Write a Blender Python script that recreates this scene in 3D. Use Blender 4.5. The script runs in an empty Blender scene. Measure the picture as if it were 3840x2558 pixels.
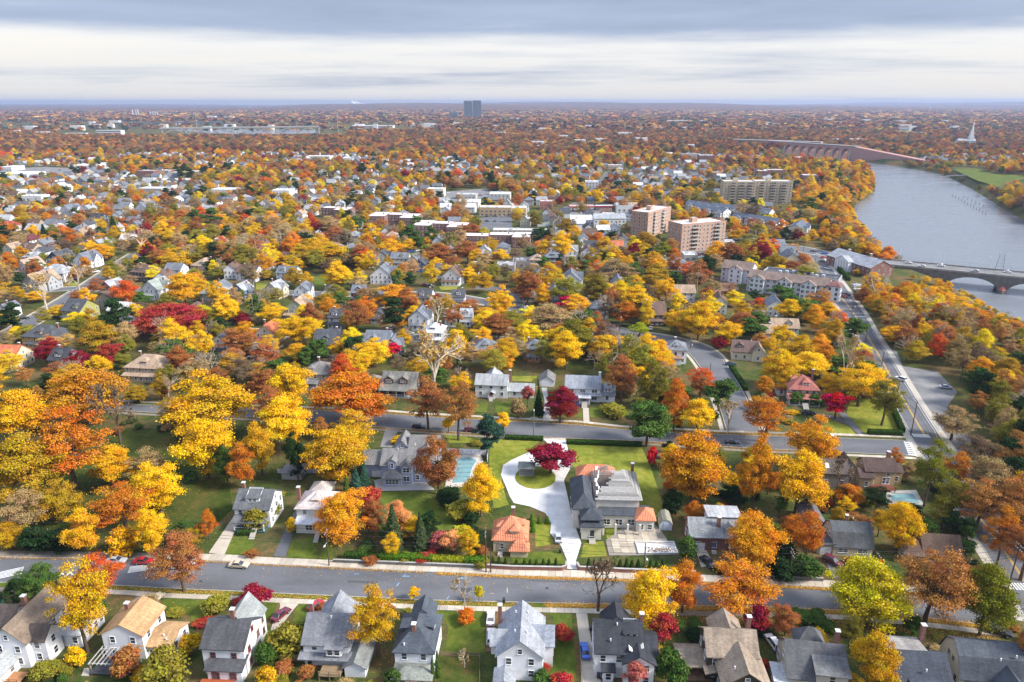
import bpy, math, random
import numpy as np
R = math.radians
rng = np.random.default_rng(7)
random.seed(7)
scene = bpy.context.scene
COL = scene.collection
SKY_OFF = (0.4, 0.0, 0.0)
SUN_E = 3.8
EXPO = 0.95
HAZE = 7e-5
# ------------------------------------------------------------------ camera
CAM_H = 105.0
cam = bpy.data.cameras.new('camera')
cam.sensor_width = 36.0
cam.lens = 36.0 * 2650.0 / 3840.0
cam.clip_start = 1.0
cam.clip_end = 80000.0
cam_o = bpy.data.objects.new('camera', cam)
COL.objects.link(cam_o)
cam_o.location = (0, 0, CAM_H)
cam_o.rotation_euler = (R(90 - 18.681), 0, 0)
scene.camera = cam_o
scene.render.resolution_x, scene.render.resolution_y = 1024, 682
# ------------------------------------------------------------------ light
SUN_DIR = (0.82, -0.22, 0.66)
_el = math.asin(SUN_DIR[2] / math.sqrt(sum(c * c for c in SUN_DIR)))
_az = math.atan2(SUN_DIR[0], SUN_DIR[1])
w = bpy.data.worlds.new('World')
scene.world = w
w.use_nodes = True
nt = w.node_tree
nt.nodes.clear()
def wn(t, **k):
 n = nt.nodes.new(t)
 for a, b in k.items():
  setattr(n, a, b)
 return n
def wl(a, b):
 nt.links.new(a, b)
def wmath(op, a, b=None, clamp=False):
 n = wn('ShaderNodeMath', operation=op, use_clamp=clamp)
 for i, v in enumerate((a, b)):
  if v is None:
   continue
  if isinstance(v, (int, float)):
   n.inputs[i].default_value = v
  else:
   wl(v, n.inputs[i])
 return n.outputs[0]
def wramp(fac, stops):
 n = wn('ShaderNodeValToRGB')
 e = n.color_ramp.elements
 while len(e) < len(stops):
  e.new(0.5)
 for i, (p, c) in enumerate(stops):
  e[i].position = p
  e[i].color = (*c, 1) if len(c) == 3 else c
 wl(fac, n.inputs[0])
 return n.outputs[0]
sky = wn('ShaderNodeTexSky', sky_type='NISHITA', sun_disc=False, sun_elevation=_el, sun_rotation=_az,
   air_density=1.0, dust_density=1.5, ozone_density=1.0)
tc = wn('ShaderNodeTexCoord')
sep = wn('ShaderNodeSeparateXYZ')
wl(tc.outputs['Generated'], sep.inputs[0])
# stratus deck: the view direction is carried onto a flat layer, so bands crowd together towards the horizon
zz = wmath('MAXIMUM', sep.outputs[2], 0.0)
inv = wmath('DIVIDE', 1.0, wmath('ADD', zz, 0.035))
comb = wn('ShaderNodeCombineXYZ')
wl(wmath('MULTIPLY', wmath('MULTIPLY', sep.outputs[0], inv), 0.15), comb.inputs[0])
wl(wmath('MULTIPLY', wmath('MULTIPLY', sep.outputs[1], inv), 0.2), comb.inputs[1])
def wnoise(vec, scale, detail, rough, off):
 m = wn('ShaderNodeMapping')
 m.inputs['Location'].default_value = off
 wl(vec, m.inputs['Vector'])
 n = wn('ShaderNodeTexNoise')
 n.inputs['Scale'].default_value = scale
 n.inputs['Detail'].default_value = detail
 n.inputs['Roughness'].default_value = rough
 wl(m.outputs[0], n.inputs['Vector'])
 return n.outputs[0]
n1 = wnoise(comb.outputs[0], 0.5, 4, 0.5, SKY_OFF)
n2 = wnoise(comb.outputs[0], 1.5, 5, 0.5, (3.1, 1.7, 0))
n3 = wnoise(comb.outputs[0], 5.0, 5, 0.6, (7.3, 2.2, 0))
dens = wmath('ADD', wmath('ADD', wmath('MULTIPLY', n1, 0.56), wmath('MULTIPLY', n2, 0.28)), wmath('MULTIPLY', n3, 0.16))
# the deck is thick overhead and thins out towards the horizon on every side
hz = wramp(sep.outputs[2], [(0.0, (0.0,) * 3), (0.032, (0.10,) * 3), (0.066, (0.0,) * 3), (0.09, (0.24,) * 3), (0.13, (0.3,) * 3), (1.0, (0.2,) * 3)])
dens = wmath('ADD', wmath('SUBTRACT', dens, 0.08), hz)
cloud = wramp(dens, [(0.38, (4.7, 4.5, 4.2)), (0.47, (4.4, 4.35, 4.3)), (0.53, (3.6, 3.7, 3.95)), (0.63, (1.95, 2.3, 3.1)), (0.8, (1.25, 1.5, 2.15))])
# an overcast dome grows brighter towards the zenith on every side
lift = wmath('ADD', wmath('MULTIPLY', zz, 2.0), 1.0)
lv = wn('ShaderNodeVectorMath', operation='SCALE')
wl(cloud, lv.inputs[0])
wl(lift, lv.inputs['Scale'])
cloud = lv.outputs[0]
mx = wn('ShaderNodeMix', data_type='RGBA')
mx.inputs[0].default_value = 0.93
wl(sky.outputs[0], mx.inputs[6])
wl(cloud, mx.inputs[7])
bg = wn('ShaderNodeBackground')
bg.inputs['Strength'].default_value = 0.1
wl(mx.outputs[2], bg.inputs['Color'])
out = wn('ShaderNodeOutputWorld')
wl(bg.outputs[0], out.inputs['Surface'])
sun = bpy.data.lights.new('sun', 'SUN')
sun.energy = SUN_E
sun.angle = R(14)
sun.color = (1.0, 0.95, 0.88)
sun_o = bpy.data.objects.new('sun', sun)
COL.objects.link(sun_o)
import mathutils
sun_o.rotation_euler = mathutils.Vector(SUN_DIR).to_track_quat('Z', 'Y').to_euler()
sun_o.location = (60, 0, 200)
vs = scene.view_settings
vs.view_transform = 'Standard'
vs.look = 'None'
vs.gamma = 1.0
vs.exposure = EXPO
vs.use_curve_mapping = False
scene.render.engine = 'CYCLES'
cy = scene.cycles
cy.use_denoising = True
cy.denoiser = 'OPENIMAGEDENOISE'
cy.max_bounces = 6
cy.diffuse_bounces = 2
cy.glossy_bounces = 2
cy.transmission_bounces = 3
cy.transparent_max_bounces = 6
cy.volume_bounces = 0
cy.use_adaptive_sampling = True
cy.adaptive_threshold = 0.015
cy.caustics_reflective = cy.caustics_refractive = False

# ------------------------------------------------------------------ surveyed layout (metres)
RIVER = [(275.52,271.68),(274.4,317.13),(268.66,352.88),(274.91,385.02),(282,422.9),(283.53,456.08),(276.6,480.99),(275.32,508.53),(286.23,550.71),(303.66,605.92),(331.22,685),(359.8,754.52),(399.76,831.41),(444.28,898.57),(488.48,967.07),(542.53,1075.66),(592.3,1195.6),(626.78,1308.37),(632.74,1402.42),(635.07,1510.59),(608.26,1583.66),(554.37,1650.02),(578.02,1722.05),(643.68,1678.12),(694.86,1609.57),(708.64,1465.43),(721.81,1363.27),(721.83,1233.64),(687.9,1125.96),(642.54,1007.86),(591.92,890.14),(551.53,796.22),(520.33,719.56),(448.21,542.42),(390.13,386.76)]
MAIN_N = [(-131.3,146.52),(-124.58,146),(-97.84,145.48),(-69.58,144.46),(-61.46,143.44),(-42.36,142.1),(-23.52,140.62),(-6.02,139.49),(0,139),(25.96,137.73),(58.7,135.7),(72.42,134.63),(86.59,133.42),(100.06,132.23),(105.75,131.64)]
MAIN_S = [(-124.28,136.79),(-105.91,136.32),(-87.68,135.55),(-79.72,134.54),(-61.52,133.57),(-55.31,132.97),(-37.38,131.86),(-19.66,130.54),(-6.18,130.04),(12.89,129.46),(30.96,128.89),(56.17,128.32),(71.51,127.34),(83.73,125.82),(95.03,123.79),(102.36,122.21)]
SEC_N = [(-156.67,239.48),(-132.27,237.12),(-97.25,234.79),(-49.32,230.44),(-35.76,227.68),(0,223.2),(22.4,220.59),(38.18,216.35),(69.96,212.89),(105.64,210.64),(128.33,208.74),(131.83,208.11)]
SEC_S = [(-153.56,234.02),(-129.3,231),(-94.56,227.32),(-43.11,218.53),(-16.63,214.69),(0,212.24),(10.49,210.96),(37.51,209.06),(70.29,204.12),(102.34,200.7),(125,198.52),(128.21,197.66)]
LANES = [([(114.31,122.21),(119.03,138.36),(123.01,154.53),(126.23,171.05),(132.7,194.83),(137.57,213.87),(149.6,255.04),(161.13,292.66),(171.17,327.78),(180.35,359.49),(185.38,381.13),(195.75,425.6),(208.41,476.53),(216.15,508.79)],[9,9,9,9,9,9,8.6,8.6,10,12,14,15,16,16],'asphalt'),([(124.29,667.92),(148.84,630.92),(178.09,585.22),(200.4,548.96),(219.9,526.49),(230.28,499.59),(251.84,489.25)],[10,10,12,14,18,16,14],'asphalt'),([(77.49,212.89),(79.93,226.59),(83.4,254.59),(84.79,278.56),(84.56,297.84),(82.01,305),(55.29,322.31),(28.75,343.72),(0,367.87),(-28.87,387.62),(-46.98,395.29),(-79.64,395.29),(-104.52,394.32),(-136.14,399.24)],[11,11,11,12,12,9,8,8,8,8,8,7,7,7],'asphalt'),([(-129.72,325.02),(-101.23,320.97),(-80.99,317),(-46.4,315.05),(-18.23,315.7),(12.58,306.84)],[7,7,7,7,7,7],'asphalt'),([(-238.96,306.84),(-240.87,327.78),(-247.06,365.32),(-254.67,411.5),(-266.51,468.39),(-275.16,515.09)],[9,9,9,9,9,9],'asphalt'),([(-283.17,399.24),(-262.56,409.41),(-244.55,407.34),(-216.71,403.25)],[7,7,7,7],'asphalt'),([(55.6,739.63),(82.68,808.47),(121.48,990.74),(154.28,1150.88)],[9,9,9,9],'asphalt'),([(162.16,681.18),(190.57,755.77),(241.97,890.72)],[9,9,9],'asphalt'),([(-21.37,411.5),(-6.97,407.34),(5.6,382.05),(0,367.87)],[8,8,8,8],'asphalt')]
LOTS = [([(170.04,301.12),(171.2,296.71),(164.07,277.54),(175.08,271.22),(170.08,249.37),(157.65,235.16),(154.38,220.56),(149.05,201.4),(141.75,198.48),(141,209.02),(150.94,235.16),(161,269.99)],'old_asphalt'),([(-40.47,672.03),(0,699.41),(0,622.97),(-25.47,606.28)],'asphalt'),([(122.48,509.57),(151.48,525.68),(183.94,542.77),(180.44,521.57),(131.43,494.37),(119.77,490.7)],'asphalt'),([(47.33,736.77),(94.32,752.8),(89,699.41),(47.79,692.37)],'old_asphalt'),([(207.33,421.11),(214,421.11),(209.12,405.22),(196.98,392.79)],'asphalt'),([(126.48,438.2),(142.87,435.26),(132.47,405.22),(116.93,397.68)],'soil'),([(-849.11,1201.63),(-799.38,1243.24),(-736.07,1211.78),(-658.66,1075.13),(-689.61,1013.81),(-751.31,1059.14)],'old_asphalt'),([(-82.54,886.56),(-32.64,921.37),(-13.49,854.19),(-70.45,778.03)],'old_asphalt')]
LAWNS = [([(-140.36,165.59),(-139.86,179.22),(-134.49,200.55),(-131.05,217.86),(-111.84,217.86),(-88.25,194.83),(-76.09,167.74),(-78.02,156.45),(-103.76,156.45),(-133.31,155.49)],'park_lawn'),([(-70.71,147.16),(-72.06,154.69),(-65.52,155.42),(-63.71,146.71)],'lawn'),([(-54.81,146.04),(-55.85,153.71),(-49.01,154.69),(-47.42,145.38)],'lawn'),([(-47.78,153.23),(-45.64,153.71),(-43.35,145.38),(-46.15,145.15)],'lawn'),([(-39,176.82),(-24.64,176.82),(-11.65,158.41),(-18.41,153.59),(-27.93,158.41),(-35.58,169.94)],'lawn'),([(18.02,206.68),(41.65,204.39),(42.06,191.49),(41.88,178.69),(41.26,163.64),(32.9,164.06),(18.55,191.49)],'bright_lawn'),([(-6.76,211.28),(9.71,209.37),(5.25,201.43),(0.4,195.39),(-2.75,189.38),(-3.06,182.92),(-1.45,172.18),(-0.84,169.94),(-4.98,167.74),(-6.66,184.18),(-7.16,200.55)],'bright_lawn'),([(6.07,161.79),(10.3,160.75),(9.61,155.67),(10.68,151.79),(5.85,150.15)],'bright_lawn'),([(0,147.16),(6.07,148.3),(11.59,148.53),(12.94,144.93),(12.62,143.53),(0,143.84)],'lawn'),([(17.98,151.79),(23.02,152.84),(23.23,146.71),(16.75,146.04)],'bright_lawn'),([(24.22,157.92),(30.25,158.43),(28.34,153.47),(24.12,153.71)],'bright_lawn'),([(118.78,229.49),(126.97,244.12),(140.33,243.1),(130.56,214.66),(129.08,210.92),(118.55,212.05),(117.97,214.66)],'bright_lawn'),([(104.16,226.75),(110.47,226.3),(115.13,219.7),(114.71,211.57),(106.51,212.61),(102.56,217.15)],'bright_lawn'),([(118.03,195.49),(123.72,194.79),(118.5,187.49),(114.89,186.19)],'bright_lawn'),([(-78.72,131.86),(-63.84,131.67),(-63.72,128.15),(-65.46,124.6),(-67.13,121.21),(-69.91,126),(-75.74,127.07)],'lawn'),([(-55.49,130.54),(-51.88,130.54),(-51.58,124.6),(-53.15,124.26)],'lawn'),([(-47.39,129.25),(-44.87,129.06),(-43.9,122.89),(-46.75,122.89)],'lawn'),([(-51.56,120.88),(-43.91,121.21),(-42.14,113.32),(-47.72,107.28),(-49,107.28)],'lawn'),([(-18.23,128.08),(-5.95,127.72),(-5.47,114.68),(-13.47,114.68),(-13.41,121.88),(-14.84,124.6)],'lawn'),([(-14.26,113.47),(-6.55,113.62),(-6.23,106.19),(-14.2,106.19)],'park_lawn'),([(5.24,127),(12.8,127),(12.61,115.14),(12.33,106.19),(5.95,106.19),(8.69,117.01),(8.92,125.3)],'lawn'),([(-6.11,240.07),(0,240.07),(0,231.35),(-5.91,230.89)],'lawn'),([(-19.57,237.1),(-8.89,239.07),(-9.02,230.89),(-19.62,232.3)],'lawn'),([(28.24,235.16),(43.13,233.24),(40.7,227.66),(27.55,226.75)],'lawn'),([(14.61,235.16),(25.38,234.2),(24.68,226.75),(14.21,227.66)],'lawn'),([(0,266.35),(10.04,266.35),(10,254.81),(8.13,254.81),(8.28,259.89),(0,261.39)],'bright_lawn'),([(-22.99,213.84),(-18.26,213.84),(-12.96,209.81),(-13.87,207.07),(-20.24,207.07)],'bright_lawn'),([(725.26,1191.65),(773.53,1211.78),(742.87,1108.55),(773.59,1091.59),(682.53,958.92),(637.37,946.08),(655.34,1013.81)],'lawn'),([(1477.8,2816.73),(1536.02,2816.73),(1322.65,2420.54),(1292.21,2444.57)],'bright_lawn'),([(-125.84,435.26),(-119.82,444.18),(-105.5,413.02),(-115.23,405.22)],'lawn'),([(-75.71,509.57),(-63.67,515.51),(-59.69,494.37),(-71.81,492.53)],'bright_lawn'),([(-43.98,413.02),(-32.39,415.69),(-32.87,404.45),(-41.85,404.45)],'bright_lawn'),([(-273.43,421.11),(-266.23,422.49),(-260.85,414.35),(-268.25,413.55)],'bright_lawn'),([(-156.7,421.11),(-147.82,418.38),(-144.82,405.22),(-151.25,405.22)],'bright_lawn'),([(87.53,121.88),(89.61,122.21),(89.78,119.24),(87.19,117.96)],'lawn'),([(91.17,122.04),(94.98,121.71),(95.48,120.22),(90.89,119.57)],'lawn')]
DRIVES = [([(-74.55,147.84),(-74.41,164.46),(-72.09,161.79),(-70.35,146.94)],'concrete','tan'),([(-58.22,146.49),(-58.78,158.68),(-58.92,167.21),(-58.08,165.55),(-56.14,155.67),(-55.17,146.04)],'asphalt',''),([(10.1,210.4),(13.6,202),(13.5,199),(9,201.2),(5.5,200.7),(0,195.6),(-2.7,192.2),(-3.3,186.2),(-2,180.5),(-0.6,174),(0.5,170.6),(4.9,168.9),(9,165.6),(10.3,160.7),(9.8,156.2),(12.3,150.4),(13.3,144.9),(12.9,141.6),(15.6,141.2),(15.4,144.5),(17.4,151.8),(16.1,163.4),(15.6,175),(15.2,183),(17.6,190),(17.9,201),(17.6,210.4)],'pale_paving',''),([(12.96,129.06),(16.27,128.88),(16.26,118.27),(16.41,110.38),(17.36,105.64),(13.13,105.64),(13.86,117.96),(13.89,126.36)],'concrete','tan'),([(-51.69,130.35),(-46.86,129.98),(-47.74,127.07),(-48.36,124.26),(-49.18,121.54),(-50.62,120.88),(-50.99,124.26),(-50.88,128.15)],'concrete','tan'),([(-84.54,133.97),(-79.01,133),(-77.81,128.88),(-84.1,129.61)],'asphalt',''),([(-5.59,127.97),(-3.64,128.51),(-3.34,114.83),(-5.37,114.83)],'soil',''),([(45.44,149.22),(48.07,149.22),(48.19,142.97),(45.02,142.11)],'concrete','tan'),([(-42.98,218),(-37.18,217.57),(-38.64,213.84),(-38.45,203.63),(-42.36,204.01),(-42.78,214.66)],'old_asphalt',''),([(11.39,253.71),(13.5,253.71),(13.62,235.16),(13.78,223.18),(10.64,223.18),(12.11,241.07)],'concrete','grey'),([(25.62,234.68),(27.79,234.68),(26.77,221.86),(24.67,221.86)],'concrete','tan'),([(104.02,232.3),(108.33,230.42),(114.69,227.2),(115.37,222.3),(116.5,231.35),(118.84,231.35),(117.6,214.66),(118.31,211.57),(115.43,211.57),(115.33,220.13),(111.04,225.85),(106.04,228.57),(102.54,229.49)],'asphalt',''),([(-40.55,183),(-37.58,184.26),(-25.11,181.75),(-21.82,177.48),(-38.49,176.89)],'concrete','grey'),([(75.64,145.38),(78.89,145.38),(77.57,138.15),(74.78,137.74)],'asphalt',''),([(34.95,114.83),(38.78,114.83),(38.33,107.28),(33.41,107.28)],'soil',''),([(68.28,208.24),(74.8,207.46),(73.5,204.39),(67.77,205.15)],'asphalt','')]
POOLC = [(-16.98,196.33),(-13.3,197.04),(-10.83,194.93),(-11.95,190.81),(-12.74,181.75),(-17.45,181.13),(-17.13,189.47)]
POOLDECK = [(-19.19,198.48),(-10,199.2),(-8.78,194.23),(-10.93,190.14),(-11.35,179.29),(-19.13,178.69),(-19.94,191.49)]
POOL2 = [(107.17,174.83),(113.31,175.41),(112.59,170.27),(105.4,171.96)]
POOL2DECK = [(106.67,176.89),(115.36,177.48),(113.09,168.89),(102.9,169.99)]
EPOOL = [(31.3,151.6),(40.2,151.6),(40.2,147.6),(31.3,147.4)]
TERR = [(23.7,153),(29,159),(36.6,161.6),(38.2,158.2),(40.8,147),(23.7,146.6)]
FAR_WATER = [(-1514.98,3286.7),(-1117.21,3069.61),(-768.24,2879.15),(-703.52,2633.58),(-885.7,2426.17),(-1100.41,2633.58),(-1320.63,2879.15)]
ZEBRAS = [((-87.78,140.72),(-88.47,143.19),5.5,6,0.5,0),((-117.39,138.76),(-118.74,141.56),5,6,0.5,0),((133.3,212.61),(138.64,211.81),2.6,8,0.55,1),((125.7,198.48),(129.17,208.24),2.4,7,0.55,1),((113.47,135.34),(118.06,134.95),2.6,7,0.55,1),((177.46,350.37),(182.63,349.39),2.6,6,0.55,1)]
CHEVRONS = [[(-106.7,142.97),(-104.85,143.93),(-104.84,143.53),(-105.77,142.97),(-104.72,142.33),(-104.78,141.99)],[(-104.78,142.89),(-103.2,143.62),(-103.16,143.23),(-103.95,142.84),(-102.45,142.33),(-102.44,141.99)],[(-104.59,138.48),(-104.38,140.63),(-102.72,139.47),(-103.07,139.3),(-104.03,140.05),(-104.11,138.64)],[(-105.93,138.97),(-106.03,140.3),(-104.97,139.55),(-105.34,139.38),(-105.75,139.71),(-105.67,139.05)]]
SURVEY = [(-37.11,139.59,1.2,0,(0.2,0.45,0.7)),(-25.69,138.76,1.8,0,(0.2,0.45,0.7)),(-25.15,138.64,1,1.4,(0.2,0.45,0.7)),(-12.44,138.03,1.8,0,(0.2,0.45,0.7)),(-11.68,137.54,1.1,1.5,(0.2,0.45,0.7)),(-26.38,135.26,1.3,1.2,(0.3,0.5,0.7)),(-12.82,134.47,1.2,1.2,(0.3,0.5,0.7)),(-14.47,130.8,1.1,1.2,(0.3,0.5,0.7)),(-0.96,133,1.6,1.6,(0.6,0.5,0.3)),(-4.87,132.69,0.9,0,(0.6,0.5,0.3))]
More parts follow.
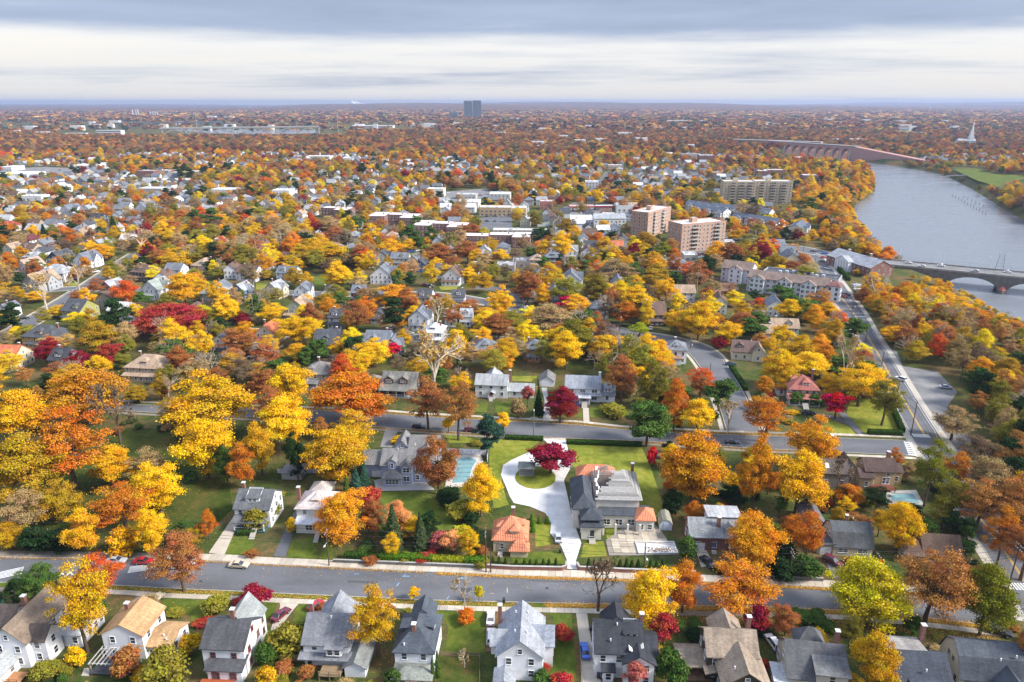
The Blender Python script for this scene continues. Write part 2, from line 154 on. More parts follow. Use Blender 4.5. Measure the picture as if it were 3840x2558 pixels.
TREES = [('b','V',-105.5,131.6,9.3,8.7,'rounded street tree standing by the leftmost crosswalk'),('s','G',-85.3,114.7,21.4,10.9,'tall thin tree between the two leftmost white houses'),('s','OR',-89.4,128.7,13.2,10,'tree in front of the leftmost white houses beside the chevron markings'),('s','RU',-74.2,133.6,15.4,11.3,'nearly bare street tree on the verge by the parked red sedan'),('w','CR',-56.2,128.7,5,6.3,'Japanese maple at the kerb behind the house with red trim'),('h','Y',-85.3,111.2,4.9,3,'shrub behind the house with the bay windows'),('h','RU',-74,108.8,6,5.6,'shrub beside the pergola deck'),('h','OL',-65.2,105.6,9.4,7.8,'big shrub behind the house with tan roof'),('h','G',-64.4,114.3,5.1,4.1,'shrub at the corner of the tan roofed extension'),('h','OL',-64.1,126.5,4.3,5.3,'shrub at the pavement in front of the house with red trim'),('h','OL',-44.3,113.8,8.1,6.6,'bush between the maroon sedan and the big grey roof'),('h','V',-48.2,111.5,5.3,4.3,'bush beside the house with red trim'),('s','G',-26.8,114,16.7,9.8,'tree growing between the two grey roofed white houses'),('w','Y',-21.8,130.3,3.6,2.5,'sapling on the verge in front of the slate roofed house'),('n','T',-10.3,126.9,9.6,4.4,'bare sapling on the lawn by the two white cars'),('w','YG',-7.3,129.7,4.4,2.3,'sapling on the verge by the wheeled bin'),('h','OX',-9.6,123.5,2.9,4.1,'low bush on the lawn by the two white cars'),('h','G',-46.2,105.8,5.1,3.4,'shrub by the tall wooden fence'),('a','V',-14.3,108.4,6.2,1.3,'narrow evergreen behind the slate roofed house'),('a','V',-15,106.3,6.5,1.1,'narrow evergreen nearest the white extension'),('n','T',-9.3,110.7,4.5,2.6,'small bare tree in a mulch ring on the back lawn'),('n','B',18.7,126.9,13.7,9.2,'bare forked street tree at the mouth of the long driveway'),('b','Y',29.4,122.7,13.8,11.7,'large round street tree beside the dark roofed white house'),('o','O',36.9,126.5,13.3,7.6,'street tree close behind the large round yellow one'),('s','O',48.5,127.3,12.1,15.5,'wide spreading street tree over the pavement behind the brown house'),('w','RD',30.7,116.4,7.7,5.2,'maple between the dark roofed house and the brown house'),('h','RD',10.4,117.6,4.4,3.8,'round bush on the strip beside the long driveway'),('w','CR',50.4,118.6,8.1,5.4,'maple at the corner of the brown shingled house'),('b','YG',74.6,122.2,15.8,14.4,'big street tree on the verge of the main street'),('s','OB',86.5,121.4,20.6,14.2,'tall half bare street tree with thick dark trunk'),('o','LG',97,119.5,17.6,10.8,'tall street tree by the dark gambrel house'),('b','G',66.8,103.7,14.3,8.5,'tree between the two slate roofed houses'),('o','OB',98.1,107.9,18.2,5.4,'tree at the lower corner by the gambrel house'),('h','V',61.3,123.5,3.1,4.5,'hedge shrub facing the road behind the cream walled house'),('h','V',64.9,123.3,3.1,4.1,'hedge shrub beside the big yellow green street tree'),('p','V',82.7,119.1,4.8,4.2,'low evergreen at the foot of the half bare tree'),('w','PK',23.1,104.8,6.7,4.3,'small tree at the back wall of the dark roofed house'),('h','V',29.5,107.9,8.1,4.1,'bush in the narrow yard by the brown house'),('h','V',30.9,104.2,7.8,4.1,'larger bush in the narrow yard by the brown house'),('h','G',28.9,112.4,3.8,3.3,'bush under the red maple'),('c','BG',-111.8,127.3,7.3,3.7,'blue spruce at the edge by the leftmost white house'),('h','V',-103.3,120.3,6.6,5.3,'bush beside the leftmost brown roof'),('h','G',55.5,107.9,6.2,4.9,'bush by the white car below the crimson maple'),('h','RD',9.3,105.3,3.8,4,'bush at the bottom of the driveway garden'),('h','V',5.6,106.3,3.6,3.5,'bush at the back corner of the light grey cross gable house'),('h','RD',6.2,109.6,2.1,2.1,'bush in the back garden by the chain fence'),('h','V',-88.6,124.9,5.4,3.6,'bush beside the tan roofed house'),('h','OL',-89.2,107.9,4.2,4.9,'bush below the bay windowed house'),('h','RU',-39.5,107.9,3.1,2.8,'bush by the grey roofed house deck'),('h','V',-22.4,105.8,4.6,3.2,'bush behind the white extension'),('o','G',-123.8,149.5,7.6,7.2,'tree at the edge above the main street'),('h','DV',-117.1,148.8,7.2,6.3,'dense bush above the main street near the edge'),('h','DV',-111.2,148.1,6.8,6,'dense bush next to the golden street edge tree'),('o','OY',-104.4,147.8,12.5,8.3,'bushy tree above the parked silver sedan'),('b','Y',-87.2,147,13.4,7.7,'bushy tree with the utility pole in front'),('h','OY',-94.6,147.4,8.4,6,'low tree above the red sedan'),('o','V',-81.3,151.7,7.1,6.7,'tree at the corner of the long concrete driveway'),('o','O',-76.7,153.6,8.9,4.5,'small tree beside the concrete driveway'),('s','O',-100.1,158,13.3,16.4,'oak with pale forked trunk on the park lawn'),('b','Y',-94.4,165.6,16.3,12.2,'rounded tree on the park lawn'),('b','OY',-114.3,179.2,13.6,12.3,'tall crowned tree in the middle of the park lawn'),('b','DG',-131,170.8,22.5,17.9,'huge low hanging tree on the park lawn'),('s','O',-125.1,178.7,25.6,20.6,'oak with a straight pale trunk on the park lawn'),('n','B',-127.1,206.9,22.3,11.5,'leaning bare tree on the park lawn'),('b','OY',-157.1,206.6,19.3,19.7,'huge tree at the edge of the park'),('b','DO',-145.7,221.3,21.4,24,'huge tree in front of the hidden tan roof'),('b','G',-99.4,209.1,24.1,27.3,'giant tree at the far side of the park'),('o','Y',-89.1,183.7,20.6,15,'tall tree on the park lawn'),('o','O',-76.8,178.7,14.7,7.7,'tree behind the dark grey roofed white house'),('o','V',-82.5,181.2,13.1,6.4,'ivy covered tree by the dark grey roofed white house'),('h','DV',-93,181.2,4.3,3.4,'single round bush on the park lawn'),('s','T',-104.2,179.2,12.3,10.2,'bare topped tree behind the rounded yellow one'),('s','T',-123.8,154.5,13.4,10.7,'thin tree at the near edge of the park'),('b','Y',-76.5,224.4,21.8,13.8,'tree beside the grey hip roofed house'),('b','Y',-70.4,201.7,19.1,15.2,'tree leaning over the second street'),('s','RU',-90.4,237.9,15.6,10.8,'tree between the tall yellow ones'),('b','O',-54.3,219.6,20.1,24.9,'giant oak on the second street'),('s','G',-49.2,197.7,16.1,14,'thin tree by the paved drive'),('b','G',-50.8,182.7,17.3,17,'spreading tree over the back gardens'),('o','G',-53.3,181.7,8.2,5.7,'small tree over the long white fence'),('o','DV',-62.3,182.2,16.7,6.4,'tall dark evergreen by the garden fence'),('c','BG',-42.4,179.2,9.2,4.1,'blue spruce by the lavender house'),('c','BG',-43.9,175.4,8.8,4.5,'fuller blue spruce nearest the lawn of the lavender house'),('c','V',-46.4,174.5,6.6,2.6,'small spruce beside the cream house'),('s','RU',-28.4,216.8,19.5,13.1,'tall street tree by the parked black car'),('s','OB',-17.5,209.1,21.4,12.4,'tall street tree on the oval lawn'),('w','Y',-21.3,214.9,5.6,4.5,'slim street tree on the second street verge'),('w','Y',-2.8,214.2,7.7,5.4,'slim street tree by the tall pine'),('n','W',-28.2,237.9,32,21.7,'white barked sycamore behind the two gabled bungalow'),('o','RU',-20.8,175.4,18.9,12.1,'tall tree hiding the corner of the lavender house'),('o','Y',-8.3,163.9,16,9.1,'tree between the pool and the white drive'),('p','BG',-7.7,196.5,15.4,9.2,'pine at the second street by the white fence'),('b','Y',-61.8,262.8,15.4,11.3,'tree behind the giant orange oak'),('b','OG',-42.1,152.1,14.5,13.4,'tree in front of the cream house'),('h','RD',-39,168.8,6.1,6,'shrub at the lawn corner of the lavender house'),('o','RU',-35.5,155.1,11.1,5.2,'tree beside the twin spruces'),('o','PE',-29,154.7,10.6,5.8,'tree behind the taller spruce'),('c','GV',-29.3,149.9,12.1,5.7,'taller spruce above the clipped hedge'),('c','GV',-22.6,149.9,10,4.6,'shorter spruce above the clipped hedge'),('h','PK',-18.1,150.6,4.5,4.6,'shrub behind the clipped hedge'),('w','PE',-14.9,148.1,5.6,5,'small tree over the clipped hedge'),('h','YG',-12.5,154.3,3.8,4.1,'shrub by the two clipped round bushes'),('h','DV',-10.6,160.2,4.2,3.5,'clipped ball bush at the lawn edge'),('h','DV',-9,149.5,6.7,3.1,'clipped tall bush by the tile roofed cottage'),('h','OL',-13.6,163.5,5.3,6.8,'shrub bed at the end of the green lawn'),('h','DV',-17.6,169.9,5.4,6.3,'shrub below the pool'),('h','OL',-66.4,158.4,6.5,5.5,'hedge bush between the white house and the asphalt drive'),('h','OL',-63.7,163.5,5.3,4.5,'hedge bush at the top of the asphalt drive'),('h','G',-56.5,156.4,4.5,2.8,'shrub at the corner of the cream house'),('h','V',-45.9,155.5,5.1,4.3,'bush beside the cream house steps'),('b','CR',16.7,222.3,13.6,11.2,'Japanese maple in front of the house with porch columns'),('c','DV',9.4,229.5,10.3,4.2,'narrow evergreen beside the crimson maple drive'),('w','PK',5.7,235.6,8.4,4.3,'small tree by the white colonial wing'),('h','T',2,225.9,7.8,5.3,'shrub before the white colonial'),('p','V',43.3,204.7,15.5,14.1,'big rounded pine at the second street kerb'),('o','OL',50.5,234,20.3,10.2,'tall tree beside the white porch house'),('s','RU',40.3,239.9,19.1,11.2,'tree behind the white porch house'),('o','O',54.5,216.2,19.3,8.5,'tree between the pine and the side street'),('s','OR',71.1,246,11.4,12.1,'spreading tree over the side street'),('p','V',74.1,232.1,12.3,11.5,'pine at the side street corner'),('b','Y',61.3,212.9,13.3,11.3,'rounded tree by the pine at the side street'),('n','T',72.7,215.5,11.8,9.1,'bare tree at the side street corner'),('b','OG',49.3,169.1,22.7,16.9,'big two toned tree by the ruined mansion lawn'),('w','CR',11.6,187.3,9.5,12.6,'Japanese maple over the gazebo'),('h','X',42.5,191.5,6.8,3.3,'bush at the mansion lawn corner'),('s','O',82.1,207.8,16.6,14.6,'street tree facing the red roofed house'),('o','OG',65.3,167.7,23.1,8.8,'tree behind the brick house'),('b','OG',89.3,189.9,19,13.2,'tree covering the end of the second street'),('b','YO',76.5,166,19.2,14.4,'tree next to the twin brown houses'),('b','Y',102.3,254.6,16.4,11.3,'tree beside the red roofed house'),('b','Y',119.5,263.7,11.2,16.9,'tree behind the red roofed house'),('s','Y',126,236.3,16.5,17.2,'leaning tree on the bright green lawn'),('n','T',124.3,246.8,26.4,9.3,'tall bare tree behind the red maple'),('s','OL',126.6,220.2,18.3,11.6,'forked tree on the bright green lawn by the river road'),('w','X',113.1,225.9,9.6,9.2,'maple beside the red roofed house'),('s','T',143.9,209.1,12.1,12.7,'pale tree at the river road junction'),('s','O',126.3,178.3,12.2,8.5,'thin tree beside the river road'),('s','LG',113,169.1,20.7,9.5,'thin tall tree by the second crosswalk'),('o','OL',114.7,161.4,13.4,8.1,'tree by the river road'),('s','OB',119,156.4,15.8,11.9,'tree over the river road'),('s','OB',126.3,153.6,18.8,10.7,'tree over the river road near the edge'),('s','O',115.8,142.9,15.8,9.1,'low tree over the river road bend'),('o','O',92,169.1,7.1,6.9,'small tree behind the green pool'),('n','B',91.9,174.9,12.3,6.9,'bare tree before the twin brown houses'),('b','Y',94.5,148.5,14.5,9,'tree between the two brown roofed capes'),('s','O',70.3,143.6,15.5,7.9,'tree before the dark gambrel cape'),('b','OG',57.8,142.4,15.7,12.5,'spreading tree in front of the brick house'),('p','DV',112.6,155.1,6.9,5.2,'evergreen behind the brown roofed cape'),('h','DV',65.4,144.6,6.1,6.1,'dense bush above the main street pavement'),('h','V',68.1,138,6.5,6.3,'dense bush by the cream cape drive'),('h','DV',62.5,138,5.4,5.9,'bush behind the street wall'),('h','DV',43.2,165.6,8,5.2,'dense evergreen bush behind the white shed'),('o','DV',51.2,172.2,6.3,5.9,'dark bush under the two toned tree'),('o','DV',61.5,169.9,6.1,7,'dark bush by the brick house roof'),('h','V',42.1,144.6,7.3,5.1,'bush on the bank beside the empty pool'),('h','DV',90.8,169.9,5.4,4.6,'bush at the edge of the green pool'),('s','DV',97.7,165.6,8.6,6.8,'thin evergreen in front of the green pool'),('h','V',106.1,155.5,5.1,4.3,'bush behind the golden yellow tree'),('h','V',104.1,237.9,5.2,5.6,'porch bush of the red roofed house'),('h','V',110.8,237.1,4.6,5.6,'second porch bush of the red roofed house'),('h','V',54.6,243.9,4.4,7.9,'bush row beside the white porch house'),('h','OL',35.9,228.4,4.2,9,'shrub on the bank by the front steps'),('o','OR',-204.7,360.3,17.3,14.2,'tree beside the blue gabled house'),('b','OY',-177.7,371.3,19.1,17.2,'tree by the mint green house'),('b','RD',-160.9,319.6,15.3,31.6,'very wide tree behind the leafy block'),('p','DV',-181,310.6,20.9,12.1,'tall evergreen beside the wide red tree'),('b','DG',-179.8,291.5,15.5,16.3,'tree in front of the yellow hip roofed house'),('b','CR',-192.6,277.5,12.4,10.6,'tree under the yellow hip roofed house'),('b','CR',-179.3,274.5,8.8,11.1,'tree next to the dark grey roof'),('b','RD',-166.1,274.5,11.5,10.4,'tree behind the huge golden park tree'),('s','Y',-139.8,282.8,16.1,13.3,'tree with pale bare limbs'),('o','Y',-131.8,286,13.8,7.3,'tree beside the pale limbed one'),('b','YG',-155.2,337.8,9.6,12.6,'tree below the mint green house'),('b','Y',-140.4,332,16.9,12.5,'tree below the small blue house'),('o','CR',-133.3,334.9,6.4,8,'tree beside the tan gable'),('s','RU',-118.7,288.2,13.6,14.6,'tree hiding a white house'),('n','W',-248.3,362.8,20.9,15.3,'white barked sycamore by the diagonal street'),('n','W',-246.7,391.4,18.3,13,'white barked sycamore beyond the diagonal street'),('p','DV',-233.7,315.7,17,10.3,'evergreen by the yellow hip roofed house'),('s','T',-288.5,391.4,23.7,10.1,'tree at the edge by the grey gabled house'),('c','DV',-365,549,15,9.9,'spruce by the far white hip roof'),('c','DV',-325.9,577.2,16.7,10.4,'spruce among the far houses'),('c','DV',-246.1,471.1,14.3,8.6,'spruce behind the brown shingled house'),('p','V',-269.3,599.7,19.9,15.8,'pine left of a dense pine pair'),('p','V',-249.5,587.3,22.3,15.5,'pine right of a dense pine pair'),('p','V',-248.5,521.5,13,12.6,'pine by the tan flat roof'),('o','O',-336.3,538.4,14.2,12.3,'tree before the far left houses'),('b','OY',-286.4,482.1,13.3,18.5,'tree above the brown shingled house'),('n','W',-273.2,515.1,18,19.3,'white barked sycamore among rust trees'),('b','G',-219.6,455.4,15.7,22.4,'tree beside the beige hip roof'),('o','OY',-211.3,468.4,11.8,6.8,'narrow tree by the beige hip roof'),('p','DV',-198.3,468.4,16.6,20,'dark pine before the half timbered house'),('b','OO',-62.9,362.8,14.2,20.3,'two toned tree by the gambrel house'),('p','DV',-55.9,323.7,17.3,11,'tall dark evergreen beside the white gabled house'),('b','G',-124.9,468.4,17.4,26.8,'tree by the hillside lawn'),('b','Y',-103.1,405.3,17.3,15,'tree on the hillside lawn'),('o','Y',-110.4,556.2,15.2,13.4,'tree before the brick flats'),('b','RU',-100.2,468.4,14.8,18,'tree by the gambrel cottages'),('b','OY',-85.2,499.6,13.7,19.7,'tree by the flats parking'),('s','RU',-73.8,321,17.4,14.5,'tree beside the dark gambrel house'),('b','Y',-98.6,303.2,15,14.3,'tree below the tan gable'),('o','RU',-95.8,321,15.7,10.5,'tree beside the grey porch house'),('b','RU',-6.3,314.4,12.6,14,'tree beside the white hip house'),('n','W',-35.3,318.3,20,9.6,'white barked sycamore by the white hip house'),('b','Y',-22.7,275.5,17.4,12.1,'tree in front of the third street'),('b','G',-2.4,275.5,13.5,10.2,'tree beside the grey foursquare'),('p','V',-4.9,361.1,10,10.3,'pine behind the white hip house'),('p','V',-132.4,604,13.4,15.2,'pine before the brick flats'),('b','RU',-55.2,645.2,14.6,19.3,'tree by the brick flats'),('b','RU',-33.6,571.3,13.1,17.2,'tree beside the flats parking'),('b','RU',-49.6,473.8,14.8,19.3,'tree in front of the brick flats'),('b','RU',-30,473.8,16.6,19.3,'tree right of the brick flats'),('o','YG',-157.5,655.1,13.5,8.6,'slim tree at the brick flats'),('o','YG',-59.3,545.4,9.1,10.5,'tree at the foot of the brick flats'),('o','YG',-22.9,567.5,10.2,10.9,'tree by the white roofed flats'),('b','Y',-26.7,422.3,9.8,10.4,'tree by the white porch house'),('b','Y',-48.4,452.9,9.9,11,'tree behind the blue gabled house'),('b','Y',-8.1,479.3,9.8,11.1,'tree near the flats'),('w','X',-51.2,287.1,6.9,6.9,'maple by the slate blue house'),('p','V',-82.1,279.6,11.2,9.3,'evergreen in front of the navy house'),('b','Y',22.2,273.5,17.9,13.1,'large tree beside the tan house'),('b','T',17.7,321,14.7,20.9,'wide tree over the third street'),('w','X',28.8,356.2,9.6,10.2,'maple in front of the dark gambrel house'),('b','Y',64,349.9,17,15,'large tree by the slate blue foursquare'),('o','Y',51.9,373.1,12.4,12.9,'tree by the slate blue house'),('b','OY',84.1,373.1,15.9,12,'tree behind the big brown roof'),('b','G',40.5,281.7,12.8,15.8,'wide tree below the third street'),('b','Y',56.2,274.5,16,10.4,'tree beside the white foursquare'),('b','LM',60.1,316.3,7.4,9.2,'small lime tree by the big brown roof'),('b','Y',86.5,311.8,19.5,14.3,'large tree by the bend'),('o','Y',76.9,325,11.5,7.3,'tree by the big brown roof drive'),('b','CR',92.8,299.6,7,8,'tree at the top of the side street'),('o','Y',97,302,12.8,11.5,'tree behind the crimson one'),('p','V',109.6,306.8,12.9,12.8,'evergreen by the green house'),('s','T',60.8,415.7,16.8,24.5,'wide pale tree in the middle of the houses'),('b','RU',8.3,373.1,19.3,15.5,'tree beside the white house with brown porch'),('s','OL',23.7,401.2,14.3,12.8,'tree behind the white cross gable'),('b','Y',35.5,484.9,21.7,14.1,'tree by the long white roof'),('b','LG',104.1,484.9,14,12.4,'weeping tree before the tall flats'),('b','CR',84.7,484.9,13.1,10,'tree before the tall flats'),('o','Y',89,468.4,13.9,9.1,'tree beside the dark crimson one'),('o','O',111.4,479.3,10.6,9.3,'tree before the larger tall flats'),('p','DV',122.3,433.6,15,12.2,'pine by the flats car park'),('p','DV',145.3,450.4,11.5,11,'pine by the condominium block'),('p','DV',155,450.4,10.9,11,'second pine by the condominium block'),('b','O',181,563.7,14.6,14.2,'tree by the town houses'),('b','Y',104.7,248.1,10.9,9.6,'yellow tree at the back of the red roofed house'),('p','V',144.5,368.7,12.1,16,'pine below the condominium block'),('p','V',148.1,340.7,11.4,17,'wide pine below the condominium block'),('p','V',156.3,306.8,12.9,11.6,'pine beside the river road'),('b','OY',158.6,340.7,10.8,10.2,'tree at the end of the condominium block'),('b','Y',138.8,339.2,12.7,12.7,'tree in front of the condominium block'),('b','OY',174.7,306.8,8.9,11.6,'tree across the river road'),('n','T',196.4,368.7,18.1,13.7,'bare tree beside the river road car park'),('o','RU',191.3,373.1,10.1,9.2,'tree by the river road car park'),('o','G',-74.1,186.2,18.1,8.9,'tree beside the tall dark evergreen'),('b','DG',-119.1,161.4,13.5,12,'broad tree at the near end of the park lawn'),('s','RU',-78.5,211.6,18.1,11.7,'thin tree at the park corner'),('s','T',-109.1,207.8,16.5,10.2,'thin pale tree at the back of the park'),('s','OB',126.6,157.8,15.3,12.2,'thin roadside tree where the river road bends'),('s','T',130.7,169.9,14.9,11.6,'thin roadside tree beyond the river road bend'),('s','RU',117.8,137.4,15.8,9.8,'thin roadside tree at the frame edge by the river road'),('s','B',136.3,185.2,13.6,11.5,'thin roadside tree past the junction crosswalk'),('s','OB',143.5,176.8,15.6,13.5,'thin tall tree in the wood edge across the river road')]
MIDH = [(-212.7,300.1,16.8,'h','Y','D','yellow stucco house with slate hip roof and white dormers'),(-279.8,398.9,12.5,'g','G','T','grey gabled house with tan roof by the diagonal street'),(-284,425.3,17.9,'h','W','L','large white house with pale hip roof beside the white sycamores'),(-312.6,441.8,10.8,'g','W','P','white gabled house with pinkish roof behind the large white one'),(-326.5,471.4,13.4,'h','G','L','pale grey hip roofed house behind the large white one'),(-308.5,468,10.7,'g','NV','D','black gabled house with brick chimneys'),(-286.7,461.4,11.2,'g','W','S','white gabled house with blue grey roof near the crossroads'),(-229.8,427.2,15.7,'h','B','B','dark brown shingled house with hip roof and white windows'),(-231.1,390.4,8,'g','BL','L','deep blue gabled house with white trim'),(-203.4,384.5,11.6,'g','W','GG','white house with grey green gable roof and tall chimney'),(-222.3,341.7,10.9,'r','YG','D','yellow green house with steep dark gables'),(-166.9,375.4,10.8,'h','MG','GG','mint green house with pale green hip roof'),(-153.6,383.3,7.9,'g','BL','L','small blue gabled house beside the mint green one'),(-164.6,426.1,13.9,'r','W','B','half timbered house with brown roof and two front gables'),(-201.8,445.7,11.5,'h','T','T','beige hip roofed house in the trees'),(-218.6,515.5,11.1,'g','W','T','white gabled house with tan roof by the dark pines'),(-208.4,521.6,8.4,'g','CR','S','cream gabled house beside the white gabled one'),(-236.7,547.2,18.3,'r','B','S','brick row house with grey roof'),(-258.8,590.4,14.1,'r','B','P','low brick building with flat tan roof'),(-298.4,593,9.5,'g','W','S','tall white house with dark gable near the pines'),(-297.5,609,9.7,'h','W','L','white house with pale roof next to the tall white one'),(-300.2,631.6,10,'g','LB','L','pale blue house behind the tall white one'),(-431.6,603.6,12,'h','P','RD','house with bright red hip roof at the far edge'),(-394.8,580.3,15.5,'r','G','L','grey house with long pale roof near the far spruce'),(-380.8,585.3,10.9,'h','W','L','white house with pale dormer roof near the far spruce'),(-371.8,534.1,10.7,'h','W','M','white house with maroon roof'),(-381.6,536.2,9.3,'h','B','B','dark brown house with brown roof beside the maroon roof'),(-362.6,501.9,8.1,'g','CR','T','yellow gabled house at the edge'),(-348.4,500,14.1,'r','T','B','tan bungalow with brown roof and wide dormer'),(-337.5,507.6,8.2,'h','B','B','brown house with white windows behind the black gabled one'),(-316.7,513.5,6.9,'g','CR','B','cream gabled house behind the orange trees'),(-442.2,685.5,10.9,'h','CR','L','cream house at the back of the rust trees'),(-430.7,685.5,13.6,'g','W','S','white gabled house with blue grey roof at the back'),(-379.6,646.6,12,'r','NV','X','navy cottage with black roof'),(-365,699.4,14.8,'g','W','S','white gabled house in the far left trees'),(-208.5,272.2,8.9,'r','CR','O','white stucco house with broad orange tile roof at the edge'),(-185.8,270.4,7.7,'r','DG','X','house with plain dark grey roof behind the park'),(-260.6,347.5,5.8,'g','W','S','white gabled house cut by the edge'),(-128,291.4,8.2,'g','W','D','white house with steep dark roof behind tan branches'),(-146.3,261.6,15.7,'h','T','T','brown brick house with broad tan roof hidden by orange branches'),(-165.1,458.2,8.7,'g','LB','S','pale blue gabled house on the left hillside'),(-151.3,469.7,12,'r','W','B','white house with brown roof and long dormer'),(-139.6,425.3,12.7,'r','W','S','white house with grey gambrel roof and side sunroom'),(-163.4,515.5,7.6,'g','R','S','red brick house with grey roof in the trees'),(-135.3,384.5,9,'g','CR','L','cream gabled house above the third street'),(-118.1,383.3,7.9,'g','W','S','white gabled house with blue grey roof above the third street'),(-102.3,379.9,9.4,'m','W','D','white gambrel house with dark roof'),(-85.1,377.7,7.8,'r','R','S','red sided house with grey roof'),(-110.2,345.5,11,'g','GN','T','grey green house with broad tan gable roof'),(-86,329.9,7.8,'r','W','D','white house with dark roof and deep columned porch'),(-67.3,339,7,'m','G','D','grey gambrel house with slate roof'),(-45.7,328.2,9.6,'g','W','S','white house with steep gable and brown front steps'),(-30.3,334.4,6,'h','W','W','white house with nearly white hip roof'),(-22.8,334.4,6,'r','W','L','white wing with pale roof beside the hip roof'),(-10.3,353.3,7.3,'h','G','S','grey house with slate hip roof behind rust tree'),(-47.7,366.7,8.1,'r','W','D','white house with dark roof near the street corner'),(-29.2,371,7.1,'r','W','D','small white house with mottled dark roof'),(-37,415.7,11.3,'g','W','B','white house with brown roof and wrap around porch'),(-48.2,435.3,9.5,'m','W','D','white gambrel house with dark roof beside the brown roofed one'),(-59.7,450.3,7.3,'g','BL','D','dark blue gabled house'),(-65.8,459.2,8.7,'g','CR','S','cream gambrel house among the cottages'),(-75.8,468,12,'r','CR','S','cream house with grey roof and wide gable'),(-88.2,471.4,9.5,'g','G','D','grey gambrel cottage at the drive'),(-79.6,418.4,13.1,'g','W','S','white house with twin steep gables behind tan branches'),(-81.3,290,11,'r','NV','D','navy blue house with dark roof and white windows'),(-59,290,11,'r','LB','S','pale blue house with blue grey roof and tall brick chimney'),(-112.5,305.4,9,'g','CR','O','cream house with orange tile gables'),(-36.6,306.9,8.6,'h','G','W','house with bright white hip roof by the street'),(-12.6,282.5,9.2,'h','G','S','grey foursquare house with slate blue roof and rear deck'),(-23.2,444.2,3.6,'r','W','L','small white house by the yellow tree'),(10.3,379.9,11.5,'g','CR','B','white house with brown peaked roof and open porch'),(22.5,371,10.2,'g','W','S','white house with blue grey roof beside scarlet maple'),(37.2,356.3,9.3,'m','W','D','white gambrel house with dark roof behind scarlet maple'),(44.6,346.5,9.1,'h','LB','S','slate blue foursquare house with grey hip roof'),(70.9,335.3,11.2,'r','B','B','large brown house with wide plain roof planes'),(34.7,405.2,11.6,'g','W','S','large white house with rear flat wing'),(27.4,471.4,12.7,'h','B','S','black and white house with pyramid roof'),(39.8,488.9,11.2,'g','W','L','white gabled house behind the pyramid roof'),(74.8,509.6,13,'r','CR','O','house with terracotta roof near the tall flats'),(52.6,487.1,9.2,'g','W','B','white house with brown roof beside the terracotta roof'),(96.3,453.4,12.9,'h','T','S','tan brick house with slate hip roof'),(108.4,453.4,11.7,'h','CR','S','cream house with slate hip roof and dormers'),(8.9,283.9,8,'h','O','S','orange brown house with round tower and slate roof'),(52.7,290,6.1,'m','YG','S','olive gambrel house hidden by the yellow tree'),(33.4,291.4,6.2,'g','B','S','grey shingled house in the shade of yellow trees'),(116.7,307.7,6.5,'r','W','T','white ranch house with tan roof behind the side street'),(6,338,5.2,'g','W','S','small white house with turquoise grey roof'),(16,463.1,9.4,'h','G','T','tan roofed house by the black and white one'),(148.4,473.1,12.1,'g','W','L','pale grey roofed house by the flats car park'),(127.6,314,12.3,'r','GN','T','green house with tan roof and corner turret'),(192.5,483.5,11.1,'r','CR','S','cream clapboard house by the upper crossroads'),(182.8,453.4,15.3,'g','CR','S','large cream house with grey roof by the crossroads'),(-52.3,289.6,7.3,'g','G','S','grey rear wing house behind the red maple'),(-109.7,284.1,3.6,'h','DG','S','dark house hidden behind the yellow tree')]
MWALL = {'W': (0.76,0.77,0.79),'Y': (0.6,0.33,0.04),'K': (0.03,0.035,0.045),'B': (0.07,0.05,0.04),'BL': (0.09,0.15,0.27),'CR': (0.64,0.57,0.42),'MG': (0.28,0.52,0.45),'YG': (0.34,0.33,0.1),'G': (0.4,0.41,0.42),'R': (0.28,0.05,0.04),'T': (0.44,0.34,0.24),'LB': (0.32,0.38,0.47),'O': (0.42,0.2,0.07),'GN': (0.3,0.36,0.3),'P': (0.6,0.5,0.45),'NV': (0.05,0.075,0.12),'DG': (0.15,0.155,0.16)}
MROOF = {'D': (0.075,0.08,0.09),'S': (0.16,0.175,0.2),'L': (0.34,0.35,0.36),'B': (0.15,0.095,0.07),'T': (0.36,0.26,0.18),'X': (0.05,0.052,0.06),'O': (0.5,0.15,0.07),'M': (0.13,0.035,0.035),'P': (0.42,0.3,0.24),'W': (0.6,0.6,0.6),'GG': (0.28,0.31,0.28),'RD': (0.36,0.06,0.05)}
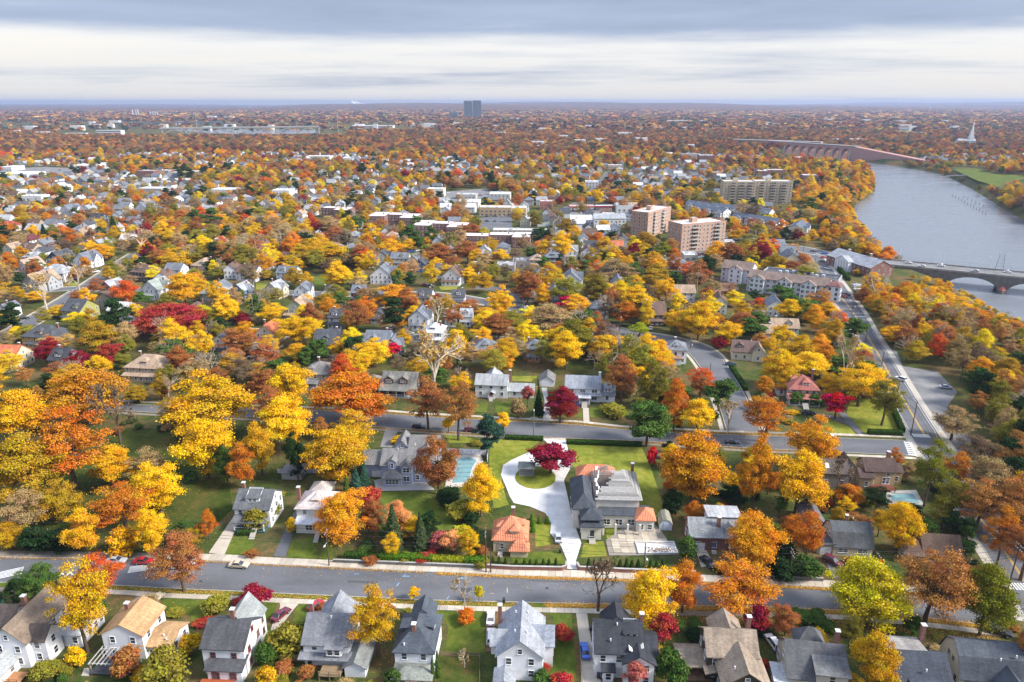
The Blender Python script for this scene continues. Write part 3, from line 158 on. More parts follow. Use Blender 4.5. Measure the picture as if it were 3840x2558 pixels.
FLATB = [(-16.1,688.9,31.1,8,16,'siding',(0.5,0.36,0.2),(0.7,0.7,0.7),'tan office building with dark strip windows behind the car park'),(6.4,692.4,15.1,7,16,'siding',(0.62,0.52,0.36),(0.7,0.7,0.7),'cream block next to the tan office building'),(35.3,732.9,13.3,8,14,'siding',(0.45,0.16,0.12),(0.6,0.55,0.55),'salmon pink corner block by the gas station'),(63.8,637.6,22.4,4,30,'siding',(0.72,0.72,0.71),(0.72,0.72,0.72),'long low white building beside the white apartment house'),(109.9,695.9,15.2,9,14,'siding',(0.74,0.74,0.74),(0.35,0.35,0.36),'white block with dark roof edge behind the white apartment house'),(-696.5,1191.6,56.1,6,40,'siding',(0.74,0.74,0.73),(0.75,0.75,0.75),'large low white store with loading bays'),(-538.3,1059.1,27.3,9,24,'brick',(0.8,0.8,0.8),(0.3,0.3,0.3),'long dark brick block in the far shops'),(-521,1075.1,21.5,8,24,'siding',(0.3,0.29,0.28),(0.35,0.35,0.35),'grey block beside the dark brick one'),(-463.9,1051.3,31.6,9,20,'siding',(0.5,0.34,0.16),(0.6,0.6,0.6),'tan brick block in the far shops'),(-522.8,778,22.5,8,14,'siding',(0.76,0.76,0.76),(0.6,0.6,0.6),'white flat roofed block among the rust trees'),(-436.8,864.7,29.9,6,22,'siding',(0.36,0.35,0.34),(0.72,0.72,0.72),'low store with white roof in the far shops'),(-343.5,854.2,30.8,6,22,'siding',(0.6,0.6,0.58),(0.75,0.75,0.75),'wide low white roofed block right of the far shops'),(-477.6,985.6,59.4,4,20,'siding',(0.66,0.66,0.66),(0.72,0.72,0.72),'row of low white shops'),(-732.2,1059.1,45.5,5,40,'siding',(0.7,0.7,0.7),(0.74,0.74,0.74),'low white warehouse at the far edge'),(-811.9,1162.6,18.3,6,30,'siding',(0.68,0.68,0.68),(0.74,0.74,0.74),'small white warehouse at the far edge'),(-89.2,833.8,19.3,9,16,'siding',(0.72,0.68,0.58),(0.7,0.7,0.7),'cream block with red string course by the car park'),(-45.9,744.6,21.6,6,24,'siding',(0.72,0.7,0.66),(0.74,0.74,0.74),'white store by the car park trees'),(-14,805,23.3,7,20,'siding',(0.6,0.6,0.57),(0.72,0.72,0.72),'pale office block behind the tan one'),(-52.5,814.4,22.4,5,18,'siding',(0.5,0.48,0.45),(0.45,0.45,0.45),'grey gabled workshop by the car park'),(-369.9,1386.8,45.3,7,24,'siding',(0.6,0.58,0.54),(0.72,0.72,0.72),'large pale block among the far yellow trees'),(-267.7,828.9,20.4,8,18,'siding',(0.76,0.75,0.73),(0.74,0.74,0.74),'white flat block in front of the dark roofed hall'),(103.8,933.6,17.4,7,16,'siding',(0.72,0.72,0.72),(0.6,0.6,0.6),'white flat fronted shop in the middle trees'),(167.3,1172.2,23.4,8,18,'siding',(0.5,0.38,0.28),(0.6,0.58,0.56),'tan block in the middle trees'),(342.1,1386.8,37.4,11,22,'siding',(0.45,0.43,0.42),(0.25,0.26,0.28),'dark roofed block beside the red brick flats'),(354.6,1323.2,28.2,13,22,'brick',(0.8,0.8,0.8),(0.74,0.74,0.74),'red brick flats with white roof in the far trees'),(246.4,1734.4,36.8,9,20,'siding',(0.4,0.4,0.4),(0.74,0.74,0.74),'dark block with bright white roof far off'),(408.5,985.6,21.2,10,18,'brick',(0.8,0.8,0.8),(0.7,0.7,0.7),'small red brick house block by the river trees'),(390.9,1075.1,30.8,9,18,'brick',(0.8,0.8,0.8),(0.6,0.6,0.6),'red brick block beyond the buff flats'),(368.6,1059.1,16.7,9,18,'brick',(0.8,0.8,0.8),(0.6,0.6,0.6),'red brick house row beyond the buff flats'),(165.8,538.4,10.3,3,10,'siding',(0.7,0.7,0.68),(0.6,0.6,0.6),'low white garage block by the tall flats'),(124.2,483.5,9.4,4,14,'siding',(0.5,0.48,0.45),(0.55,0.55,0.55),'grey shed at the edge of the flats car park'),(6.4,590.4,45.1,3,10,'siding',(0.55,0.53,0.5),(0.62,0.6,0.56),'long low garage row behind the flats'),(-4.4,450.3,12.1,4,14,'siding',(0.35,0.3,0.27),(0.3,0.3,0.31),'low dark flat roofed block among the trees'),(6.5,463.1,12.4,4,14,'siding',(0.3,0.26,0.24),(0.13,0.135,0.14),'low building with dark flat roof')]
FARB = [(-594,3138,176,9,'white','long cream store with red roof sign on the far ridge'),(-386,3276,130,12,'white','long white office block on the far ridge'),(-1372,2503,85,14,'white','long white factory with blue corner far away'),(-3131,4585,81,10,'white','white warehouse at the far edge of the plain'),(-2856,4320,267,8,'white','long white greenhouse row on the plain'),(-4826,7758,91,10,'white','small white shed on the far plain'),(917,10443,458,10,'white','long white warehouse on the horizon plain'),(2932,10894,526,10,'white','white distribution shed near the horizon'),(889,3774,194,16,'white','white factory with stacks beyond the woods'),(1064,8454,260,10,'white','white depot near the horizon'),(1552,2894,56,12,'white','white two storey house on the far lawn'),(1299,2344,42,14,'grey','grey concrete block behind the far lawn'),(898,1942,86,12,'white','white columned hall beside the brick viaduct'),(1357,3073,54,10,'white','pale block in the far woods'),(2723,4084,120,10,'white','white roofed sheds near the far edge'),(852,1276,46,6,'white','low white pavilion by the substation'),(755,2237,50,9,'white','white sports pavilion with red roof'),(-912,1891,51,9,'tan','tan roofed hall in the far left woods'),(-824,1844,55,7,'white','white school block in the far left woods'),(-1597,2461,73,7,'white','white store in the rust woods'),(-1462,2461,66,6,'white','pale store row in the rust woods'),(-2225,19183,168,9,'white','small white block near the horizon'),(-2719,5833,60,20,'white','pale power station hall on the plain')]
MASTS = [(-1390,4529,32),(-1107,4084,43),(-601,2546,70),(-758,3872,54),(-669,4271,46),(-526,4320,44),(-66,5048,46),(208,4448,53),(508,5224,42),(734,5048,47),(963,5412,43),(965,4320,54),(1181,4370,54),(1771,5615,43),(-2403,3872,39),(-2192,3774,29),(-1990,3872,33),(-1339,3138,62),(1932,5412,38),(2187,5412,45),(2461,5412,42),(3047,6068,42),(2882,4884,48),(3732,5833,37),(-1402,4084,31)]
WTOWERS = [(4500,8005,56,'white pedestal water tower above the far right woods'),(-2033,16294,72,'white water tower block on the far ridge'),(5131,21963,90,'round white water tower on the skyline'),(-4134,11741,49,'pale water tower near the skyline on the left'),(17282,25684,90,'pale water tower near the skyline on the right')]
STACKS = [(-2869,5615,52,6),(-2844,5615,52,6),(-2828,5615,52,6),(-2737,5615,40,5),(-2717,5615,40,5),(-2700,5615,40,5),(-2684,5615,40,5)]
SMOKE = (-2834,14430)
PILES = [(560.3,910.7,2.9),(568.3,899.9,2.7),(554.6,894.6,3.5),(549.1,879.1,4),(562.2,881.9,3.8),(543.7,864,3.2),(538.5,849.5,3.7),(556.2,864.5,3.5),(533.5,835.4,2.9),(528.7,821.7,3.5),(550.5,847.7,3.3),(523.9,808.5,4),(519.4,795.6,3.2),(544.9,831.6,3),(514.9,783.2,3.7),(510.6,771.1,2.9),(539.6,816,2.7),(506.5,759.3,3.5)]
FOOTB = (685,1095)
FAR_CLEAR = [[(617.05,1704.89),(720.56,1532.59),(653.83,1310.5),(573.94,1221.49),(559.72,1329.84),(529.74,1458.63)],[(728.07,1211.78),(786.43,1232.58),(742.87,1108.55),(773.59,1091.59),(656.76,921.37),(617.44,915.39),(637.74,985.63)],[(1509.12,2893.65),(1581.71,2893.65),(1305.15,2381.5),(1245.25,2381.5)],[(700.61,1891.43),(758.76,1471.34),(778.38,1386.77),(750.31,1335.48),(657.85,1442.05),(595.04,1601.08)],[(1217.36,2050),(1308.57,2050),(1150.74,1798.47),(1070.53,1798.47)],[(-737.41,3350.19),(-535.05,3350.19),(-491.29,3073.31),(-677.11,3073.31)],[(-483.16,3475.26),(-339.85,3475.26),(-313.77,3205.85),(-446.08,3205.85)],[(-1469.13,2590.18),(-1369.61,2590.18),(-1281.12,2420.54),(-1374.21,2420.54)]]
CARS = [(-95.1,144.06,-2,'silver','sedan','silver sedan parked at the kerb ahead of the red sedan',None),(-88.35,143.75,-2,'red','sedan','red sedan parked behind the silver sedan',None),(-77.66,143.27,-2,'white','hatch','white hatchback parked behind the nearly bare tree',None),(-64.98,142.33,-5,'beige','sedan','beige sedan parked near the concrete driveway',None),(-79.2,129.98,70,'beige','sedan','tan car on the drive of the tan roofed house',None),(-49.7,125.13,62,'maroon','sedan','maroon sedan on the curved concrete drive',None),(-42.98,127.97,60,'red','hatch','red car half hidden by the grey roof',None),(-4.57,124.09,90,'white','sedan','white sedan ahead of the white wagon on the leafy drive',None),(-4.34,118.43,90,'white','suv','white wagon with roof rails behind the white sedan',None),(11.68,153.47,88,'silver','sedan','silver grey sedan on the white drive',None),(46.96,143.4,-65,'black','sedan','black car on the short brick house drive',None),(14.63,114.53,92,'blue','sedan','bright blue car on the long concrete driveway',None),(53.2,116.85,100,'white','suv','white car below the crimson maple',None),(76.92,143.62,-55,'maroon','suv','dark red car on the cream cape drive',None),(101.34,119.89,-28,'black','suv','dark pickup beside the gambrel house',None),(102.79,138.97,-20,'black','sedan','black car hidden by the half bare tree',None),(-31.49,217.83,-6,'black','suv','black car parked on the second street by the tall rusty tree',None),(-13.81,215.48,-6,'maroon','suv','dark maroon car parked on the second street before the pine',None),(105.17,229.31,-12,'black','sedan','black car at the foot of the red roofed house steps',None),(104.12,211.24,-6,'white','sedan','white car at the kerb below the bright lawn',None),(154.64,261.62,120,'white','suv','white car driving on the river road',None),(167.71,253.16,-14,'silver','sedan','silver car alone on the worn asphalt lot',None),(130,179.59,-52,'white','sedan','white car with roof light bar on the river road',None),(45.74,198.12,90,'navy','sedan','dark blue car behind the scarlet bush',None),(71.34,206.53,-5,'black','sedan','black car under the trees by the second street',None),(92.11,278.58,-10,'navy','sedan','dark car beside the side street hedge',None),(-48.87,320.03,2,'silver','suv','grey car driving on the third street',None),(-58.73,329.07,85,'white','suv','white car on a drive beside the dark evergreen',None),(-52.87,415.15,10,'red','sedan','red car on the corner by the white porch house',None),(-48.98,410.92,-10,'black','suv','dark car on the corner by the white porch house',None),(-76.92,313.18,5,'white','suv','white car behind the navy house',None),(-89.83,555.36,5,'black','suv','black car below the garden flats',None),(-74.02,514.71,5,'blue','sedan','blue car parked by the flats lawn',None),(-70.35,518.72,60,'white','sedan','white car parked next to the blue one by the flats',None),(-66.75,526.51,10,'black','suv','black car parked by the flats under bare tree',None),(-42.56,483.51,-15,'red','sedan','red car in the row by the rust trees',None),(-37.33,479.29,-15,'black','sedan','dark car in the row by the rust trees',None),(-94.41,461.44,20,'white','suv','white van by the gambrel cottages',None),(37.12,335.85,-12,'red','suv','red car parked on the upper street',None),(42.02,331.36,-12,'black','suv','black car parked behind the red one on the upper street',None),(67.5,328.2,80,'white','sedan','white car on the drive of the large brown house',None),(52.41,334.04,80,'black','suv','black car by the utility pole on the upper street',None),(10.15,368.86,10,'black','suv','black car by the white house with open porch',None),(123.23,497.34,100,'silver','sedan','car parked in the row behind the salmon flats','cars in the flats car park'),(127.12,499.7,100,'black','suv','car parked in the row behind the salmon flats','cars in the flats car park'),(131.05,502.08,100,'white','sedan','car parked in the row behind the salmon flats','cars in the flats car park'),(135.01,504.48,100,'maroon','suv','car parked in the row behind the salmon flats','cars in the flats car park'),(139.01,506.91,100,'navy','sedan','car parked in the row behind the salmon flats','cars in the flats car park'),(143.04,509.35,100,'silver','suv','car parked in the row behind the salmon flats','cars in the flats car park'),(147.11,511.82,100,'silver','sedan','car parked in the row behind the salmon flats','cars in the flats car park'),(151.22,514.31,100,'black','suv','car parked in the row behind the salmon flats','cars in the flats car park'),(155.36,516.82,100,'white','sedan','car parked in the row behind the salmon flats','cars in the flats car park'),(159.55,519.36,100,'maroon','suv','car parked in the row behind the salmon flats','cars in the flats car park'),(163.77,521.92,100,'navy','sedan','car parked in the row behind the salmon flats','cars in the flats car park'),(168.03,524.5,100,'silver','suv','car parked in the row behind the salmon flats','cars in the flats car park'),(172.33,527.11,100,'silver','sedan','car parked in the row behind the salmon flats','cars in the flats car park'),(176.67,529.74,100,'black','suv','car parked in the row behind the salmon flats','cars in the flats car park'),(181.05,532.39,100,'white','sedan','car parked in the row behind the salmon flats','cars in the flats car park'),(174.74,563.28,-8,'white','sedan','car parked on the street below the town houses','cars below the town houses'),(178.23,560.93,-8,'silver','sedan','car parked on the street below the town houses','cars below the town houses'),(181.69,558.6,-8,'black','sedan','car parked on the street below the town houses','cars below the town houses'),(185.13,556.28,-8,'white','sedan','car parked on the street below the town houses','cars below the town houses'),(222.94,516.71,-10,'navy','sedan','navy car at the upper crossroads',None),(228.09,508.79,-10,'blue','sedan','blue car at the upper crossroads',None),(219.7,501.86,-10,'white','sedan','white car turning at the upper crossroads',None),(220.96,494,-10,'red','sedan','red car turning at the upper crossroads',None),(214.87,481.39,120,'black','sedan','black car leaving the upper crossroads',None),(202.07,474.79,120,'navy','sedan','dark car beside the cream clapboard house',None),(209.1,459.17,120,'white','sedan','white car by the brick hall hedge',None),(200.98,426.11,120,'black','sedan','black car on the river road by the condominium',None),(188.19,388.49,120,'red','sedan','red car driving on the river road',None),(192.32,393.28,120,'black','sedan','black car beside the red one on the river road',None),(207.88,414.35,10,'white','sedan','car parked in the small lot behind the brick hall','cars behind the brick hall'),(205.88,409.61,10,'silver','sedan','car parked in the small lot behind the brick hall','cars behind the brick hall'),(203.92,404.96,10,'white','sedan','car parked in the small lot behind the brick hall','cars behind the brick hall'),(202.01,400.41,10,'navy','sedan','car parked in the small lot behind the brick hall','cars behind the brick hall'),(242.5,448.77,-20,'silver','sedan','silver car below the bridge ramp',None),(-266.53,455.02,40,'white','suv','white car on the diagonal street',None),(-270.72,449.69,40,'white','suv','white car on the verge of the diagonal street',None),(-254.51,440.57,40,'navy','suv','dark car on the diagonal street',None),(-248.77,345.15,30,'black','suv','black car at the bottom of the diagonal street',None),(-38.61,685.46,80,'white','sedan','car parked behind the tan office building','cars in the office car park'),(-31.24,685.46,-10,'silver','sedan','car parked behind the tan office building','cars in the office car park'),(-23.88,685.46,80,'black','sedan','car parked behind the tan office building','cars in the office car park'),(-16.52,685.46,-10,'navy','sedan','car parked behind the tan office building','cars in the office car park'),(-9.15,685.46,80,'silver','sedan','car parked behind the tan office building','cars in the office car park'),(-37.03,655.93,-10,'white','sedan','car parked behind the tan office building','cars in the office car park'),(-29.96,655.93,80,'silver','sedan','car parked behind the tan office building','cars in the office car park'),(-22.9,655.93,-10,'black','sedan','car parked behind the tan office building','cars in the office car park'),(-15.84,655.93,80,'navy','sedan','car parked behind the tan office building','cars in the office car park'),(-8.78,655.93,-10,'silver','sedan','car parked behind the tan office building','cars in the office car park'),(-77.1,870.08,20,'white','sedan','car parked in the far lot below the white houses','cars in the far lot'),(-69.73,846.96,20,'silver','sedan','car parked in the far lot below the white houses','cars in the far lot'),(-62.72,824.99,20,'black','sedan','car parked in the far lot below the white houses','cars in the far lot'),(-60.47,870.08,20,'navy','sedan','car parked in the far lot below the white houses','cars in the far lot'),(-53.52,846.96,20,'red','sedan','car parked in the far lot below the white houses','cars in the far lot'),(-46.92,824.99,20,'white','sedan','car parked in the far lot below the white houses','cars in the far lot'),(-43.83,870.08,20,'silver','sedan','car parked in the far lot below the white houses','cars in the far lot'),(-37.31,846.96,20,'black','sedan','car parked in the far lot below the white houses','cars in the far lot'),(-31.11,824.99,20,'navy','sedan','car parked in the far lot below the white houses','cars in the far lot'),(-753.18,1172.15,10,'white','sedan','car parked beside the large low white store','cars at the white store'),(-729.9,1145.88,10,'silver','sedan','car parked beside the large low white store','cars at the white store'),(-707.62,1120.73,10,'black','sedan','car parked beside the large low white store','cars at the white store'),(-732.05,1172.15,10,'navy','sedan','car parked beside the large low white store','cars at the white store'),(-709.24,1145.88,10,'silver','sedan','car parked beside the large low white store','cars at the white store'),(-687.39,1120.73,10,'white','sedan','car parked beside the large low white store','cars at the white store'),(-710.92,1172.15,10,'silver','sedan','car parked beside the large low white store','cars at the white store'),(-688.57,1145.88,10,'black','sedan','car parked beside the large low white store','cars at the white store'),(-667.17,1120.73,10,'navy','sedan','car parked beside the large low white store','cars at the white store'),(-689.8,1172.15,10,'silver','sedan','car parked beside the large low white store','cars at the white store')]
POLES = [(-88.1,147.4,10.4,'t','utility pole with grey transformer among the yellow street trees'),(-43.7,142.8,9.8,'l','utility pole with street lamp at the foot of the cream house steps'),(-6.1,140.2,11.8,'x','taller of the paired utility poles by the tile roofed cottage'),(-5,140.2,6.8,'s','shorter of the paired utility poles by the tile roofed cottage'),(31.3,141.5,7.1,'l','utility pole between the evergreen cones and the empty pool'),(63.8,136.7,8.8,'x','leaning utility pole before the dense green bushes'),(82.7,135.5,8.7,'t','utility pole with street lamp by the cream cape'),(112.3,133.6,12.5,'x','utility pole at the river road corner'),(138.6,234.7,11.2,'x','utility pole beside the bright green lawn'),(132.6,212.6,12.2,'x','utility pole at the crosswalk junction'),(155.8,278.8,6.6,'x','utility pole where the river road curves'),(178.9,377.7,12.1,'x','utility pole in front of the condominium corner'),(178,355.3,7.1,'l','utility pole across from the condominium'),(163.7,310,9.8,'x','utility pole below the condominium pines'),(201.4,461.4,7.7,'s','pole at the upper crossroads'),(7.2,212.2,9.1,'p','green street pole with solar panel by the second street hedge'),(80.9,269.4,4.5,'s','short pole on the side street'),(51.9,324.8,10.7,'l','utility pole with lamp on the upper street'),(80.3,300.1,5.2,'l','street lamp at the bend of the side street'),(211,505.7,8.8,'s','signal pole at the bridge approach'),(-95.3,405.2,4.3,'l','street lamp above the third street')]
HEDGE = [((-40.39,145.46),(-31.75,144.93),1.6,1.8,'HV',2,'clipped hedge above the grey stone wall,end nearest the cream house'),((-31.61,144.93),(-19.07,144.06),1.7,1.9,'HG',3,'bright green middle run of the clipped hedge above the stone wall'),((-18.92,143.97),(-11.22,143.53),1.6,1.7,'HY',2,'yellowish run of the clipped hedge above the stone wall'),((-11.08,143.4),(-6.64,143.1),1.8,2,'HG',1,'tall end of the clipped hedge beside the utility poles'),((-2.15,209.97),(10.16,208.86),1.3,1.3,'HV',3,'clipped hedge along the second street left of the drive gate'),((17.85,206.68),(41.72,204.77),1.3,1.3,'HV',5,'long clipped hedge between the mansion lawn and second street'),((118.84,213.43),(129.5,212.61),1.5,1.6,'HV',3,'dark clipped hedge at the corner of the bright lawn'),((130.93,214.66),(139.51,241.07),1.4,1.6,'HV',4,'clipped hedge along the river road side of the bright lawn'),((91.06,274.98),(89.7,250.44),1.4,1.7,'HV',5,'hedge along the side street pavement'),((-69.85,155.67),(-65.69,155.92),1.2,1.2,'HV',2,'low hedge before the porch of the dark grey roofed house'),((219.8,473.08),(208.51,426.67),2,2,'HV',5,'hedge in front of the brick hall')]
WALLS = [([(-43.04,144.06),(-6.46,141.77)],0.35,0.9,'stone','long low grey stone wall below the clipped hedge'),([(-5.93,141.77),(0,141.22),(11.64,140.88),(12.79,141.48),(13.08,143.19)],0.4,1.1,'brick','curved red brick planter wall before the tile roofed cottage'),([(15.51,142.76),(15.89,141.05),(26.36,140.21),(43,139.3)],0.4,1.1,'brick','long red brick planter wall below the empty pool'),([(59.45,137.74),(71.88,137.01)],0.35,0.9,'stone','low dark stone wall below the dense bushes')]
CONES = [(1.07,143.1,1.9,1.1,'HV','cone shaped evergreen in the planter before the tile roofed cottage','evergreen cones before the cottage'),(2.95,143.1,1.9,1.1,'HV','cone shaped evergreen in the planter before the tile roofed cottage','evergreen cones before the cottage'),(4.34,143.1,1.9,1.1,'HV','cone shaped evergreen in the planter before the tile roofed cottage','evergreen cones before the cottage'),(5.84,143.1,1.9,1.1,'HV','cone shaped evergreen in the planter before the tile roofed cottage','evergreen cones before the cottage'),(7.5,143.1,1.9,1.1,'HV','cone shaped evergreen in the planter before the tile roofed cottage','evergreen cones before the cottage'),(8.84,143.1,1.9,1.1,'HV','cone shaped evergreen in the planter before the tile roofed cottage','evergreen cones before the cottage'),(10.5,143.1,1.9,1.1,'HV','cone shaped evergreen in the planter before the tile roofed cottage','evergreen cones before the cottage'),(-5.74,144.27,2,1.1,'HV','cone shaped evergreen in the planter before the tile roofed cottage','evergreen cones before the cottage'),(-4.66,144.06,2,1.1,'HV','cone shaped evergreen in the planter before the tile roofed cottage','evergreen cones before the cottage'),(-3.12,143.84,2,1.1,'HV','cone shaped evergreen in the planter before the tile roofed cottage','evergreen cones before the cottage'),(-1.56,143.71,2,1.1,'HV','cone shaped evergreen in the planter before the tile roofed cottage','evergreen cones before the cottage'),(18.29,142.54,2.4,1.3,'HV','cone shaped evergreen in the row below the empty pool','evergreen cones below the empty pool'),(19.62,142.5,2.4,1.3,'HV','cone shaped evergreen in the row below the empty pool','evergreen cones below the empty pool'),(21.09,142.45,2.4,1.3,'HV','cone shaped evergreen in the row below the empty pool','evergreen cones below the empty pool'),(22.81,142.4,2.4,1.3,'HV','cone shaped evergreen in the row below the empty pool','evergreen cones below the empty pool'),(24.22,142.35,2.4,1.3,'HV','cone shaped evergreen in the row below the empty pool','evergreen cones below the empty pool'),(25.74,142.3,2.4,1.3,'HV','cone shaped evergreen in the row below the empty pool','evergreen cones below the empty pool'),(27.2,142.26,2.4,1.3,'HV','cone shaped evergreen in the row below the empty pool','evergreen cones below the empty pool'),(28.52,142.21,2.4,1.3,'HV','cone shaped evergreen in the row below the empty pool','evergreen cones below the empty pool'),(29.98,142.17,2.4,1.3,'HV','cone shaped evergreen in the row below the empty pool','evergreen cones below the empty pool'),(32.89,142.07,2.4,1.3,'HV','cone shaped evergreen in the row below the empty pool','evergreen cones below the empty pool'),(34.35,142.02,2.4,1.3,'HV','cone shaped evergreen in the row below the empty pool','evergreen cones below the empty pool'),(35.8,141.98,2.4,1.3,'HV','cone shaped evergreen in the row below the empty pool','evergreen cones below the empty pool'),(5.27,162.06,2,1.6,'HG','rounded column evergreen beside the white drive','column evergreens by the white drive'),(5.36,159.71,2,1.6,'HG','rounded column evergreen beside the white drive','column evergreens by the white drive'),(5.43,156.91,2.2,1.6,'HG','rounded column evergreen beside the white drive','column evergreens by the white drive'),(7.21,160.75,2.4,1.6,'HG','rounded column evergreen beside the white drive','column evergreens by the white drive'),(9.3,160.75,2.4,1.6,'HG','rounded column evergreen beside the white drive','column evergreens by the white drive')]
FENCES = [([(-44.37,106.19),(-44.4,112.28),(-40.63,112.28)],1.7,'wood','tall wooden board fence beside the grey roofed house'),([(-14.27,113.62),(-6.44,113.47),(-6.12,106.19)],1.2,'rail','open wooden rail fence round the back lawn'),([(-20.65,199.56),(-7.51,198.48),(-7.61,194.23)],2,'white','white board fence behind the covered pool'),([(-69.92,187.16),(-60.82,187.16),(-51.07,187.16)],1.5,'white','long white fence behind the gardens'),([(13.67,116.38),(13.28,106.19)],1.2,'rail','thin fence along the long driveway')]
BINS = [(-1.81,129.61,'k','dark wheeled bin at the kerb of the main street'),(11.83,147.84,'k','dark wheeled bin by the round dark red bush'),(16.49,120.88,'k','dark bin against the charcoal roofed house'),(16.61,107.97,'k','first of two dark bins behind the charcoal roofed house'),(17.37,108.39,'k','second of two dark bins behind the charcoal roofed house'),(53.17,114.53,'b','blue bin by the white car'),(24.02,236.61,'b','blue bin beside the porch steps'),(34.25,337.12,'k','dark bin on the upper street pavement'),(-39.61,110.96,'k','dark bin at the wooden fence corner')]
# ------------------------------------------------------------------ helpers
def mesh(name, verts, faces, mats=(), midx=None, smooth=False):
 me = bpy.data.meshes.new(name)
 me.from_pydata([tuple(v) for v in verts], [], faces)
 for m in mats:
  me.materials.append(m)
 if midx is not None:
  me.polygons.foreach_set('material_index', midx)
 if smooth:
  me.polygons.foreach_set('use_smooth', [True] * len(me.polygons))
 me.update()
 return me
def mk(name, me, parent=None, color=None, loc=(0, 0, 0), rz=0.0, scale=None, rot=None):
 o = bpy.data.objects.new(name, me)
 COL.objects.link(o)
 o.location = loc
 if rot is not None:
  o.rotation_euler = rot
 elif rz:
  o.rotation_euler = (0, 0, rz)
 if scale is not None:
  o.scale = scale if hasattr(scale, '__len__') else (scale,) * 3
 if color is not None:
  o.color = (*color[:3], 1.0)
 if parent is not None:
  o.parent = parent
 return o
def tag(o, label=None, cat=None, group=None, kind=None):
 if label: o['label'] = label
 if cat: o['category'] = cat
 if group: o['group'] = group
 if kind: o['kind'] = kind
 return o
def empty(name, loc, rz=0.0):
 o = mk(name, None, loc=loc, rz=rz)
 o.empty_display_size = 0.5
 return o
def copy_tree(o, parent=None):
 c = o.copy()
 COL.objects.link(c)
 c.parent = parent
 for ch in list(o.children):
  copy_tree(ch, c)
 return c
class MB:
 """collects boxes, tubes and polygons into one mesh"""
 def __init__(s):
  s.v, s.f, s.m = [], [], []
 def poly(s, pts, m=0):
  n = len(s.v)
  s.v += [tuple(p) for p in pts]
  s.f.append(tuple(range(n, n + len(pts))))
  s.m.append(m)
 def box(s, x0, x1, y0, y1, z0, z1, m=0, bot=True):
  n = len(s.v)
  s.v += [(x0, y0, z0), (x1, y0, z0), (x1, y1, z0), (x0, y1, z0), (x0, y0, z1), (x1, y0, z1), (x1, y1, z1), (x0, y1, z1)]
  fs = [(4, 5, 6, 7), (0, 1, 5, 4), (1, 2, 6, 5), (2, 3, 7, 6), (3, 0, 4, 7)] + ([(3, 2, 1, 0)] if bot else [])
  s.f += [tuple(n + i for i in f) for f in fs]
  s.m += [m] * len(fs)
  return s
 def tube(s, p, q, r0, r1, k=6, m=0, cap=True):
  p, q = np.array(p, float), np.array(q, float)
  d = q - p
  d /= max(np.linalg.norm(d), 1e-6)
  a = np.cross(d, (0, 0, 1.0) if abs(d[2]) < 0.9 else (1.0, 0, 0))
  a /= np.linalg.norm(a)
  b = np.cross(d, a)
  n = len(s.v)
  for c, r in ((p, r0), (q, r1)):
   for i in range(k):
    t = 2 * math.pi * i / k
    s.v.append(tuple(c + r * (math.cos(t) * a + math.sin(t) * b)))
  for i in range(k):
   j = (i + 1) % k
   s.f.append((n + i, n + k + i, n + k + j, n + j)); s.m.append(m)
  if cap:
   s.f.append(tuple(n + k + i for i in range(k))[::-1]); s.m.append(m)
  return s
 def extrude(s, pts, z0, z1, m=0, mside=None):
  mside = m if mside is None else mside
  s.poly([(x, y, z1) for x, y in pts], m)
  k = len(pts)
  for i in range(k):
   (x, y), (X, Y) = pts[i], pts[(i + 1) % k]
   s.poly([(x, y, z0), (X, Y, z0), (X, Y, z1), (x, y, z1)], mside)
  return s
 def me(s, name, mats, smooth=False):
  return mesh(name, s.v, s.f, mats, s.m, smooth)
 def build(s, name, mats, parent=None, color=None, **k):
  return mk(name, s.me(name, mats if isinstance(mats, (list, tuple)) else [mats]), parent, color, **k)
# ------------------------------------------------------------------ materials
def new_mat(name):
 m = bpy.data.materials.new(name)
 m.use_nodes = True
 t = m.node_tree
 t.nodes.clear()
 o = t.nodes.new('ShaderNodeOutputMaterial')
 b = t.nodes.new('ShaderNodeBsdfPrincipled')
 t.links.new(b.outputs[0], o.inputs[0])
 return m, t, b
def node(t, ty, **k):
 n = t.nodes.new(ty)
 ins = k.pop('ins', {})
 for a, v in k.items():
  setattr(n, a, v)
 for a, v in ins.items():
  if hasattr(v, 'is_output') or isinstance(v, bpy.types.NodeSocket):
   t.links.new(v, n.inputs[a])
  else:
   n.inputs[a].default_value = v
 return n
def mixc(t, fac, a, b, blend='MIX'):
 n = t.nodes.new('ShaderNodeMix')
 n.data_type = 'RGBA'
 n.blend_type = blend
 for i, v in ((0, fac), (6, a), (7, b)):
  if isinstance(v, bpy.types.NodeSocket):
   t.links.new(v, n.inputs[i])
  elif i == 0:
   n.inputs[0].default_value = v
  else:
   n.inputs[i].default_value = (*v[:3], 1)
 return n.outputs[2]
def ramp(t, fac, stops):
 n = t.nodes.new('ShaderNodeValToRGB')
 e = n.color_ramp.elements
 while len(e) < len(stops):
  e.new(0.5)
 for i, (p, c) in enumerate(stops):
  e[i].position = p
  e[i].color = (c, c, c, 1) if isinstance(c, (int, float)) else (*c, 1)
 t.links.new(fac, n.inputs[0])
 return n.outputs[0]
def coords(t, scale=(1, 1, 1), which='Object'):
 c = t.nodes.new('ShaderNodeTexCoord')
 m = t.nodes.new('ShaderNodeMapping')
 m.inputs['Scale'].default_value = scale
 t.links.new(c.outputs[which], m.inputs['Vector'])
 return m.outputs[0]
def noise(t, vec, scale, detail=4, rough=0.55):
 n = node(t, 'ShaderNodeTexNoise', ins={'Scale': scale, 'Detail': detail, 'Roughness': rough})
 t.links.new(vec, n.inputs['Vector'])
 return n.outputs[0]
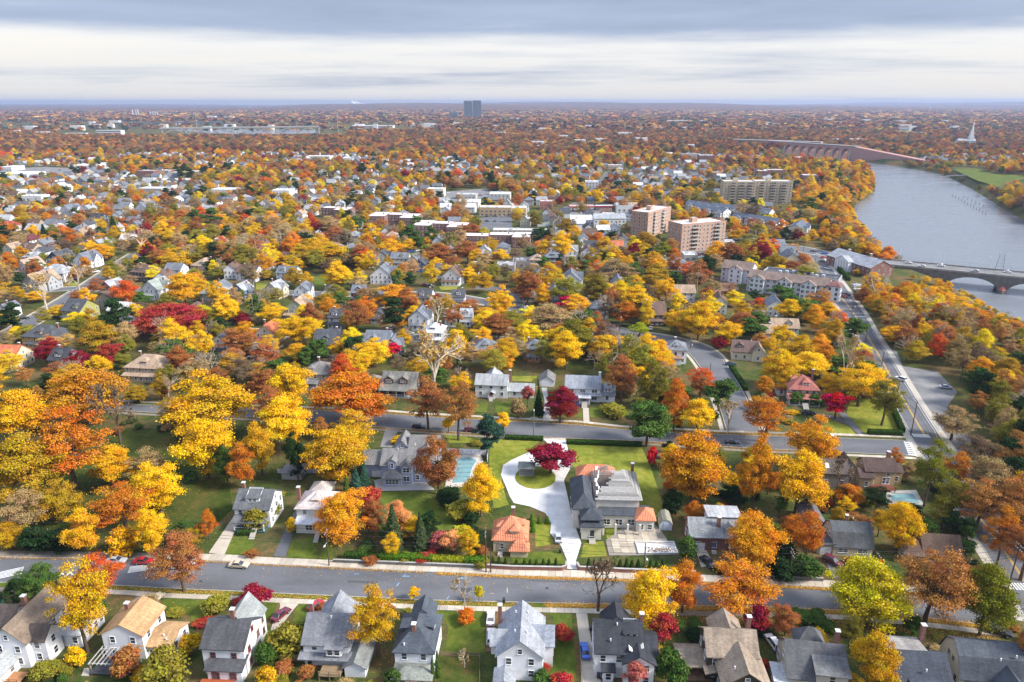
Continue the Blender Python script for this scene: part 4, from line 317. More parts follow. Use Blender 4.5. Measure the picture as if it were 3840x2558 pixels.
def surf(name, color=None, rough=0.8, var=0.25, scale=1.2, stretch=(1, 1, 1), fine=0.12, fscale=9.0, spec=0.3, stain=None, bump=0.0):
 """weathered surface: own colour (or the object's colour) with broad stains and fine grain"""
 m, t, b = new_mat(name)
 v = coords(t, stretch)
 if color is None:
  base = node(t, 'ShaderNodeObjectInfo').outputs['Color']
 else:
  base = node(t, 'ShaderNodeRGB').outputs[0]
  base.default_value = (*color, 1)
 a = ramp(t, noise(t, v, scale), [(0.3, 1 - var), (0.7, 1 + var * 0.6)])
 c = mixc(t, 1.0, base, a, 'MULTIPLY')
 f = ramp(t, noise(t, v, fscale, 3), [(0.25, 1 - fine), (0.75, 1 + fine)])
 c = mixc(t, 1.0, c, f, 'MULTIPLY')
 if stain:
  s = ramp(t, noise(t, v, scale * 0.6, 6, 0.65), [(stain[1], 0.0), (stain[1] + 0.14, 1.0)])
  c = mixc(t, s, c, stain[0])
 t.links.new(c, b.inputs['Base Color'])
 b.inputs['Roughness'].default_value = rough
 b.inputs['Specular IOR Level'].default_value = spec
 if bump:
  bp = node(t, 'ShaderNodeBump', ins={'Strength': bump, 'Distance': 0.1, 'Height': noise(t, v, fscale, 4)})
  t.links.new(bp.outputs[0], b.inputs['Normal'])
 return m
M = {}
def shingle_mat():
 m, t, b = new_mat('shingles')
 base = node(t, 'ShaderNodeObjectInfo').outputs['Color']
 v = coords(t)
 big = ramp(t, noise(t, v, 0.28, 5, 0.6), [(0.28, 0.72), (0.72, 1.22)])
 c = mixc(t, 1.0, base, big, 'MULTIPLY')
 # courses of shingles, each tab a little different
 vor = node(t, 'ShaderNodeTexVoronoi', ins={'Scale': 1.0})
 t.links.new(coords(t, (2.6, 5.0, 5.0)), vor.inputs['Vector'])
 tab = ramp(t, node(t, 'ShaderNodeSeparateColor', ins={0: vor.outputs['Color']}).outputs[0], [(0.0, 0.8), (1.0, 1.2)])
 c = mixc(t, 1.0, c, tab, 'MULTIPLY')
 st = ramp(t, noise(t, coords(t, (1.3, 0.18, 0.18)), 1.0, 4), [(0.35, 0.82), (0.65, 1.12)])
 c = mixc(t, 1.0, c, st, 'MULTIPLY')
 t.links.new(c, b.inputs['Base Color'])
 b.inputs['Roughness'].default_value = 0.85
 b.inputs['Specular IOR Level'].default_value = 0.3
 return m
def brick_mat(name, c1, c2, mortar):
 m, t, b = new_mat(name)
 br = node(t, 'ShaderNodeTexBrick', ins={'Scale': 1.0, 'Color1': (*c1, 1), 'Color2': (*c2, 1), 'Mortar': (*mortar, 1), 'Mortar Size': 0.012, 'Brick Width': 0.4, 'Row Height': 0.13})
 geo = node(t, 'ShaderNodeNewGeometry')
 co = node(t, 'ShaderNodeTexCoord').outputs['Object']
 s = node(t, 'ShaderNodeSeparateXYZ', ins={0: co})
 ad = node(t, 'ShaderNodeMath', operation='ADD', ins={0: s.outputs[0], 1: s.outputs[1]})
 cb = node(t, 'ShaderNodeCombineXYZ', ins={0: ad.outputs[0], 1: s.outputs[2]})
 t.links.new(cb.outputs[0], br.inputs['Vector'])
 big = ramp(t, noise(t, co, 0.5, 5), [(0.3, 0.8), (0.7, 1.15)])
 t.links.new(mixc(t, 1.0, br.outputs[0], big, 'MULTIPLY'), b.inputs['Base Color'])
 b.inputs['Roughness'].default_value = 0.9
 return m
def siding_mat():
 m, t, b = new_mat('siding')
 base = node(t, 'ShaderNodeObjectInfo').outputs['Color']
 v = coords(t)
 big = ramp(t, noise(t, v, 0.6, 5), [(0.3, 0.88), (0.7, 1.06)])
 c = mixc(t, 1.0, base, big, 'MULTIPLY')
 wv = node(t, 'ShaderNodeTexWave', wave_type='BANDS', bands_direction='Z', wave_profile='SAW', ins={'Scale': 1.6, 'Distortion': 0.0})
 t.links.new(v, wv.inputs['Vector'])
 c = mixc(t, 1.0, c, ramp(t, wv.outputs['Fac'], [(0.0, 0.9), (0.25, 1.0)]), 'MULTIPLY')
 t.links.new(c, b.inputs['Base Color'])
 b.inputs['Roughness'].default_value = 0.6
 return m
def glass_mat():
 m, t, b = new_mat('window_glass')
 inf = node(t, 'ShaderNodeObjectInfo')
 c = ramp(t, inf.outputs['Random'], [(0.0, (0.012, 0.015, 0.02)), (0.7, (0.05, 0.06, 0.075)), (1.0, (0.16, 0.16, 0.15))])
 t.links.new(c, b.inputs['Base Color'])
 b.inputs['Roughness'].default_value = 0.08
 b.inputs['Specular IOR Level'].default_value = 0.6
 return m
def leaf_mat(name, trans=0.17, inst=False):
 """autumn leaf: the tree's own colour, leaf to leaf and bough to bough variation"""
 m = bpy.data.materials.new(name)
 m.use_nodes = True
 t = m.node_tree
 t.nodes.clear()
 o = t.nodes.new('ShaderNodeOutputMaterial')
 inf = node(t, 'ShaderNodeObjectInfo')
 at = node(t, 'ShaderNodeAttribute', attribute_name='tint')
 sp = node(t, 'ShaderNodeSeparateColor', ins={0: at.outputs['Color']})
 own = node(t, 'ShaderNodeAttribute', attribute_name='icol', attribute_type='INSTANCER') if inst else inf
 hs = node(t, 'ShaderNodeHueSaturation', ins={'Color': own.outputs['Color']})
 # bough-level hue wander (channel g), leaf-level brightness (channel r)
 hue = node(t, 'ShaderNodeMapRange', ins={'Value': sp.outputs[1], 'From Min': 0, 'From Max': 1, 'To Min': 0.481, 'To Max': 0.517})
 t.links.new(hue.outputs[0], hs.inputs['Hue'])
 val = node(t, 'ShaderNodeMapRange', ins={'Value': sp.outputs[0], 'From Min': 0, 'From Max': 1, 'To Min': 0.7, 'To Max': 1.2})
 t.links.new(val.outputs[0], hs.inputs['Value'])
 sat = node(t, 'ShaderNodeMapRange', ins={'Value': sp.outputs[2], 'From Min': 0, 'From Max': 1, 'To Min': 0.94, 'To Max': 1.1})
 t.links.new(sat.outputs[0], hs.inputs['Saturation'])
 d = node(t, 'ShaderNodeBsdfDiffuse', ins={'Color': hs.outputs[0]})
 tr = node(t, 'ShaderNodeBsdfTranslucent', ins={'Color': hs.outputs[0]})
 mx = node(t, 'ShaderNodeMixShader', ins={0: trans})
 t.links.new(d.outputs[0], mx.inputs[1])
 t.links.new(tr.outputs[0], mx.inputs[2])
 t.links.new(mx.outputs[0], o.inputs[0])
 return m
def far_leaf_mat(name):
 m = bpy.data.materials.new(name)
 m.use_nodes = True
 t = m.node_tree
 t.nodes.clear()
 o = t.nodes.new('ShaderNodeOutputMaterial')
 at = node(t, 'ShaderNodeAttribute', attribute_name='tint')
 d = node(t, 'ShaderNodeBsdfDiffuse', ins={'Color': at.outputs['Color']})
 tr = node(t, 'ShaderNodeBsdfTranslucent', ins={'Color': at.outputs['Color']})
 mx = node(t, 'ShaderNodeMixShader', ins={0: 0.15})
 t.links.new(d.outputs[0], mx.inputs[1])
 t.links.new(tr.outputs[0], mx.inputs[2])
 t.links.new(mx.outputs[0], o.inputs[0])
 return m
M['shingle'] = shingle_mat()
M['siding'] = siding_mat()
M['trim'] = surf('painted_trim', None, 0.5, 0.06, 1.0, fine=0.04)
M['glass'] = glass_mat()
M['brick'] = brick_mat('red_brick', (0.24, 0.075, 0.05), (0.17, 0.05, 0.035), (0.32, 0.27, 0.24))
M['tan_brick'] = brick_mat('salmon_brick', (0.48, 0.28, 0.19), (0.41, 0.23, 0.15), (0.48, 0.4, 0.34))
M['buff_brick'] = brick_mat('buff_brick', (0.50, 0.40, 0.27), (0.43, 0.34, 0.22), (0.5, 0.44, 0.35))
M['flat_roof'] = surf('flat_roof_membrane', None, 0.8, 0.14, 0.25, fine=0.06, stain=((0.32, 0.32, 0.31), 0.62))
M['bark'] = surf('bark', None, 0.95, 0.35, 2.0, (1, 1, 0.25), 0.2, 8)
M['twig'] = surf('pale_bark', (0.36, 0.29, 0.21), 0.9, 0.2, 1.0)
M['leaf'] = leaf_mat('leaves')
M['needle'] = leaf_mat('needles', trans=0.12)
M['town_leaf'] = leaf_mat('town_leaves', inst=True)
M['far_leaf'] = far_leaf_mat('distant_leaves')
M['asphalt'] = surf('asphalt', (0.125, 0.127, 0.135), 0.9, 0.24, 0.16, (.35, 1, 1), 0.12, 3.0, stain=((0.088, 0.09, 0.097), 0.55))
M['old_asphalt'] = surf('worn_asphalt', (0.2, 0.195, 0.19), 0.95, 0.3, 0.12, (1, 1, 1), 0.16, 2.0, stain=((0.11, 0.105, 0.1), 0.56))
M['concrete'] = surf('concrete', None, 0.9, 0.14, 0.6, fine=0.08, fscale=5)
M['pale_paving'] = surf('white_paving', (0.58, 0.57, 0.55), 0.85, 0.16, 0.35, fine=0.1, fscale=2.5, stain=((0.46, 0.43, 0.38), 0.6))
M['paint'] = surf('road_paint', None, 0.7, 0.12, 1.5, fine=0.12)
M['wood'] = surf('weathered_wood', None, 0.85, 0.3, 1.2, (1, 5, 1), 0.18, 6)
M['metal'] = surf('painted_metal', None, 0.4, 0.06, 1.0, spec=0.5)
M['rubber'] = surf('rubber', (0.02, 0.02, 0.022), 0.8, 0.1)
def car_paint():
 m, t, b = new_mat('car_paint')
 t.links.new(node(t, 'ShaderNodeObjectInfo').outputs['Color'], b.inputs['Base Color'])
 b.inputs['Roughness'].default_value = 0.28
 b.inputs['Coat Weight'].default_value = 0.6
 b.inputs['Coat Roughness'].default_value = 0.08
 return m
M['car'] = car_paint()
def ground_mat(name, stops, s1=0.03, s2=0.35, fine=0.35):
 m, t, b = new_mat(name)
 v = coords(t)
 n = node(t, 'ShaderNodeMath', operation='MULTIPLY_ADD', ins={0: noise(t, v, s1, 6, 0.6), 1: 0.55})
 t.links.new(node(t, 'ShaderNodeMath', operation='MULTIPLY', ins={0: noise(t, v, s2, 5, 0.65), 1: 0.45}).outputs[0], n.inputs[2])
 c = ramp(t, n.outputs[0], stops)
 f = ramp(t, noise(t, v, 3.0, 3, 0.6), [(0.25, 1 - fine), (0.75, 1 + fine)])
 t.links.new(mixc(t, 1.0, c, f, 'MULTIPLY'), b.inputs['Base Color'])
 b.inputs['Roughness'].default_value = 0.95
 b.inputs['Specular IOR Level'].default_value = 0.1
 return m
M['ground'] = ground_mat('leafy_ground', [(0.36, (0.03, 0.05, 0.012)), (0.46, (0.06, 0.08, 0.018)), (0.53, (0.105, 0.085, 0.032)), (0.6, (0.17, 0.10, 0.042)), (0.7, (0.08, 0.055, 0.03))], 0.05, 0.5, 0.4)
M['lawn'] = ground_mat('lawn', [(0.34, (0.045, 0.068, 0.009)), (0.48, (0.08, 0.112, 0.015)), (0.58, (0.125, 0.145, 0.022)), (0.7, (0.2, 0.17, 0.045))], 0.08, 0.6, 0.25)
M['bright_lawn'] = ground_mat('bright_lawn', [(0.34, (0.09, 0.115, 0.012)), (0.48, (0.15, 0.175, 0.02)), (0.57, (0.23, 0.225, 0.034)), (0.66, (0.31, 0.23, 0.06))], 0.06, 0.5, 0.2)
M['park_lawn'] = ground_mat('park_lawn', [(0.34, (0.022, 0.04, 0.006)), (0.47, (0.042, 0.062, 0.01)), (0.56, (0.07, 0.078, 0.016)), (0.66, (0.13, 0.085, 0.026))], 0.06, 0.5, 0.3)
M['soil'] = ground_mat('bare_soil', [(0.36, (0.10, 0.06, 0.04)), (0.5, (0.2, 0.12, 0.075)), (0.65, (0.3, 0.18, 0.11))], 0.1, 0.8, 0.3)
M['litter'] = far_leaf_mat('fallen_leaves')
def water_mat():
 m, t, b = new_mat('river_water')
 v = coords(t, (1, 1, 1))
 b.inputs['Base Color'].default_value = (0.17, 0.185, 0.20, 1)
 t.links.new(ramp(t, noise(t, coords(t, (.012, .03, 1)), 1.0, 5), [(.35, .12), (.65, .3)]), b.inputs['Roughness'])
 b.inputs['IOR'].default_value = 1.33
 b.inputs['Specular IOR Level'].default_value = 0.6
 h = noise(t, v, 0.35, 6, 0.65)
 bp = node(t, 'ShaderNodeBump', ins={'Strength': 0.35, 'Distance': 0.5, 'Height': h})
 t.links.new(bp.outputs[0], b.inputs['Normal'])
 return m
M['water'] = water_mat()
M['pool'] = surf('pool_cover', (0.17, 0.30, 0.31), 0.5, 0.2, 0.6, fine=0.05)
WHITE = (0.8, 0.8, 0.8)
# ------------------------------------------------------------------ terrain and river
def poly_dist(px, py, poly):
 """signed distance to polygon edge, negative inside"""
 P = np.array(poly)
 d = np.full(px.shape, 1e9)
 ins = np.zeros(px.shape, bool)
 for i in range(len(P)):
  a, b = P[i], P[(i + 1) % len(P)]
  ab = b - a
  t = np.clip(((px - a[0]) * ab[0] + (py - a[1]) * ab[1]) / (ab @ ab + 1e-9), 0, 1)
  d = np.minimum(d, np.hypot(px - a[0] - t * ab[0], py - a[1] - t * ab[1]))
  c = (a[1] > py) != (b[1] > py)
  xi = (b[0] - a[0]) * (py - a[1]) / (b[1] - a[1] + 1e-12) + a[0]
  ins ^= c & (px < xi)
 return np.where(ins, -d, d)
def terrain_z(x, y):
 x, y = np.asarray(x, float), np.asarray(y, float)
 d = poly_dist(x, y, RIVER)
 s = np.clip((d + 4) / 22, 0, 1)
 s = s * s * (3 - 2 * s)
 z = -11.5 * (1 - s)
 # low hills far away
 far = np.clip((y - 7500) / 6000, 0, 1)
 hill = 40 + 34 * np.sin(x / 2300 + 1.3) + 22 * np.sin(x / 900 + y / 3100) + 16 * np.sin(x / 430 + 2.0) * np.sin(y / 1400)
 lift = np.where(x < -6500, 0.35, 1.0)
 return z + far * np.clip(hill, 0, 200) * lift
def grid_lines(lo, hi, fine_lo, fine_hi, step, grow):
 a = list(np.arange(fine_lo, fine_hi, step))
 s, v = step, fine_hi
 while v < hi:
  a.append(v); s *= grow; v += s
 a.append(hi)
 s, v = step, fine_lo
 while v > lo:
  s *= grow; v -= s
  a.insert(0, max(v, lo))
 return np.array(sorted(set(a)))
gx = grid_lines(-24000, 24000, 120, 720, 8, 1.12)
gy = grid_lines(-300, 26000, 330, 1600, 9, 1.07)
GX, GY = np.meshgrid(gx, gy)
GZ = terrain_z(GX, GY)
nx, ny = len(gx), len(gy)
idx = np.arange(nx * ny).reshape(ny, nx)
quads = np.stack([idx[:-1, :-1], idx[:-1, 1:], idx[1:, 1:], idx[1:, :-1]], -1).reshape(-1, 4)
me = mesh('ground', np.stack([GX, GY, GZ], -1).reshape(-1, 3), quads.tolist(), [M['ground']], smooth=True)
tag(mk('ground', me), kind='structure')
def sheet(name, pts, mat, z, kind='structure', color=None, thick=0.0):
 b = MB()
 if poly_area(pts) < 0:
  pts = pts[::-1]
 if thick:
  b.extrude(pts, z - thick, z)
 else:
  b.poly([(x, y, z) for x, y in pts])
 return tag(b.build(name, M[mat], color=color), kind=kind)
def poly_area(p):
 return 0.5 * sum(p[i][0] * p[(i + 1) % len(p)][1] - p[(i + 1) % len(p)][0] * p[i][1] for i in range(len(p)))
rv = bpy.data.meshes.new('river')
b = MB()
b.poly([(x, y, -9.0) for x, y in (RIVER if poly_area(RIVER) > 0 else RIVER[::-1])])
tag(b.build('river', M['water']), kind='structure')
# the same river far off behind the town
tag(MB().extrude(FAR_WATER, 0.2, 0.6).build('river', M['water']), kind='structure')
# ------------------------------------------------------------------ roads
def resample(pl, step):
 P = np.array(pl, float)
 L = np.concatenate([[0], np.cumsum(np.hypot(*np.diff(P, axis=0).T))])
 s = np.arange(0, L[-1], step)
 return np.stack([np.interp(s, L, P[:, 0]), np.interp(s, L, P[:, 1])], 1)
def smooth_line(pl, step=3.0, n=6):
 q = resample(pl, step)
 for _ in range(n):
  q[1:-1] = (q[:-2] + 2 * q[1:-1] + q[2:]) / 4
 return q
def normals(q):
 t = np.gradient(q, axis=0)
 t /= np.linalg.norm(t, axis=1)[:, None]
 return np.stack([-t[:, 1], t[:, 0]], 1)
def strip(name, a, c, z, mat, kind='structure', color=None, parent=None, th=0.0):
 n = len(a)
 v = [(x, y, z) for x, y in a] + [(x, y, z) for x, y in c]
 f = [(i, i + 1, n + i + 1, n + i) for i in range(n - 1)]
 if th:
  v += [(x, y, z - th) for x, y in a] + [(x, y, z - th) for x, y in c]
  f += [(i + 1, i, 2 * n + i, 2 * n + i + 1) for i in range(n - 1)]
  f += [(n + i, n + i + 1, 3 * n + i + 1, 3 * n + i) for i in range(n - 1)]
  f += [(0, n, 3 * n, 2 * n), (n - 1, 3 * n - 1, 4 * n - 1, 2 * n - 1)]
 o = mk(name, mesh(name, v, f, [M[mat]]), parent, color)
 if kind:
  tag(o, kind=kind)
 return o
def match(a, c, n):
 A, C = resample(a, 0.5), resample(c, 0.5)
 ia, ic = np.linspace(0, len(A) - 1, n).astype(int), np.linspace(0, len(C) - 1, n).astype(int)
 return A[ia], C[ic]
mN, mS = smooth_line(MAIN_N), smooth_line(MAIN_S)
sN, sS = smooth_line(SEC_N), smooth_line(SEC_S)
a, c = match(mS, mN, 90)
road_main = strip('road', a, c, 0.03, 'asphalt')
a, c = match(sS, sN, 90)
road_second = strip('road', a, c, 0.03, 'asphalt')
KERB = (0.42, 0.4, 0.36)
for q, sgn in ((mN, 1), (mS, -1), (sN, 1), (sS, -1)):
 nn = normals(q) * sgn
 strip('kerb', q, q + nn * 0.16, 0.14, 'concrete', color=KERB, th=0.2)
LANE_LINES = []
for li, (pl, wd, mat) in enumerate(LANES):
 q = smooth_line(pl, 4.0)
 ww = np.interp(np.linspace(0, 1, len(q)), np.linspace(0, 1, len(wd)), wd)[:, None] / 2
 nn = normals(q)
 zr = 0.034 + 0.004 * li
 ro = strip('road', q - nn * ww, q + nn * ww, zr, mat)
 for s in (-1, 1):
  e = q + nn * ww * s
  strip('kerb', e, e + nn * s * 0.2, 0.12, 'concrete', color=KERB, th=0.2)
  if li < 6:
   strip('pavement', e + nn * s * (0.9 if li else 0.25), e + nn * s * 2.3, 0.05, 'concrete', color=(0.42, 0.38, 0.32))
 LANE_LINES.append((q, nn, ww, ro, zr))
def mark(parent, pts, z, color=(0.75, 0.74, 0.7)):
 b = MB()
 if poly_area(pts) < 0:
  pts = pts[::-1]
 b.poly([(x, y, z) for x, y in pts])
 return b.build('road_marking', M['paint'], parent, color)
YEL = (0.72, 0.42, 0.04)
q, nn, ww, ro, zr = LANE_LINES[0]
cut = [i for i in range(len(q)) if not (196 < q[i][1] < 208) and q[i][1] > 124]
run = []
for i in cut + [None]:
 if i is None or (run and i != run[-1] + 1):
  if len(run) > 2:
   for off in (-0.18, 0.18):
    strip('road_marking', q[run] + nn[run] * (off - 0.07), q[run] + nn[run] * (off + 0.07), zr + 0.006, 'paint', None, YEL, ro)
  run = []
 if i is not None:
  run.append(i)
for s in (-1, 1):
 e = q + nn * (ww - 0.5) * s
 sel = [i for i in range(len(q)) if 212 < q[i][1] < 330]
 strip('road_marking', e[sel], e[sel] + nn[sel] * 0.12, zr + 0.006, 'paint', None, (0.6, 0.6, 0.58), ro)
sel = [i for i in range(len(q)) if 380 < q[i][1] < 470]
for off in (-3.6, 3.6):
 for k in sel[::3]:
  p, d = q[k], (q[k + 1] - q[k]) / np.linalg.norm(q[k + 1] - q[k])
  n2 = nn[k]
  mark(ro, [tuple(p + n2 * off), tuple(p + n2 * (off + 0.2)), tuple(p + n2 * (off + 0.2) + d * 3), tuple(p + n2 * off + d * 3)], zr + 0.006)
def zebra(parent, p, q, width, z, n, fill=0.55):
 """bars laid across the walking line p-q"""
 p, q = np.array(p), np.array(q)
 d = q - p
 L = np.linalg.norm(d)
 d /= L
 m = np.array([-d[1], d[0]]) * width / 2
 for i in range(n):
  s0 = L * i / n
  s1 = s0 + L / n * fill
  mark(parent, [tuple(p + d * s0 - m), tuple(p + d * s1 - m), tuple(p + d * s1 + m), tuple(p + d * s0 + m)], z)
for za in ZEBRAS:
 zebra(LANE_LINES[0][3] if za[5] else road_main, za[0], za[1], za[2], 0.066, za[3], za[4])
for ch in CHEVRONS:
 mark(road_main, ch, 0.036)
# repaired patches and covers in the asphalt
for (x, y, L, d, k) in ((-84, 138.6, 5, 1.2, .07), (-38, 136.4, 7, 1.0, .085), (-12, 133.2, 3, 1.6, .075), (26, 135.6, 9, .9, .08), (52, 131.5, 4, 1.4, .07), (70, 133, 6, 1, .085), (-60, 133.6, 2.5, 1.8, .075), (4, 137, 12, .5, .09)):
 mark(road_main, [(x, y), (x + L, y - L * .05), (x + L, y + d - L * .05), (x, y + d)], 0.034, (k, k, k * 1.05))
for (x, y) in ((-72, 137), (-30, 132.6), (8, 134.6), (40, 133), (-96, 140)):
 mark(road_main, [(x + .38 * math.cos(t), y + .38 * math.sin(t)) for t in np.linspace(0, 6.28, 13)[:-1]], 0.035, (.05, .045, .04)).name = 'manhole_cover'
# painted survey marks
for (x, y, L, ang, cl) in SURVEY:
 dx, dy = math.cos(ang) * L, math.sin(ang) * L
 mark(road_main, [(x, y), (x + dx, y + dy), (x + dx - dy * 0.1, y + dy + dx * 0.1), (x - dy * 0.1, y + dx * 0.1)], 0.036, cl)
# ------------------------------------------------------------------ pavements of separate slabs
def slabs(edge, sgn, off, width, length, col, skip=()):
 q = smooth_line(edge, length, 3)
 nn = normals(q) * sgn
 base = strip('pavement', q + nn * off, q + nn * (off + width), 0.06, 'concrete', color=tuple(c * 0.45 for c in col), th=0.05)
 me = MB().box(-length / 2 + 0.03, length / 2 - 0.03, 0.03, width - 0.03, 0.0, 0.09, bot=False).me('slab', [M['concrete']])
 for i in range(len(q) - 1):
  x, y = (q[i] + q[i + 1]) / 2
  if any(lo < x < hi for lo, hi in skip):
   continue
  t = q[i + 1] - q[i]
  k = random.uniform(0.82, 1.12) * (1.25 if random.random() < 0.06 else 1)
  p = (q[i] + q[i + 1]) / 2 + (nn[i] * off)
  mk('slab', me, base, [c * k for c in col], (p[0], p[1], 0.055 + random.uniform(0, 0.012)), math.atan2(t[1], t[0]) if sgn > 0 else math.atan2(t[1], t[0]) + math.pi)
TAN = (0.5, 0.435, 0.345)
slabs(MAIN_N, 1, 0.18, 2.5, 1.75, TAN, ((-200, -86),))
slabs(MAIN_S, -1, 1.7, 1.55, 1.6, TAN, ((-200, -93), (26, 60)))
slabs(SEC_N, 1, 1.9, 1.5, 1.7, TAN, ((-200, -62), (78, 92)))
slabs(SEC_S, -1, 1.2, 1.4, 1.8, TAN, ((-200, 98),))
q = mS; nn = -normals(q)
strip('lawn', q + nn * 0.18, q + nn * 1.68, 0.09, 'lawn')
q = sN; nn = normals(q)
strip('lawn', q + nn * 0.18, q + nn * 1.88, 0.09, 'ground')
for i, (p, m) in enumerate(LOTS):
 sheet('car_park' if m != 'soil' else 'bare_ground', p, m, 0.02 + 0.002 * i)
for i, (p, m) in enumerate(LAWNS):
 sheet('lawn', p, m, 0.012 + 0.0015 * i)
for i, (p, m, cl) in enumerate(DRIVES):
 sheet('driveway', p, m, 0.075 + 0.004 * i, color={'tan': (0.46, 0.4, 0.32), 'grey': (0.36, 0.35, 0.33)}.get(cl))
# round lawn inside the white drive
sheet('lawn', [(6.9 + 6.0 * math.cos(t), 184.7 + 6.6 * math.sin(t)) for t in np.linspace(0, 2 * math.pi, 40)[:-1]], 'bright_lawn', 0.16, thick=0.1)
# ------------------------------------------------------------------ houses
WINM = {}
def win_mesh(w, h, kind):
 """frame with a meeting rail, and a pane set back in it; front faces -y"""
 key = (round(w, 2), round(h, 2), kind)
 if key not in WINM:
  f, d = 0.09, 0.09
  b = MB()
  b.box(-w / 2 - f, w / 2 + f, -d, 0.02, h, h + f).box(-w / 2 - f - 0.05, w / 2 + f + 0.05, -d - 0.06, 0.02, -f, 0)
  b.box(-w / 2 - f, -w / 2, -d, 0.02, 0, h).box(w / 2, w / 2 + f, -d, 0.02, 0, h)
  if kind != 'plain':
   b.box(-w / 2, w / 2, -d + 0.03, 0.02, h * 0.48, h * 0.48 + 0.07)
  n = int(round(w / 0.95))
  for i in range(1, n):
   x = -w / 2 + w * i / n
   b.box(x - 0.05, x + 0.05, -d + 0.015, 0.02, 0, h)
  p = MB().box(-w / 2, w / 2, -0.04, 0.015, 0, h)
  both = MB()
  both.v, both.f, both.m = list(b.v), list(b.f), list(b.m)
  both.box(-w / 2, w / 2, -0.04, 0.015, 0, h, 1)
  WINM[key] = (b.me('window', [M['trim']]), p.me('pane', [M['glass']]), both.me('window', [M['trim'], M['glass']]))
 return WINM[key]
FACE = {'S': (0, (0, -1)), 'E': (R(90), (1, 0)), 'N': (R(180), (0, 1)), 'W': (R(-90), (-1, 0))}
def window(parent, x, y, z, face='S', w=0.95, h=1.45, near=True, color=WHITE, kind='sash'):
 fr, pn, both = win_mesh(w, h, kind)
 rz = FACE[face][0]
 o = mk('window', fr if near else both, parent, color, (x, y, z), rz)
 if near:
  mk('pane', pn, o)
 return o
def roof_faces(x, y, w, d, h, typ, rise, o=0.45):
 """top polygons of a roof over the rectangle centred x, y"""
 a, c = w / 2, d / 2
 T = lambda pts: [(x + p[0], y + p[1], p[2]) for p in pts]
 if typ in ('gx', 'gamx', 'shedE', 'shedW') :
  sw = True
 else:
  sw = False
 if typ in ('gy', 'gx'):
  A, C = (a, c) if typ == 'gy' else (c, a)
  sl = rise / A
  e = h - o * sl
  F = [[(-A - o, -C - o * .7, e), (0, -C - o * .7, h + rise), (0, C + o * .7, h + rise), (-A - o, C + o * .7, e)],
    [(A + o, C + o * .7, e), (0, C + o * .7, h + rise), (0, -C - o * .7, h + rise), (A + o, -C - o * .7, e)]]
  if typ == 'gx':
   F = [[(p[1], p[0], p[2]) for p in f][::-1] for f in F]
  return [T(f)[::-1] for f in F]
 if typ in ('gamy', 'gamx'):
  A, C = (a, c) if typ == 'gamy' else (c, a)
  k, e = C + o * .6, h - 0.25
  m, zb = A * 0.62, h + rise * 0.68
  F = [[(-A - o * .7, -k, e), (-m, -k, zb), (-m, k, zb), (-A - o * .7, k, e)], [(-m, -k, zb), (0, -k, h + rise), (0, k, h + rise), (-m, k, zb)],
    [(0, -k, h + rise), (m, -k, zb), (m, k, zb), (0, k, h + rise)], [(m, -k, zb), (A + o * .7, -k, e), (A + o * .7, k, e), (m, k, zb)]]
  if typ == 'gamx':
   F = [[(p[1], p[0], p[2]) for p in f][::-1] for f in F]
  return [T(f)[::-1] for f in F]
 if typ == 'hip':
  A, C = a + o, c + o
  s = min(a, c)
  e = h - o * rise / s
  z = h + rise
  if w >= d:
   r = a - c
   return [T(f) for f in ([(-A, -C, e), (A, -C, e), (r, 0, z), (-r, 0, z)], [(A, C, e), (-A, C, e), (-r, 0, z), (r, 0, z)],
           [(A, -C, e), (A, C, e), (r, 0, z)], [(-A, C, e), (-A, -C, e), (-r, 0, z)])]
  r = c - a
  return [T(f) for f in ([(A, -C, e), (A, C, e), (0, r, z), (0, -r, z)], [(-A, C, e), (-A, -C, e), (0, -r, z), (0, r, z)],
          [(-A, -C, e), (A, -C, e), (0, -r, z)], [(A, C, e), (-A, C, e), (0, r, z)])]
 # sheds: named after the low side
 A, C = a + o, c + o
 lo, hi = h - o * rise / max(w, d), h + rise
 z = {'shedS': (lo, lo, hi, hi), 'shedN': (hi, hi, lo, lo), 'shedE': (hi, lo, lo, hi), 'shedW': (lo, hi, hi, lo), 'flat': (h + .05,) * 4}[typ]
 return [T([(-A, -C, z[0]), (A, -C, z[1]), (A, C, z[2]), (-A, C, z[3])])]
def slab_roof(faces, t=0.2):
 """thicken roof polygons; outer skin slot 0, edges and soffit slot 1"""
 V, key, F = [], {}, []
 for f in faces:
  g = []
  for p in f:
   k = tuple(round(c, 3) for c in p)
   if k not in key:
    key[k] = len(V); V.append(p)
   g.append(key[k])
  F.append(g)
 n = len(V)
 V2 = V + [(p[0], p[1], p[2] - t) for p in V]
 faces2, mi = [], []
 edges = {}
 for g in F:
  faces2.append(tuple(g)); mi.append(0)
  faces2.append(tuple(n + i for i in reversed(g))); mi.append(1)
  for i in range(len(g)):
   e = (g[i], g[(i + 1) % len(g)])
   edges[e] = 1
 for (i, j) in edges:
  if (j, i) not in edges:
   faces2.append((j, i, n + i, n + j)); mi.append(1)
 return V2, faces2, mi
